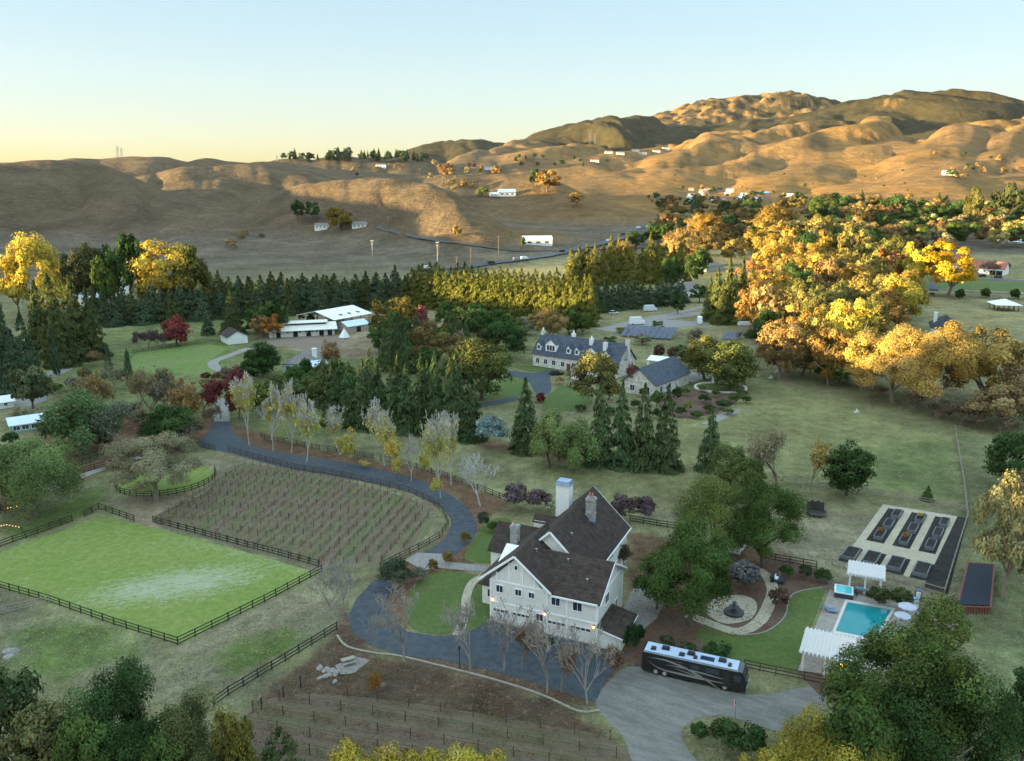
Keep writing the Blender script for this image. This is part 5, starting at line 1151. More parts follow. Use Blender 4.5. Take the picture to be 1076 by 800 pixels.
car('box_truck', 'white box truck standing beside dark conifers', 'truck', P(735, 340), 1.4, (.7, .7, .7), 6.5, 2.4, 3.4, True)
car('white_trailer', 'small white trailer at the end of the gravel court', 'trailer', P(683, 327), .2, (.6, .65, .7), 7, 2.5, 3.2, True)
car('cargo_van', 'white van parked on gravel above the solar array', 'van', P(669, 341), .1, (.72, .72, .72), 7.5, 2.6, 3.6, True)
car('parked_car', 'small white car at side of the gravel court', 'car', P(645, 330), .1, (.7, .7, .7), 5, 2, 1.7)
car('parked_car', 'dark car beside red roofed barn', 'car', P(1032, 291), 0, (.03, .03, .035), 5.2, 2.1, 1.9, True, 'cars by the red roofed barn')
car('parked_car', 'dark pickup at the far end of red roofed barn', 'car', P(1049, 292.5), 0, (.03, .04, .045), 5.2, 2.1, 1.9, True, 'cars by the red roofed barn')
car('boat_trailer', 'white boat trailer by the dirt track end', 'trailer', P(784, 342.5), .1, (.68, .68, .66), 8, 2.4, 2.0, True)
HW = [(448,283.5),(516,278.3),(543,274.4),(551,273.4),(590,266),(663,244),(671,240.5),(684,235.5),(693,231.5),(640,254.5),(655,248)]
for i, (px, py) in enumerate(HW):
    p = PH(px, py); o = car('highway_car', ['white', 'dark', 'grey'][i % 3] + ' car driving on the valley highway', 'car', (p[0], p[1], p[2] + .7), .5, [(.7,.7,.7), (.03,.03,.04), (.25,.26,.28)][i % 3], 6.5, 2.3, 2.3, True, 'cars on the highway')
def pole(name, label, px, py, h, arms=1, group='utility poles of the valley'):
    p = PH(px, py)
    if p is None: return
    o = empty(name, p); tag(o, label, 'utility pole', group); wood = mat('pole_wood', (.13,.10,.075), .9)
    MB().tube((0, 0, -1), (0, 0, h), .28, .2, 7).build('mast', wood, o)
    for k in range(arms): MB().box((0, 0, h - .7 - k * 1.3), (3.0, .25, .25)).build('crossarm', wood, o)
for px, py, h in ((408,247,18),(461,281,17),(495,283,17),(524,269,17),(632,254,18),(661,246,20),(480,290,14),(700,226,19),(548,262,12)): pole('utility_pole', 'wooden utility pole in the fields beside valley roads', px, py, h)
for px, py in ((460,285),(392,283)):
    p = PH(px, py); o = empty('light_mast', p); tag(o, ['tall mast with lamp head beside the hedge, nearer the highway', 'tall mast with lamp head above the dark conifer belt'][0 if px == 460 else 1], 'light mast', 'light masts'); MB().tube((0, 0, 0), (0, 0, 22), .3, .2, 7).build('mast', steel, o); MB().box((0, 0, 22), (2.6, .8, .5)).box((0, 0, 19.6), (1.8, .5, .4)).build('lamp_head', mat('dull_white', (.42,.41,.39)), o)
def pylon(px, py, h, label):
    p = PH(px, py)
    if p is None: return
    o = empty('pylon', p); tag(o, label, 'pylon', 'pylons on the skyline'); m = MB(); w = h * .09
    for a, b in ((-1, -1), (1, -1), (1, 1), (-1, 1)): m.bar((a * w, b * w, 0), (a * w * .2, b * w * .2, h), .7, .7)
    for k in range(6): z0, z1 = h * k / 6, h * (k + 1) / 6; s0, s1 = w * (1 - .8 * k / 6), w * (1 - .8 * (k + 1) / 6); m.bar((-s0, -s0, z0), (s1, -s1, z1), .5, .5).bar((s0, -s0, z0), (-s1, -s1, z1), .5, .5)
    m.build('lattice_mast', steel, o)
    for z in (.68, .82, .95): MB().box((0, 0, h * z), (h * .38, .7, .7)).build('crossarm', steel, o)
pylon(124, 165.5, 28, 'lattice pylon on the skyline, taller of a pair'); pylon(128, 165.5, 24, 'lattice pylon on the skyline, shorter of a pair'); pylon(291, 169.5, 22, 'lone lattice pylon on the plateau skyline')
pylon(620, 152, 60, 'lattice pylon before the dark range, left of a pair'); pylon(625, 152, 60, 'lattice pylon before the dark range, right of a pair')
for k, (px, py) in enumerate(((900,434),(816,392),(810,398))):
    o = empty('jump_stand', P(px, py)); tag(o, ['white jump stand lying alone on the green meadow', 'white jump stand beside field track, farther one', 'white jump stand beside field track, nearer one'][k], 'jump stand'); m = MB(); m.box((0, 0, .3), (1.8, .3, .5), .4).box((0, 0, .6), (.3, .3, 1.2)); m.build('stand', white, o)
fpb = empty('stone_planter', P(757, 408)); tag(fpb, 'low round stone ring under the large round oak', 'planter'); m = MB()
R = 8.5
for k in range(28): t0, t1 = 2 * math.pi * k / 28, 2 * math.pi * (k + 1) / 28; m.bar((R * math.cos(t0), R * .8 * math.sin(t0), .25), (R * math.cos(t1), R * .8 * math.sin(t1), .25), .8, .5)
m.build('ring', tanstone, fpb)
sheet('bocce_court', [(736,446),(750,446),(781,431),(768,429)], concrete, 5)
sheet('estate_pool_water', [(690,398),(718,396),(722,399),(700,402),(690,402)], mat('estate_water', (.03,.10,.18), .08), 6)
# ------------------------------------------------------------------ plants: unit meshes (1 high, 1 wide), copied for every tree
FOL = mat_foliage()
bark = mat('grey_bark', (.11,.09,.07), .95, .3, 4); bark_pale = mat('pale_bark', (.42,.40,.36), .85, .25, 5); bark_grey = mat('ash_bark', (.27,.235,.20), .9, .25, 5); bark_tan = mat('tan_bark', (.22,.175,.125), .9, .25, 5)
def unit(v): return v / (np.linalg.norm(v, axis=-1, keepdims=True) + 1e-9)
def leaf_mesh(name, c, nrm, size, tint, rs, aspect=.62):
    n = len(c); r = unit(rs.normal(size=(n, 3))); t = unit(np.cross(nrm, r)); b = np.cross(nrm, t)
    s = (size * rs.uniform(.6, 1.4, n))[:, None]
    v = np.stack([c - t * s, c - b * s * aspect, c + t * s, c + b * s * aspect], 1).reshape(-1, 3)
    f = np.arange(n * 4).reshape(n, 4)
    hue = rs.normal(size=n) * .10
    col = np.stack([tint * (1 + hue), tint, tint * (1 - hue * .6)], -1); col = np.repeat(np.clip(col, .25, 2.2), 4, 0)
    me = np_mesh(name, v, f, col.astype(np.float32)); me.materials.append(FOL); return me
def dirs(n, rs, up=-1.0):
    z = rs.uniform(up, 1, n); a = rs.uniform(0, 2 * np.pi, n); q = np.sqrt(1 - z * z)
    return np.stack([q * np.cos(a), q * np.sin(a), z], -1)
def clumped(name, rs, K, n, size, lo=.18, rc=(.10, .18), spread=(.55, .97), flat=1.0, up=-.35, hang=0.0, gap=1.0):
    d = dirs(K, rs, up); rad = rs.uniform(*spread, K)[:, None]
    mid = lo + (1 - lo) * .45; c = d * rad * np.array([.42, .42, 0]) + np.array([0, 0, mid]); c[:, 2] += d[:, 2] * rad[:, 0] * np.where(d[:, 2] > 0, 1 - mid - .06, mid - lo - .02) * flat
    cr = rs.uniform(*rc, K); ct = rs.uniform(.62, 1.42, K)
    k = rs.integers(0, K, n); dd = dirs(n, rs, -.55); q = rs.uniform(.45, 1.0, n)[:, None]
    p = c[k] + dd * (cr[k][:, None] * q) * np.array([1, 1, .85])
    if hang: p[:, 2] -= rs.uniform(0, 1, n) ** 1.4 * hang * rs.uniform(.3, 1, K)[k]
    p[:, 2] = np.maximum(p[:, 2], .02)
    out = unit(p - np.array([0, 0, mid]))
    nr = unit(dd * .8 + out * .45 + rs.normal(size=(n, 3)) * .38 + np.array([0, 0, .15]))
    return leaf_mesh(name, p, nr, size, ct[k] * rs.uniform(.75, 1.25, n), rs), c
def conifer(name, rs, n, size, width=.5, base=.04, power=.85, whorls=16, droop=.10, ragged=.25):
    B = []; 
    for w in range(whorls):
        t = base + (1 - base) * (w + rs.uniform(-.3, .3)) / whorls; t = min(max(t, base), .985); R = width * (1 - t) ** power
        nb = int(4 + 9 * (1 - t))
        for j in range(nb): B.append((t, R * rs.uniform(1 - ragged, 1 + ragged * .5), rs.uniform(0, 2 * np.pi), rs.uniform(.7, 1.3)))
    B = np.array(B); wts = B[:, 1] + .02; k = rs.choice(len(B), n, p=wts / wts.sum())
    s = rs.uniform(.15, 1, n) ** .7; R = B[k, 1] * s; a = B[k, 2] + rs.normal(size=n) * .16
    z = B[k, 0] - droop * s * B[k, 1] / width + rs.normal(size=n) * .012
    p = np.stack([R * np.cos(a), R * np.sin(a), np.maximum(z, .01)], -1)
    nr = unit(np.stack([np.cos(a) * .8, np.sin(a) * .8, np.full(n, .55)], -1) + rs.normal(size=(n, 3)) * .42)
    top = np.stack([rs.normal(size=n // 14) * .012, rs.normal(size=n // 14) * .012, rs.uniform(.9, 1.0, n // 14)], -1)
    p[:len(top)] = top
    return leaf_mesh(name, p, nr, size, B[k, 3] * rs.uniform(.75, 1.25, n), rs, .5)
def spindle(name, rs, n, size, w=.5, power=.55):
    t = rs.uniform(.03, 1, n); prof = np.minimum(1, (t / .25) ** .5) * (1 - t) ** power * 1.25
    a = rs.uniform(0, 2 * np.pi, n); R = w * np.clip(prof, .03, 1) * rs.uniform(.6, 1.05, n) * (1 + .14 * np.sin(a * 5 + t * 19))
    p = np.stack([R * np.cos(a), R * np.sin(a), t], -1); nr = unit(np.stack([np.cos(a), np.sin(a), np.full(n, .35)], -1) + rs.normal(size=(n, 3)) * .45)
    return leaf_mesh(name, p, nr, size, rs.uniform(.65, 1.35, n) * (1 + .2 * np.sin(a * 5 + t * 19)), rs, .5)
def skeleton(rs, trunk=.3, levels=3, forks=(3, 4), spread=.7, up=.5, r0=.03, shrink=.62, length=.30, reach=.46):
    seg = []; tips = []
    def grow(p, d, L, r, lv):
        n = 2; q = p
        for i in range(n):
            dd = unit(d + rs.normal(size=3) * .13 + np.array([0, 0, .05])); e = q + dd * L / n
            rr = math.hypot(e[0], e[1])
            if rr > reach: e[0] *= reach / rr; e[1] *= reach / rr
            seg.append((q, e, r * (1 - .25 * i), r * (1 - .25 * (i + 1)), lv)); q = e; d = dd
        if lv >= levels: tips.append(q); return
        for j in range(rs.integers(*forks) if lv else forks[1] + 1):
            a = rs.uniform(0, 2 * np.pi); nd = unit(d * (1 - spread * .6) + np.array([math.cos(a), math.sin(a), 0]) * spread + np.array([0, 0, up * .5]))
            grow(q - (q - p) * rs.uniform(0, .45), nd, L * shrink * rs.uniform(.8, 1.25) if lv else length * rs.uniform(.8, 1.2), r * .55, lv + 1)
    grow(np.array([0., 0., -.01]), np.array([0., 0., 1.]), trunk, r0, 0)
    zm = max(q[1][2] for q in seg) / .95; k = np.array([1, 1, 1 / zm]) if zm > 1 else np.ones(3)
    return [(a * k, b * k, c, d, e) for a, b, c, d, e in seg], [t * k for t in tips]
def seg_mesh(name, seg, m, minr=0.0, width=1.0):
    V = []; Fc = []
    for a, b, ra, rb, lv in seg:
        n = 6 if lv == 0 else (4 if lv == 1 else 3); ra = max(ra, minr); rb = max(rb, minr * .8); d = unit(b - a); u = np.array([0, 0, 1.]) if abs(d[2]) < .9 else np.array([1., 0, 0])
        s = unit(np.cross(d, u)); w = np.cross(s, d); o = len(V)
        for p, r in ((a, ra), (b, rb)):
            for k in range(n): t = 2 * math.pi * k / n; V.append(p + s * math.cos(t) * r * width + w * math.sin(t) * r * width)
        for k in range(n): Fc.append((o + k, o + (k + 1) % n, o + n + (k + 1) % n, o + n + k))
    me = bpy.data.meshes.new(name); me.from_pydata([tuple(v) for v in V], [], Fc); me.materials.append(m); me.update(); return me
def twigs(name, rs, tips, per, L, size, m, up=.3, down=False):
    seg = []
    for t in tips:
        for j in range(per):
            d = unit(rs.normal(size=3) * .7 + unit(t - np.array([0, 0, .4])) * .5 + np.array([0, 0, up])); e = t + d * L * rs.uniform(.5, 1.2); seg.append((t, e, size, size * .5, 3))
            d2 = unit(d + rs.normal(size=3) * .5); seg.append((t + (e - t) * .5, t + (e - t) * .5 + d2 * L * .6, size * .8, size * .4, 3))
    return seg
LIB = {}
NUM = {'close': 36000, 'near': 9000, 'mid': 3000, 'far': 620}
SIZ = {'close': .0088, 'near': .0185, 'mid': .033, 'far': .072}
def plant_mesh(kind, lod, var):
    key = (kind, lod, var)
    if key in LIB: return LIB[key]
    rs = np.random.default_rng(abs(hash_str(kind)) % 9999 + var * 17 + {'close': 5, 'near': 0, 'mid': 1, 'far': 2}[lod]); n = NUM[lod]; s = SIZ[lod]; tr = None
    if kind == 'oak':
        cr, c = clumped('crown', rs, 54 if lod in ('near', 'close') else 30, n, s, .07, (.09, .17), (.5, 1.0), 1, -.7); sk, tips = skeleton(rs, .22, 2, (2, 4), .75, .4, .032, .6, .30); tr = seg_mesh('trunk', sk, bark)
    elif kind == 'round':
        cr, c = clumped('crown', rs, 120, int(n * 1.35), s * 1.15, .02, (.10, .15), (.35, .95), 1, -.85); sk, tips = skeleton(rs, .25, 1, (2, 3), .6, .5, .03); tr = seg_mesh('trunk', sk, bark)
    elif kind == 'gold':
        cr, c = clumped('crown', rs, 44 if lod in ('near', 'close') else 34, int(n * .95), s, .10, (.08, .155), (.45, 1.05), 1, -.75); sk, tips = skeleton(rs, .26, 3, (2, 4), .75, .45, .028, .62, .30); tr = seg_mesh('trunk', sk, bark_tan, .0022)
    elif kind == 'pepper':
        cr, c = clumped('crown', rs, 30, int(n * 1.5), s * .95, .08, (.12, .19), (.4, .95), 1, -.65, .30); sk, tips = skeleton(rs, .25, 2, (2, 3), .7, .4, .03); tr = seg_mesh('trunk', sk, bark)
    elif kind == 'conifer':
        cr = conifer('crown', rs, int(n * 2.0), s * .95, .60, .015, .70, 26, .10, .14); tr = seg_mesh('trunk', [(np.array([0, 0, -.01]), np.array([0, 0, .95]), .016, .004, 0)], bark)
    elif kind == 'hedge_conifer':
        cr = conifer('crown', rs, int(n * 1.2), s * 1.0, .55, .0, .42, 20, .08, .16); tr = seg_mesh('trunk', [(np.array([0, 0, -.01]), np.array([0, 0, .95]), .016, .004, 0)], bark)
    elif kind == 'cypress':
        cr = spindle('crown', rs, n, s); tr = seg_mesh('trunk', [(np.array([0, 0, -.01]), np.array([0, 0, .9]), .03, .008, 0)], bark)
    elif kind == 'bush':
        cr, c = clumped('crown', rs, 30, int(n * .7), s * 1.15, .0, (.12, .2), (.5, .9), 1, -.1); tr = None
    elif kind == 'birch':
        sk, tips = skeleton(rs, .24, 4, (3, 4), .55, .95, .017, .70, .30, .48); tw = twigs('t', rs, tips, 3, .08, .0018, None, .8)
        ts = np.array([e for a, e, ra, rb, lv in sk if lv >= 2] + tips); k = rs.integers(0, len(ts), int(n * .5)); p = ts[k] + rs.normal(size=(len(k), 3)) * np.array([.045, .045, .035]); hi = rs.uniform(.15, .95, len(k)); p = p[p[:, 2] < hi]; p[:, 2] = np.maximum(p[:, 2], .06)
        cr = leaf_mesh('crown', p, unit(rs.normal(size=p.shape)), s * .95, rs.uniform(.7, 1.3, len(p)), rs); tr = seg_mesh('trunk', sk + tw, bark_pale, .0034 if lod in ('near', 'close') else .005)
    elif kind == 'bare':
        sk, tips = skeleton(rs, .26, 4, (2, 4), .62, .6, .02, .68, .30, .47); cr = seg_mesh('crown', [q for q in sk if q[4] >= 3] + twigs('t', rs, tips, 3, .09, .0016, None), bark_grey, .0036); tr = seg_mesh('trunk', [q for q in sk if q[4] < 3], bark_grey, .005)
    elif kind == 'thin':                       # half-bare crown: twigs with scattered leaves
        sk, tips = skeleton(rs, .24, 3, (3, 4), .62, .55, .02, .68, .30, .47)
        ts = np.array(tips); k = rs.integers(0, len(ts), int(n * .5)); p = ts[k] + rs.normal(size=(len(k), 3)) * .045; p[:, 2] = np.clip(p[:, 2], .08, 1)
        cr = leaf_mesh('crown', p, unit(rs.normal(size=p.shape) + np.array([0, 0, .4])), s * .85, rs.uniform(.7, 1.3, len(p)), rs); tr = seg_mesh('trunk', sk + twigs('t', rs, tips, 2, .08, .0016, None), bark_tan, .0026)
    LIB[key] = (cr, tr); return LIB[key]
def hash_str(s):
    h = 7
    for ch in s: h = (h * 31 + ord(ch)) & 0xfffff
    return h
TR = random.Random(2024)
CATS = {'oak': ('oak_tree', 'tree'), 'round': ('round_tree', 'tree'), 'gold': ('autumn_tree', 'tree'), 'pepper': ('pepper_tree', 'tree'), 'conifer': ('conifer', 'tree'), 'hedge_conifer': ('conifer', 'tree'), 'cypress': ('cypress', 'tree'), 'bush': ('shrub', 'shrub'), 'birch': ('birch_tree', 'tree'), 'bare': ('bare_tree', 'tree'), 'thin': ('sparse_tree', 'tree')}
VARS = {'oak': 4, 'gold': 5, 'conifer': 4, 'hedge_conifer': 4, 'birch': 5, 'pepper': 3, 'bush': 3, 'bare': 4, 'thin': 4, 'round': 2, 'cypress': 2}
def jit(c, a=.10):
    k = 1 + TR.uniform(-a, a); return (c[0] * k * (1 + TR.uniform(-a, a) * .6), c[1] * k, c[2] * k, 1)
def plant(kind, p, h, w, col, label, group=None, lod=None, name=None, cat=None, parts=True, jitter=.10):
    d = math.hypot(p[0], p[1], CH - p[2]); wp = F * w / d
    lod = lod or ('close' if wp > 84 else 'near' if wp > 42 else 'mid' if wp > 15 else 'far')
    cr, tr = plant_mesh(kind, lod, TR.randrange(VARS[kind] if lod != 'near' else VARS[kind]))
    nm, ct = CATS[kind]; rz = TR.uniform(0, 6.28); c4 = jit(col, jitter)
    if tr is None or not parts:
        o = link(name or nm, cr, None, p, rz, (w, w, h)); o.color = c4
    else:
        o = empty(name or nm, p, rz); o.scale = (w, w, h); c = link('crown', cr, o); c.color = c4; link('trunk', tr, o)
    tag(o, label, cat or ct, group); return o
def T(kind, px, base, top, wpx, col, label, group=None, hill=False, **k):
    p = PH(px, base) if hill else P(px, base)
    if p is None: return
    h = max(.5, ZT(p[1], px, top) - p[2]); w = wpx * PXM(p[1]) * (1.12 if kind in ('oak', 'gold', 'pepper', 'thin') else 1.0); h *= TR.uniform(.9, 1.1) if group else 1; return plant(kind, p, h, w, col, label, group, **k)
# leaf colours
OAK = (.066, .104, .029); OAKD = (.042, .074, .024); OAKL = (.115, .145, .042); CON = (.088, .125, .052); COND = (.070, .10, .052); HEDGE = (.12, .125, .030); PEP = (.17, .22, .080); GOLD = (.34, .245, .078); YEL = (.43, .345, .06); AMB = (.29, .185, .068); RUST = (.26, .14, .06); RED = (.17, .036, .038); PLUM = (.115, .078, .080); TANL = (.27, .215, .11); OLIVE = (.21, .20, .12); GREYG = (.155, .165, .11); BLUEG = (.19, .25, .23); DRYB = (.20, .145, .095); LIME = (.22, .22, .055); BIRY = (.50, .42, .10)
# ------------------------------------------------------------------ trees and shrubs one by one
# around the big house
T('oak', 724, 656, 541, 90, OAK, 'big dark oak at corner of house behind the motorhome')
T('oak', 690, 640, 575, 48, OAK, 'smaller oak pressed between house wall and big oak')
T('oak', 746, 590, 496, 82, OAKL, 'broad oak behind the path with white playhouse underneath')
T('oak', 802, 596, 500, 82, OAK, 'large oak beside golf cart and trampoline')
T('round', 889, 521, 462, 60, OAKD, 'round dark clipped looking tree on the meadow edge')
T('oak', 935, 800, 655, 150, OAK, 'huge dark oak overhanging pool terrace and large pergola')
T('oak', 985, 845, 690, 130, OAKD, 'huge dark oak filling the corner beyond the pool oak')
T('oak', 895, 860, 728, 90, OAK, 'dark oak crown between gravel yard and sunlit yellow bush')
T('oak', 985, 690, 626, 62, OAKL, 'lighter green oak beside the low red edged shelter')
T('oak', 1072, 815, 700, 60, OAKD, 'dark oak cut off by the photo edge beside grass lane')
T('oak', 852, 862, 752, 104, (.28,.235,.04), 'yellow green sunlit tree in front of gravel yard')  # low sun put into the leaf colour as yellow
T('oak', 800, 880, 782, 60, (.28,.235,.04), 'low sunlit yellow bush at the foot of gravel yard', name='shrub', cat='shrub')  # yellow leaf colour stands in for sunlight here too
T('oak', 908, 872, 768, 66, (.20,.19,.045), 'sunlit yellow green tree against huge dark oak')  # part of the sunlit clump, sunlight painted into its leaf colour
T('gold', 1052, 628, 497, 66, (.30,.25,.11), 'pale olive gold tree beyond the garden fence')
T('gold', 1076, 600, 478, 60, (.29,.23,.10), 'second olive gold tree cut off by photo edge')
T('oak', 1068, 516, 448, 70, OAKD, 'dark green oak at meadow edge above olive gold trees')
for px, b, t, w, l in ((735,778,759,26,'smallest dark shrub of three on gravel edge'), (762,788,757,42,'middle dark round shrub of three on gravel edge'), (788,796,760,40,'tallest dark round shrub of three on gravel edge')): T('bush', px, b, t, w, OAKD, l)
T('bush', 751, 770, 761, 16, AMB, 'small rust coloured shrub among dark gravel edge shrubs')
T('bush', 663, 690, 652, 20, (.022,.045,.018), 'dark clipped hedge shrub beside brown roofed shed', name='hedge', cat='hedge')
T('bush', 672, 678, 655, 16, (.022,.045,.018), 'low clipped hedge shrub behind motorhome corner', name='hedge', cat='hedge')
T('bush', 556, 684, 662, 14, OAKD, 'dark shrub by the garage doors, left of pair'); T('bush', 576, 688, 667, 14, OAKD, 'dark shrub by the garage doors, right of pair'); T('bush', 625, 694, 676, 10, OAK, 'small shrub at house corner beside the shed')
for px, b, t, w, l in ((425,695,610,62,'bare tree beside front lawn on forecourt curve'), (393,682,640,30,'small bare tree on the inner curve of forecourt'), (494,706,622,60,'leafless tree at end of the curved garden path'), (530,705,622,60,'leafless twiggy tree before left garage doors'), (575,728,632,66,'brown leafless tree before middle garage doors'), (617,740,648,66,'leafless tree at the gravel end of forecourt'), (345,650,590,54,'spreading bare tree between arena corner and forecourt'), (362,640,578,40,'bare tree above forecourt beside olive bush')): T('bare', px, b, t, w, DRYB, l)
for px, b, t, w, c, l in ((548,704,650,46,(.20,.12,.08),'rusty sparse tree before garage doors, nearer the path'), (590,728,672,46,(.20,.125,.08),'rusty sparse tree before garage doors, nearer the shed'), (645,712,680,40,(.15,.09,.06),'low rusty shrub between forecourt and motorhome'), (395,735,704,22,(.28,.13,.03),'small orange shrub above the lower vineyard'), (655,600,570,26,(.10,.07,.045),'dry shrub by back corner of house')): T('thin', px, b, t, w, c, l)
T('bush', 415, 618, 588, 46, (.060,.080,.045), 'grey green shrub where forecourt meets the pale slab')
T('bush', 441, 611, 596, 20, GREYG, 'small grey shrub beside the pale slab')
for k, (px, b) in enumerate(((455,600),(470,592),(489,571))): T('bush', px, b, b - 12, 14, (.16,.12,.03), ['golden round shrub by the pale slab', 'golden round shrub at start of front walk', 'golden round shrub on driveway inside bend'][k])
for k, (px, b, t, w) in enumerate(((541,536,506,34),(566,538,513,32),(655,548,516,36),(676,547,520,30))): T('bush', px, b, t, w, PLUM, ['plum purple shrub by birch side of house wing, larger one', 'plum purple shrub by house wing, nearer white chimney', 'plum grey shrub behind the main roof, larger one', 'plum grey shrub behind the main roof, farther from chimney'][k], name='plum_shrub', cat='shrub')
T('bush', 520, 560, 548, 18, OAKD, 'low dark shrub on bank lawn edge'); T('bush', 508, 556, 536, 16, (.07,.085,.045), 'grey green shrub on driveway bank'); T('bush', 578, 540, 526, 20, OLIVE, 'pale green shrub beside wing roof')
for px, b, t, w, c, l in ((782,622,588,44,(.11,.10,.095),'grey leafless shrub mass around fountain court'), (788,612,594,24,(.28,.20,.03),'yellow flowering shrub beside fountain court'), (817,640,617,26,(.10,.06,.045),'brown dry shrub inside pool lawn curve'), (826,607,594,18,OAKD,'round dark shrub behind the golf cart'), (846,608,593,18,(.045,.07,.03),'round shrub by dark fence end'), (864,612,597,22,OAKD,'round dark green shrub nearest the hot tub'), (754,690,676,34,OAKD,'dark low shrub strip behind the motorhome'), (722,690,676,26,OAKD,'dark low shrub under the big oak'), (700,684,668,22,(.05,.06,.03),'green shrub near motorhome rear')): T('bush', px, b, t, w, c, l)
for k, px in enumerate((922, 945)): T('bush', px, 637 + k * 3, 614 + k * 2, 27, (.060,.075,.028), ['clipped hedge block beside smaller pergola', 'clipped hedge block nearest closed umbrella'][k], name='hedge', cat='hedge')
for q, l, k in PLANTS: plant('bush', (q[0], q[1], .6), 1.3 if k != 6 else .9, 1.3, (.34,.15,.03) if k != 6 else (.36,.28,.03), ['orange leafed plant in the nearest planter beside dry lawn', 'orange leafed plant in nearest planter of central column', 'yellow plant in farthest planter of central column'][(1, 4, 6).index(k)], name='garden_plant', cat='plant')
T('conifer', 974, 526, 511, 14, OAK, 'little conifer on the fence behind raised bed garden')
# lower left corner
for px, b, t, w, c, l in ((10,830,690,95,(.058,.08,.034),'dark oak in the near corner below rocks'), (55,850,738,90,(.11,.105,.042),'olive brown oak next to corner oak'), (135,840,694,105,OAKD,'big dark oak below near side of arena'), (100,870,745,70,OAK,'dark oak tucked under the big arena oak'), (215,850,733,92,(.09,.10,.038),'dark green tree with golden tips beside three rail fence'), (250,860,738,52,(.14,.12,.03),'golden tipped tree nearest the fence end')): T('oak', px, b, t, w, c, l)
T('thin', 150, 815, 762, 42, (.26,.21,.10), 'pale tan leafed sapling among dark corner oaks')
T('oak', 185, 870, 765, 60, OAK, 'dark green tree behind pale tan sapling'); T('hedge_conifer', 297, 840, 766, 62, (.075,.095,.035), 'pale green conifer top beside lower vineyard')
for k, (px, t, w) in enumerate(((370,782,54),(412,779,56),(448,784,46),(488,783,52),(515,787,44))): T('oak', px, 862, t, w + 8, (.34,.265,.045), 'sunlit yellow treetop in the row below lower vineyard', 'sunlit yellow treetops below the vineyard')  # golden sunlight on these tops is put into the leaf colour
# birches along the drive
for px, b, t, w, l in ((262,468,386,48,'white birch with few leaves nearest the drive apron'), (287,474,398,34,'yellow and white birch second from drive apron'), (306,476,400,40,'tall white birch third from drive apron'), (322,486,412,42,'yellow leafed birch at vineyard fence, first along bend'), (357,478,426,38,'pale birch behind drive fence at mid bend'), (394,480,420,38,'white birch behind the row with wide bare top'), (404,490,424,44,'big white topped birch before the conifer row'), (463,524,428,50,'tall bright yellow birch nearest the bare white one'), (474,510,432,40,'pale birch behind tall bright yellow birch')): T('birch', px, b, t, w, BIRY, l)
for px, b, t, w, l in ((363,491,448,24,'low yellow birch sapling at fence, nearest drive apron'), (414,502,455,24,'yellow birch sapling leaning over drive'), (420,505,478,16,'small yellow sapling at vineyard fence bend'), (445,500,470,16,'small yellow sapling across drive'), (458,526,500,18,'small yellow bush at drive bend'), (385,492,482,14,'tiny orange shrub on fence')): T('thin', px, b, t, w, BIRY, l, name='birch_sapling')
for px, b, t, w, l in ((505,532,470,54,'bare white birch with no leaves above drive bend'), (432,506,450,22,'thin bare white birch leaning between yellow birches'), (285,462,420,40,'bare white birch behind first yellow ones')): 
    o = T('bare', px, b, t, w, (.4,.38,.35), l, name='birch_tree')
    for ch in o.children:
        nm = ch.data.name + '_white'; me2 = bpy.data.meshes.get(nm)
        if me2 is None: me2 = ch.data.copy(); me2.name = nm; me2.materials[0] = bark_pale
        ch.data = me2
# olive and pepper trees to the west
T('gold', 164, 525, 452, 92, (.24,.215,.125), 'pale olive tree on the rim of round pen'); T('pepper', 38, 540, 447, 92, PEP, 'big lobed pepper tree with bulbs beneath it'); T('pepper', 0, 536, 455, 60, PEP, 'pepper tree cut off by photo edge beside bigger one')
T('pepper', 85, 478, 403, 78, (.10,.145,.058), 'dark pepper tree behind grey leafless shrubs'); T('thin', 132, 478, 410, 56, GREYG, 'grey green feathery tree right of dark pepper tree'); T('oak', 181, 470, 424, 62, OAKD, 'dark lumpy evergreen behind pale olive tree')
T('thin', 105, 442, 378, 34, (.24,.17,.07), 'tan yellow feathery tree behind dark pepper tree'); T('thin', 158, 440, 378, 46, (.19,.15,.08), 'tan feathery tree before green paddock, larger'); T('thin', 178, 440, 385, 36, (.15,.14,.09), 'grey tan feathery tree before green paddock')
T('oak', 35, 430, 380, 40, (.095,.105,.05), 'slender tree standing over the greenhouse'); T('thin', 200, 450, 395, 40, AMB, 'orange brown half bare tree beside drive apron'); T('thin', 232, 440, 392, 34, RED, 'dark red half bare tree behind drive apron'); T('round', 252, 440, 384, 34, (.16,.05,.05), 'crimson tree at the top of birch row'); T('bare', 200, 470, 440, 30, DRYB, 'bare shrub at left end of drive gate')
for px, b, t, w, l in ((60,394,346,10,'tall cypress column by western lane'), (115,395,362,9,'cypress column nearest green paddock, left of pair'), (137,408,368,9,'cypress column nearest green paddock, right of pair')): T('cypress', px, b, t, w, COND, l)
T('bush', 217, 400, 391, 14, (.12,.06,.03), 'round brown shrub below green paddock, left of pair'); T('bush', 229, 401, 391, 14, (.12,.06,.03), 'round brown shrub below green paddock, right of pair')
for k, (px, b, t, w, c) in enumerate(((75,410,396,16,GREYG), (62,414,402,14,OAK), (90,402,385,18,(.14,.12,.05)), (100,385,366,22,(.15,.10,.05)), (80,430,412,24,OAK), (130,400,392,14,(.14,.05,.04)), (65,478,462,20,DRYB), (110,470,455,26,DRYB), (118,492,474,26,DRYB), (12,470,452,20,OAKD), (55,455,440,18,OAK))): T('bush', px, b, t, w, c, 'garden shrub among gravel courts by the western lane', 'shrubs by the western lane')
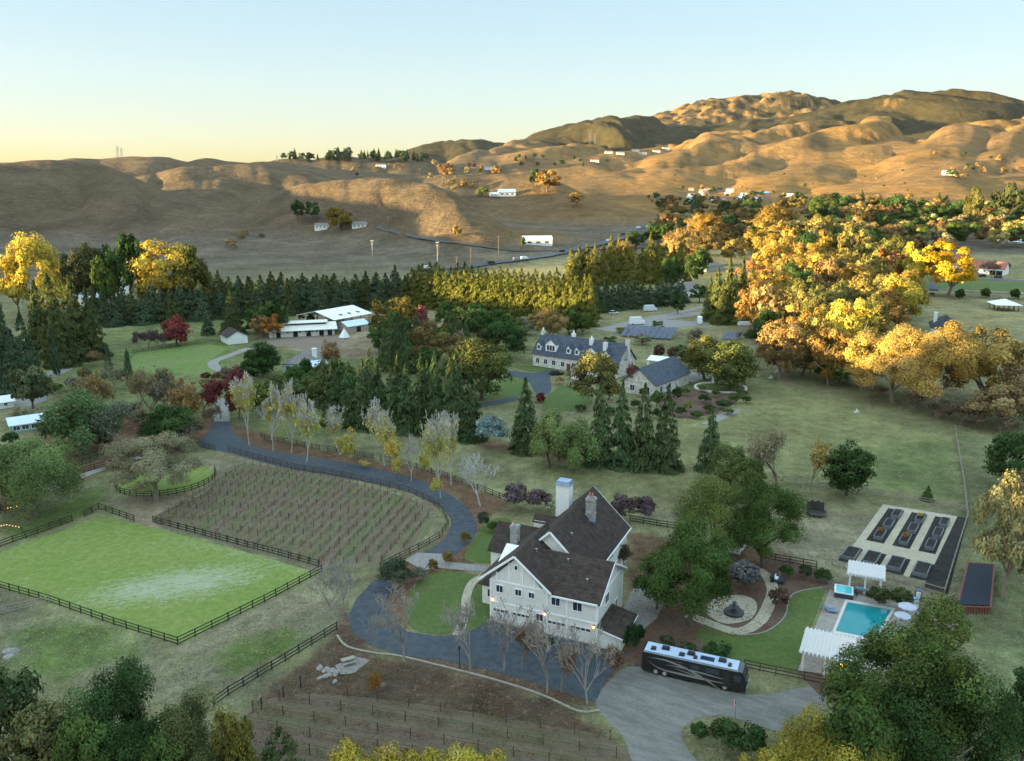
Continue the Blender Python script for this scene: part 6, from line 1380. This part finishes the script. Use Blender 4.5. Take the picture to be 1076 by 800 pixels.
for k, px in enumerate((148, 156, 166, 173)): T('thin', px, 369 - k, 343 + k % 2, 16, PLUM, 'small dark leafless plum tree in the row beside red maple', 'plum trees in a row')
T('round', 186, 363, 331, 34, (.20,.050,.045), 'dark red maple on the paddock slope')
# western conifers, belt and tall gold trees
for k, (px, b, t, w) in enumerate(((8,400,316,30),(30,402,322,34),(-12,410,330,40),(20,415,345,34))): T('conifer', px, b, t, w, COND, 'dark conifer in the group at western edge', 'dark conifers at the western edge')
for k, (px, b, t, w) in enumerate(((60,376,296,36),(82,378,290,40),(98,376,300,34),(66,385,322,34),(45,372,300,30))): T('conifer', px, b, t, w, (.085,.098,.036), 'tall dark conifer with sunlit top behind western lane', 'tall conifers behind the western lane')
for px, b, t, w, c, l in ((42,338,242,60,(.36,.27,.045),'tall bright gold eucalyptus against shaded brown hill'), (20,330,262,26,(.34,.25,.045),'small gold tree leaning from tall gold eucalyptus'), (180,325,247,66,(.36,.27,.045),'tall gold eucalyptus mass behind pale blue roofs'), (205,325,256,40,(.12,.11,.03),'gold green eucalyptus at the belt side'), (98,325,252,50,(.07,.075,.035),'dark green eucalyptus between gold ones'), (74,325,264,34,(.05,.06,.03),'dark tree beside tall bright gold eucalyptus'), (140,318,244,34,OAKD,'dark tree behind narrow white cottage'), (118,325,254,28,OAKD,'small dark tree near narrow white cottage'), (112,330,266,24,OAK,'slim dark tree before narrow white cottage')): T('oak', px, b, t, w, c, l, name='tall_tree')
for px, b, t, w in ((122,325,284,12),(152,326,289,13),(110,328,300,9)): T('cypress', px, b, t, w, (.11,.11,.03), 'slim gold tipped cypress before pale blue roofs', 'slim cypresses before the blue roofs')
for i in range(34):
    px = 100 + i * 10.2; b = 341 - 22 * i / 33 + (i % 3) * 1.5; T('conifer', px, b, b - 34 - TR.uniform(-4, 6), 25, COND if i % 4 else (.07,.085,.034), 'dark conifer in the long windbreak belt behind paddocks', 'conifers of the long dark windbreak')
for i in range(24):
    px = 176 + i * 11; b = 318 - 8 * i / 23; T('conifer', px, b + TR.uniform(-2, 2), 288 - TR.uniform(-6, 5) - (6 if i < 6 else 0), 22, (.09,.098,.034), 'gold tipped conifer in the back row of windbreak', 'back row of the windbreak')
T('conifer', 245, 351, 306, 26, (.08,.095,.036), 'gold topped conifer behind white outbuilding'); T('conifer', 219, 352, 323, 14, COND, 'thin dark conifer left of white outbuilding'); T('oak', 270, 350, 320, 28, OAK, 'dark tree behind orange trees'); T('oak', 290, 352, 317, 30, OAKD, 'dark round tree behind the stable'); T('gold', 274, 355, 328, 24, RUST, 'orange red tree at end of stable, redder one'); T('gold', 287, 356, 329, 20, (.30,.13,.035), 'orange tree at end of stable, brighter one'); T('bush', 262, 350, 340, 10, OAK, 'small shrub behind white outbuilding')
T('bush', 317, 339, 330, 9, (.08,.07,.03), 'brown shrub behind stable roof, left of pair'); T('bush', 327, 340, 330, 11, (.08,.07,.03), 'brown shrub behind stable roof, right of pair')
T('round', 276, 395, 358, 44, OAKD, 'dark round oak beside the ranch house'); T('round', 322, 397, 374, 18, OAKD, 'small dark round tree in front of ranch house'); T('thin', 345, 396, 355, 34, (.22,.14,.06), 'tan half bare tree at end of the ranch house')
for k, (px, b, t, w) in enumerate(((300,425,396,36),(318,424,392,34),(336,428,386,34),(345,420,378,32),(290,418,392,30))): T('round', px, b, t, w, (.09,.11,.04), 'rounded green tree between ranch house and birches', 'green trees behind the birches')
# conifer row across the middle
for i, (px, b, t, w) in enumerate(((352,446,383,28),(368,448,386,28),(383,450,376,30),(398,452,378,30),(412,452,384,28),(428,454,376,30),(444,455,380,30),(458,456,376,29),(474,457,380,29),(495,462,386,32),(360,436,374,26),(390,436,372,26),(420,440,372,26),(450,442,374,26),(480,446,376,26))): T('conifer', px, b, t, w, CON if i % 3 else (.065,.095,.04), 'dark green conifer in the dense row behind birches', 'conifers of the dense row behind birches')
# park trees of the manor
T('oak', 506, 420, 352, 72, (.085,.10,.034), 'big green oak before the manor drive'); T('oak', 626, 428, 368, 54, (.125,.12,.04), 'green gold tree in front of manor entrance'); T('gold', 458, 388, 337, 56, (.17,.125,.045), 'brown gold domed tree left of manor oak'); T('thin', 484, 385, 346, 34, DRYB, 'grey brown bare tree beside manor oak')
T('oak', 529, 378, 336, 50, OAKD, 'dark round oak at the end of manor house'); T('oak', 505, 360, 322, 36, OAK, 'dark tree behind manor oak'); T('gold', 577, 358, 319, 40, (.25,.16,.06), 'pale gold domed tree behind manor roof'); T('oak', 605, 350, 330, 26, (.075,.09,.03), 'green shrub tree at foot of sunlit hedge')
T('round', 440, 348, 319, 24, (.24,.075,.07), 'pink red tree beside yellow domed tree'); T('oak', 424, 352, 311, 32, (.15,.12,.03), 'yellow green domed tree beside the riding arena'); T('oak', 404, 358, 311, 34, (.12,.10,.03), 'dark gold tree at end of the riding arena'); T('round', 513, 368, 345, 30, (.14,.06,.055), 'dusky red tree behind manor oak')
for i, (px, b, t, w) in enumerate(((413,390,333,22),(428,392,340,20),(405,385,345,18),(440,375,331,16),(447,368,330,15),(470,362,330,16),(478,362,328,16),(490,362,336,13),(418,375,338,18))): T('conifer', px, b, t, w, CON, 'dark conifer in the clump beside riding arena', 'conifers beside the riding arena')
T('oak', 740, 398, 348, 44, (.11,.115,.034), 'round oak with golden top left of bigger one'); T('round', 766, 410, 356, 62, (.095,.108,.034), 'large round oak over the stone ring'); T('round', 692, 376, 361, 15, (.14,.08,.055), 'small brown ball tree near pool pavilion, left'); T('round', 706, 378, 364, 13, (.14,.08,.055), 'small brown ball tree near pool pavilion, right')
T('thin', 663, 412, 374, 20, (.22,.09,.07), 'slim pink brown tree before manor wing'); T('round', 568, 423, 412, 12, RED, 'small red shrub on manor lawn'); T('bush', 655, 350, 344, 24, (.14,.13,.03), 'yellow green shrub behind manor roof')
T('bush', 516, 472, 434, 40, BLUEG, 'pale blue grey shrub in front of conifer row'); T('conifer', 552, 474, 398, 34, CON, 'broad dark conifer right of blue grey shrub')
T('pepper', 578, 490, 424, 46, (.17,.215,.075), 'light green weeping tree, left of pair'); T('pepper', 604, 494, 434, 50, (.17,.215,.075), 'light green weeping tree, right of pair')
for k, (px, b, t, w) in enumerate(((630,488,401,33),(652,490,402,32),(675,492,404,33),(699,493,408,35))): T('conifer', px, b, t, w, CON, ['tall green conifer first in row of four from weeping trees', 'tall green conifer second in row of four from weeping trees', 'tall green conifer third in row of four from weeping trees', 'tall green conifer last in row of four'][k])
T('conifer', 745, 494, 428, 28, CON, 'lone conifer at edge of the meadow'); T('pepper', 767, 510, 460, 46, (.125,.155,.055), 'light green tree beside lone meadow conifer'); T('thin', 815, 514, 440, 58, (.28,.24,.14), 'sparse tan tree on meadow edge'); T('thin', 852, 516, 455, 36, (.34,.27,.09), 'sparse yellow tree between tan and round dark trees'); T('oak', 783, 520, 478, 40, OAKL, 'green tree crown rising behind broad oak')
for k, (px, b, t, w, c) in enumerate(((600,388,380,16,OAKD),(616,392,384,14,OAKD),(575,384,378,14,OAK),(588,404,396,12,AMB),(700,412,402,12,OAKD),(711,424,406,12,OAKD),(723,432,420,10,(.2,.2,.04)),(740,424,414,16,OAKD),(760,430,420,20,OAKD),(700,405,396,14,OAKD),(676,418,408,12,OAK),(770,424,414,14,OAK),(710,396,388,10,OAK),(668,430,420,14,OAKD),(690,440,430,14,OAKD),(720,416,408,12,OAK),(745,434,425,16,OAKD),(752,418,410,12,OAK),(732,440,430,18,OAK),(715,438,426,14,OAKD),(778,418,408,16,OAK),(765,436,428,14,OAKL),(705,430,421,14,OAK),(784,424,416,12,OAKD),(702,420,411,12,OLIVE),(738,412,405,10,OAKL),(610,432,425,16,OAKD),(640,436,428,18,OAKD))): T('bush', px, b, t, w, c, 'garden shrub in the planted beds around the manor', 'shrubs around the manor')
for px, b, t, w, c in ((150,428,392,34,TANL),(172,430,396,30,DRYB),(192,432,398,30,AMB),(214,436,402,28,GREYG),(140,448,420,34,OLIVE),(120,410,380,26,OLIVE),(92,420,392,28,TANL),(80,450,425,30,OAK),(50,420,396,24,OAKL),(28,445,422,26,OLIVE),(150,452,428,26,DRYB),(224,448,418,22,DRYB),(205,462,440,22,PLUM)): T('thin', px, b, t, w, c, 'half bare garden tree between western lane and drive apron', 'garden trees west of the drive apron')
for px, b, t, w, c in ((470,350,318,26,OAK),(486,352,322,28,OAKL),(500,346,318,26,OAKD),(462,378,345,28,OAK),(432,372,336,26,OAKD),(540,366,338,34,OAK),(520,352,325,30,OAKD),(415,366,322,26,OAK),(448,398,360,30,OAKD),(475,402,372,30,OAK),(552,352,330,24,OLIVE),(398,372,338,24,OAK),(536,352,326,22,OAKL),(560,346,328,18,AMB)): T('oak', px, b, t, w, c, 'green tree in the dense park between riding arena and manor', 'park trees between arena and manor')
for px, b, t, w, c in ((310,408,382,26,OAK),(262,402,376,26,OAKD),(250,420,392,24,AMB),(275,430,402,28,OAKL),(330,412,384,26,OAK),(352,408,376,28,OAKD),(365,418,384,26,OAK),(240,404,384,18,DRYB)): T('round', px, b, t, w, c, 'rounded green tree between ranch house and birches', 'green trees behind the birches')
for px, b, t, w, c in ((640,372,354,20,OAK),(650,376,362,14,OLIVE),(585,376,362,14,OAK),(675,362,350,18,OLIVE),(716,378,362,18,OAK),(725,384,366,18,OAKD),(730,360,345,18,OLIVE),(640,420,396,22,OAKD),(690,428,410,16,OAK),(666,400,384,14,OAK)): T('oak', px, b, t, w, c, 'small leafy tree close to the manor walls', 'small trees around the manor')
for px, b, t, w, c in ((612,318,296,20,COND),(625,322,300,18,COND),(700,322,300,20,COND),(712,330,310,16,OAKD),(735,318,296,20,OAK),(800,326,296,26,AMB),(800,345,318,24,OAKD),(690,350,336,14,OAK),(770,318,290,26,OAK),(735,290,262,26,OAK),(715,280,256,26,OAKD),(690,282,256,24,OAK),(668,262,243,20,OAKD),(640,282,262,22,OAKD),(655,272,250,20,AMB)): T('oak', px, b, t, w, c, 'tree among neighbours houses beyond the gravel court', 'trees around the neighbours houses')
# tall sunlit hedge row
for i in range(27):
    f = i / 26; px = 434 + 184 * f; b = 322 + 21 * f; T('hedge_conifer', px, b, 280 + 14 * f + TR.uniform(-2, 2), 22, HEDGE, 'sunlit conifer in the front row of tall clipped hedge', 'tall sunlit hedge row')
for i in range(25):
    f = i / 24; px = 445 + 176 * f; b = 315 + 20 * f; T('hedge_conifer', px, b, 277 + 13 * f + TR.uniform(-2, 2), 21, HEDGE, 'conifer in the back row of tall clipped hedge', 'back row of the tall hedge')
for px, b, t, w in ((598,352,324,22),(612,352,330,20)): T('oak', px, b, t, w, OAK, 'dark green shrub tree at the end of tall hedge', 'dark trees at the hedge end')
# conifers behind the solar arrays
for i in range(15): T('conifer', 600 + i * 8.2, 300 - i * .3 + TR.uniform(-1, 1), 254 - (i % 4) * 2 + TR.uniform(-4, 6), 23, (.15,.14,.034), 'sunlit gold conifer in the row behind white house', 'gold conifers behind the white house')
for i in range(12): T('conifer', 628 + i * 7.8, 328 - i * .9, 293 + TR.uniform(-3, 5), 22, COND, 'dark conifer in the row behind gravel court', 'dark conifers behind the gravel court')
for k, (px, b, t, w) in enumerate(((752,338,280,22),(764,339,268,24),(778,336,271,20),(788,334,276,18),(745,336,292,18),(770,340,290,24),(758,341,296,20))): T('conifer', px, b, t, w, (.095,.11,.036), 'conifer with sunlit gold top in the clump by white truck', 'conifer clump by the white truck')
T('oak', 705, 305, 268, 26, OAKD, 'dark tree behind white house with tall chimney'); T('oak', 728, 300, 265, 24, OAKD, 'dark tree between gold conifers and grey roof')
# golden sycamores along the creek
GPAL = [(.27,.165,.048), (.33,.215,.05), (.43,.32,.04), (.25,.17,.07), (.24,.19,.055), OAKD, (.25,.12,.045), (.17,.15,.045)]
gq_ = []
for r_ in range(8):
    top = 226 + r_ * 16; x0 = 798 + (r_ % 2) * 9 + max(0, r_ - 5) * 6; x1 = (905, 950, 968, 966, 950, 930, 925, 920)[r_]
    for c_ in range(int((x1 - x0) / 27) + 1): gq_.append((x0 + c_ * 27 + TR.uniform(-7, 7), top + TR.uniform(-7, 7), 50 + r_ * 2.2, 38 + r_ * 1.2))
gq_.sort(key=lambda q: q[1] + q[2])
for px, t, h, w in gq_: T('gold', px, t + h, t, w * TR.uniform(.85, 1.15), TR.choices(GPAL, (4, 4, 1.3, 2, 4, 1.6, 1, 4))[0], 'golden brown sycamore in the thick grove above dirt track', 'golden sycamore grove', jitter=.16)
T('gold', 889, 395, 304, 52, YEL, 'brightest yellow tree in middle of the golden grove'); T('gold', 940, 345, 282, 56, YEL, 'yellow tree before the curving drive'); T('gold', 995, 312, 251, 56, (.46,.29,.025), 'bright yellow tree in front of red roofed house'); T('oak', 843, 395, 355, 40, OAKD, 'dark evergreen at foot of the golden grove'); T('gold', 870, 400, 374, 28, (.24,.19,.03), 'small yellow green tree at edge of dirt track'); T('oak', 882, 405, 370, 40, OAK, 'dark green tree under yellow tree')
for px, b, t, w, c, l in ((938,423,338,84,(.38,.27,.08),'big pale limbed sycamore leaning over wire fence'), (985,437,332,92,(.38,.265,.075),'broad golden sycamore hiding the black roofed house'), (1032,430,334,84,(.35,.245,.075),'golden sycamore in front of paddock, outer one'), (905,410,350,50,(.38,.28,.07),'golden sycamore beside big pale limbed one'), (1050,452,395,70,(.27,.19,.09),'tan brown sycamore at creek bend'), (960,415,340,60,(.40,.29,.08),'golden sycamore crown behind the two broad ones'), (1076,445,380,60,(.24,.17,.09),'brown half bare sycamore at photo edge')): T('gold', px, b, t, w, c, l)
for k, (px, b, t, w) in enumerate(((1010,446,420,34),(1035,452,428,36),(960,430,410,34),(1062,458,430,34),(925,418,402,26),(985,440,420,30))): T('thin', px, b, t, w, DRYB, 'grey brown undergrowth shrub below the sycamores', 'undergrowth shrubs along the creek', name='shrub', cat='shrub')
for k, (px, b) in enumerate(((1008,314),(1035,313),(1066,314))): T('round', px, b, b - 11, 12, OAKD, ['small round dark tree by fence, nearest curving drive', 'small round dark tree by fence, between two others', 'small round dark tree by fence, above white pavilion'][k])
T('bush', 979, 312, 307, 6, OAKD, 'tiny dark shrub where curving drive meets road'); T('thin', 1042, 292, 272, 22, DRYB, 'bare brown tree before red tile roof'); T('conifer', 1004, 298, 290, 5, OAKD, 'little dark conifer near bright yellow tree'); T('round', 1058, 283, 275, 7, OAKD, 'small dark tree behind red tile roof')
# far wood: each crown a tree of its own
pal = [(AMB, 'amber'), ((.20,.12,.05), 'brown'), ((.14,.105,.04), 'olive brown'), (OAKD, 'dark green'), (OAK, 'green'), (GOLD, 'gold'), (TANL, 'tan'), (COND, 'blackish green')]
def wood(n, x0, x1, b0, b1, h0, h1, wts, grp, place, kinds=('oak', 'gold')):
    L_ = [(TR.uniform(x0, x1), TR.uniform(b0, b1)) for _ in range(n)]; L_.sort(key=lambda q: q[1])
    for px, b in L_:
        c, nm = TR.choices(pal, wts)[0]; p = PH(px, b)
        if p is None: continue
        kind = 'oak' if c in (OAK, OAKD) else 'conifer' if c is COND else TR.choice(kinds); h = TR.uniform(h0, h1); plant(kind, p, h, h * TR.uniform(.95, 1.45) * (.5 if kind == 'conifer' else 1), c, f'{nm} tree {place}', f'{nm} trees {place}', parts=False, jitter=.2, name='woodland_tree')
wood(84, 700, 905, 238, 284, 21, 33, (4, 5, 5, 3, 2, 3, 3, 2), '', 'in the autumn wood above golden grove')
wood(52, 690, 800, 226, 262, 18, 27, (3, 4, 5, 4, 3, 2, 3, 2), '', 'beside the highway end of autumn wood')
wood(70, 850, 1100, 226, 246, 24, 38, (1, 2, 3, 6, 5, 1, 1, 4), '', 'in the dark wood below the spur')
wood(46, 890, 1100, 244, 262, 20, 30, (2, 3, 4, 5, 3, 2, 2, 1), '', 'behind the nursery field')
wood(30, 880, 985, 255, 276, 18, 27, (3, 4, 5, 3, 2, 2, 3, 1), '', 'between golden grove and nursery field')
wood(44, 690, 1000, 217, 228, 20, 32, (1, 2, 3, 6, 5, 1, 1, 3), '', 'of the distant village edge')
for px, b, t, w, c, l in ((740,262,222,40,(.28,.16,.04),'broad gold oak at back of autumn wood'), (812,258,211,44,(.24,.145,.04),'broad amber oak towering over autumn wood'), (1020,240,196,22,(.10,.10,.03),'tall poplar shaped tree over the dark wood'), (1056,240,190,30,(.06,.07,.03),'tall dark tree at end of the spur'), (940,238,203,34,OAKD,'dark domed tree on skyline of dark wood'), (575,202,177,28,(.22,.13,.035),'large gold oak standing alone on house hill'), (563,196,176,14,OAKD,'dark oak beside lone gold oak'), (357,243,216,30,(.20,.14,.03),'gold tree beside cream house on the knoll'), (313,232,209,14,OAKD,'dark tree on knoll left of cream house, slimmer'), (328,232,210,16,OAKD,'dark tree on knoll nearest cream house'), (507,207,195,14,OAKL,'round green tree left of white gabled hill house'), (606,216,201,18,AMB,'orange brown tree on slope above highway'), (480,250,236,12,AMB,'lone rust tree on the shaded valley slope'), (549,260,249,7,OAKD,'dark tree touching white barn end'), (1010,188,181,14,AMB,'rust tree on the shaded spur shelf'), (1000,186,178,14,OAK,'dark tree on shaded spur shelf')): T('oak', px, b, t, w, c, l, hill=True, parts=True)
def hill_scatter(n, x0, x1, b0, b1, h, cols, label, group, kinds=('oak',)):
    for _ in range(n):
        p = PH(TR.uniform(x0, x1), TR.uniform(b0, b1))
        if p: kk = TR.choice(kinds); hh = TR.uniform(*h); plant(kk, p, hh, hh * TR.uniform(.8, 1.3) * (.5 if kk == 'conifer' else 1), TR.choice(cols), label, group, parts=False, lod='far', name='hill_tree')
hill_scatter(85, 296, 450, 164.5, 169.5, (18, 36), [OAKD, COND], 'dark skyline tree on the far plateau', 'skyline trees of the plateau', ('oak', 'conifer'))
hill_scatter(16, 450, 530, 174, 186, (14, 24), [AMB, RUST, TANL], 'orange tree on the crest of house hill', 'orange trees of house hill')
hill_scatter(14, 370, 480, 172, 190, (9, 16), [OAKD, AMB, TANL], 'small tree on the plateau left of house hill', 'plateau trees')
hill_scatter(14, 540, 640, 166, 176, (14, 24), [OAKD], 'dark tree on saddle below golden ridge', 'saddle trees', ('oak', 'conifer'))
hill_scatter(14, 465, 500, 188, 205, (7, 12), [AMB, TANL], 'tan shrub in the gully of house hill', 'gully shrubs of house hill')
hill_scatter(12, 228, 290, 246, 268, (5, 9), [AMB, TANL, DRYB], 'tan shrub in the gully below the knoll', 'gully shrubs of the knoll')
hill_scatter(14, 975, 1076, 162, 188, (10, 20), [OAKD, AMB], 'small tree on the shaded side of spur', 'trees on the shaded spur')
hill_scatter(20, 700, 960, 176, 204, (5, 9), [OAKD, TANL], 'tiny scrub on golden spurs', 'scrub of the golden spurs')
hill_scatter(34, 660, 850, 198, 216, (9, 18), [OAKD, AMB, OAK, TANL], 'small tree among houses of distant village', 'trees of the distant village')
# dry leaves on the vines
vm = []
for v in range(4):
    rs = np.random.default_rng(300 + v); n = 420; p = np.stack([rs.uniform(-.5, .5, n), rs.normal(size=n) * .16, np.clip(rs.normal(size=n) * .28 + .85, .1, 1.5)], -1); vm.append((rs, p))
for i, (o, L) in enumerate(VINE):
    rs = np.random.default_rng(400 + i); n = int(L * 85); k = np.floor(rs.uniform(0, L / 1.8, n)); p = np.stack([np.clip(k * 1.8 + rs.normal(size=n) * .45, 0, L), rs.normal(size=n) * .17, np.clip(rs.normal(size=n) * .24 + .68, .10, 1.4)], -1); keep = rs.uniform(size=n) < .72 + .4 * np.sin(k * 1.7 + i); p = p[keep]
    c = link('vine', leaf_mesh('vine', p, unit(rs.normal(size=p.shape)), .08, rs.uniform(.6, 1.4, len(p)), rs, .5), o); c.color = jit(((.19,.115,.065), (.155,.115,.07), (.19,.14,.07))[i % 3], .15)

# ------------------------------------------------------------------ loose ground cover: dry tufts, fallen leaves
rsg = np.random.default_rng(77)
def blades(name, area_px, n, size, hgt_, colr, avoid=(), thr=-.1, ns=7.0, flat=False):
    A = [P(*p)[:2] for p in area_px]; xs = [p[0] for p in A]; ys = [p[1] for p in A]
    # as many candidates near as far, judged per area of ground
    x = rsg.uniform(min(xs), max(xs), n * 3); y = rsg.uniform(min(ys), max(ys), n * 3)
    k = sdf(A, x, y) < 0
    k &= fbm(x / ns, y / ns, 130) + rsg.normal(size=len(x)) * .18 > thr
    for q in avoid: k &= sdf(q, x, y) > .15
    x, y = x[k][:n], y[k][:n]; m = len(x)
    a = rsg.uniform(0, 6.28, m); s = size * rsg.uniform(.5, 1.5, m)
    if flat:
        c = np.stack([x, y, rsg.uniform(.075, .12, m)], -1); nr = unit(np.stack([rsg.normal(size=m) * .35, rsg.normal(size=m) * .35, np.ones(m)], -1)); me = leaf_mesh(name, c, nr, size, rsg.uniform(.55, 1.45, m), rsg, .7)
    else:
        h = hgt_ * rsg.uniform(.4, 1.4, m); lx, ly = rsg.normal(size=m) * .35 * h, rsg.normal(size=m) * .35 * h
        v = np.stack([np.stack([x - np.cos(a) * s, y - np.sin(a) * s, np.zeros(m)], -1), np.stack([x + np.cos(a) * s, y + np.sin(a) * s, np.zeros(m)], -1), np.stack([x + lx + np.cos(a) * s * .5, y + ly + np.sin(a) * s * .5, h], -1), np.stack([x + lx - np.cos(a) * s * .5, y + ly - np.sin(a) * s * .5, h], -1)], 1).reshape(-1, 3)
        t = rsg.uniform(.6, 1.4, m); hu = rsg.normal(size=m) * .12; c = np.repeat(np.clip(np.stack([t * (1 + hu), t, t * (1 - hu)], -1), .2, 2), 4, 0)
        me = np_mesh(name, v, np.arange(m * 4).reshape(m, 4), c.astype(np.float32)); me.materials.append(FOL)
    o = link(name, me); o.color = (*colr, 1); tag(o, kind='stuff'); return o
WP = lambda q: [P(*p)[:2] for p in q]
DRV = WP([(206,468),(225,440),(241,440),(254,461),(310,478),(392,492),(452,509),(494,538),(503,553),(484,578),(438,588),(474,549),(452,527),(400,510),(310,494),(240,476)])
FORE = WP([(391,612),(414,610),(412,650),(428,664),(484,668),(552,663),(628,681),(660,688),(636,716),(626,738),(552,715),(466,694),(392,680),(366,648),(374,630)])
GRV = WP([(626,740),(655,703),(690,708),(785,730),(868,728),(862,757),(830,770),(760,752),(728,757),(716,776),(736,812),(674,812)])
HOUSE = WP([(513,655),(628,682),(654,686),(700,600),(664,545),(540,545),(505,600)])
PLAZA = WP([(655,690),(668,600),(760,595),(872,603),(930,529),(1020,540),(996,640),(960,665),(930,705),(840,720),(700,706)])
ARW = WP(AR)
AV = (DRV, FORE, GRV, HOUSE, PLAZA, ARW)
blades('dry_grass', [(-80,600),(0,625),(187,690),(330,612),(375,615),(360,655),(240,738),(280,830),(-100,830),(-120,640)], 15000, .08, .10, (.34,.30,.19), AV, -.05)
blades('dry_grass', [(520,478),(700,505),(830,400),(1000,452),(1076,470),(1120,800),(960,800),(860,600),(760,560),(660,545),(540,535)], 26000, .09, .10, (.33,.30,.17), AV, .0)
blades('green_grass', [(520,478),(700,505),(830,400),(1000,452),(1076,470),(1120,800),(960,800),(860,600),(760,560),(660,545)], 20000, .09, .10, (.16,.22,.07), AV, .05, 11.0)
blades('green_grass', [(-80,600),(0,625),(187,690),(330,612),(375,615),(300,700),(160,740),(-100,760)], 11000, .08, .10, (.15,.21,.065), AV, .1, 9.0)
blades('dry_grass', [(105,530),(215,485),(240,470),(330,488),(455,520),(462,566),(440,590),(340,600),(150,552)], 10000, .08, .10, (.34,.28,.17), (DRV,), -.1)
blades('fallen_leaves', [(206,440),(330,466),(470,494),(545,528),(520,600),(430,664),(640,735),(612,752),(420,694),(350,668),(395,600),(470,545),(400,512),(240,478)], 15000, .085, .1, (.22,.115,.05), (HOUSE,), -.12, 5.0, True)
blades('fallen_leaves', [(655,690),(668,600),(760,590),(872,600),(830,640),(800,672),(740,668),(700,706)], 9000, .085, .1, (.20,.10,.05), (), -.05, 4.0, True)
blades('fallen_leaves', [(270,742),(354,668),(420,692),(610,752),(652,800),(640,830),(240,830)], 12000, .08, .1, (.20,.125,.065), (), -.1, 5.0, True)

# ------------------------------------------------------------------ evening air
hz = MB().box((0, 5200, 345), (17000, 11800, 694)).mesh('haze')
hm_, hn, hl, hb = newmat('haze_air'); hn.remove(hb)
pvn = hn.new('ShaderNodeVolumePrincipled'); pvn.inputs['Color'].default_value = (.92, .94, 1.0, 1); pvn.inputs['Density'].default_value = 3.5e-6; pvn.inputs['Anisotropy'].default_value = .2
hl.new(pvn.outputs[0], hn['Material Output'].inputs['Volume']); hz.materials.append(hm_)
tag(link('haze', hz), kind='stuff')
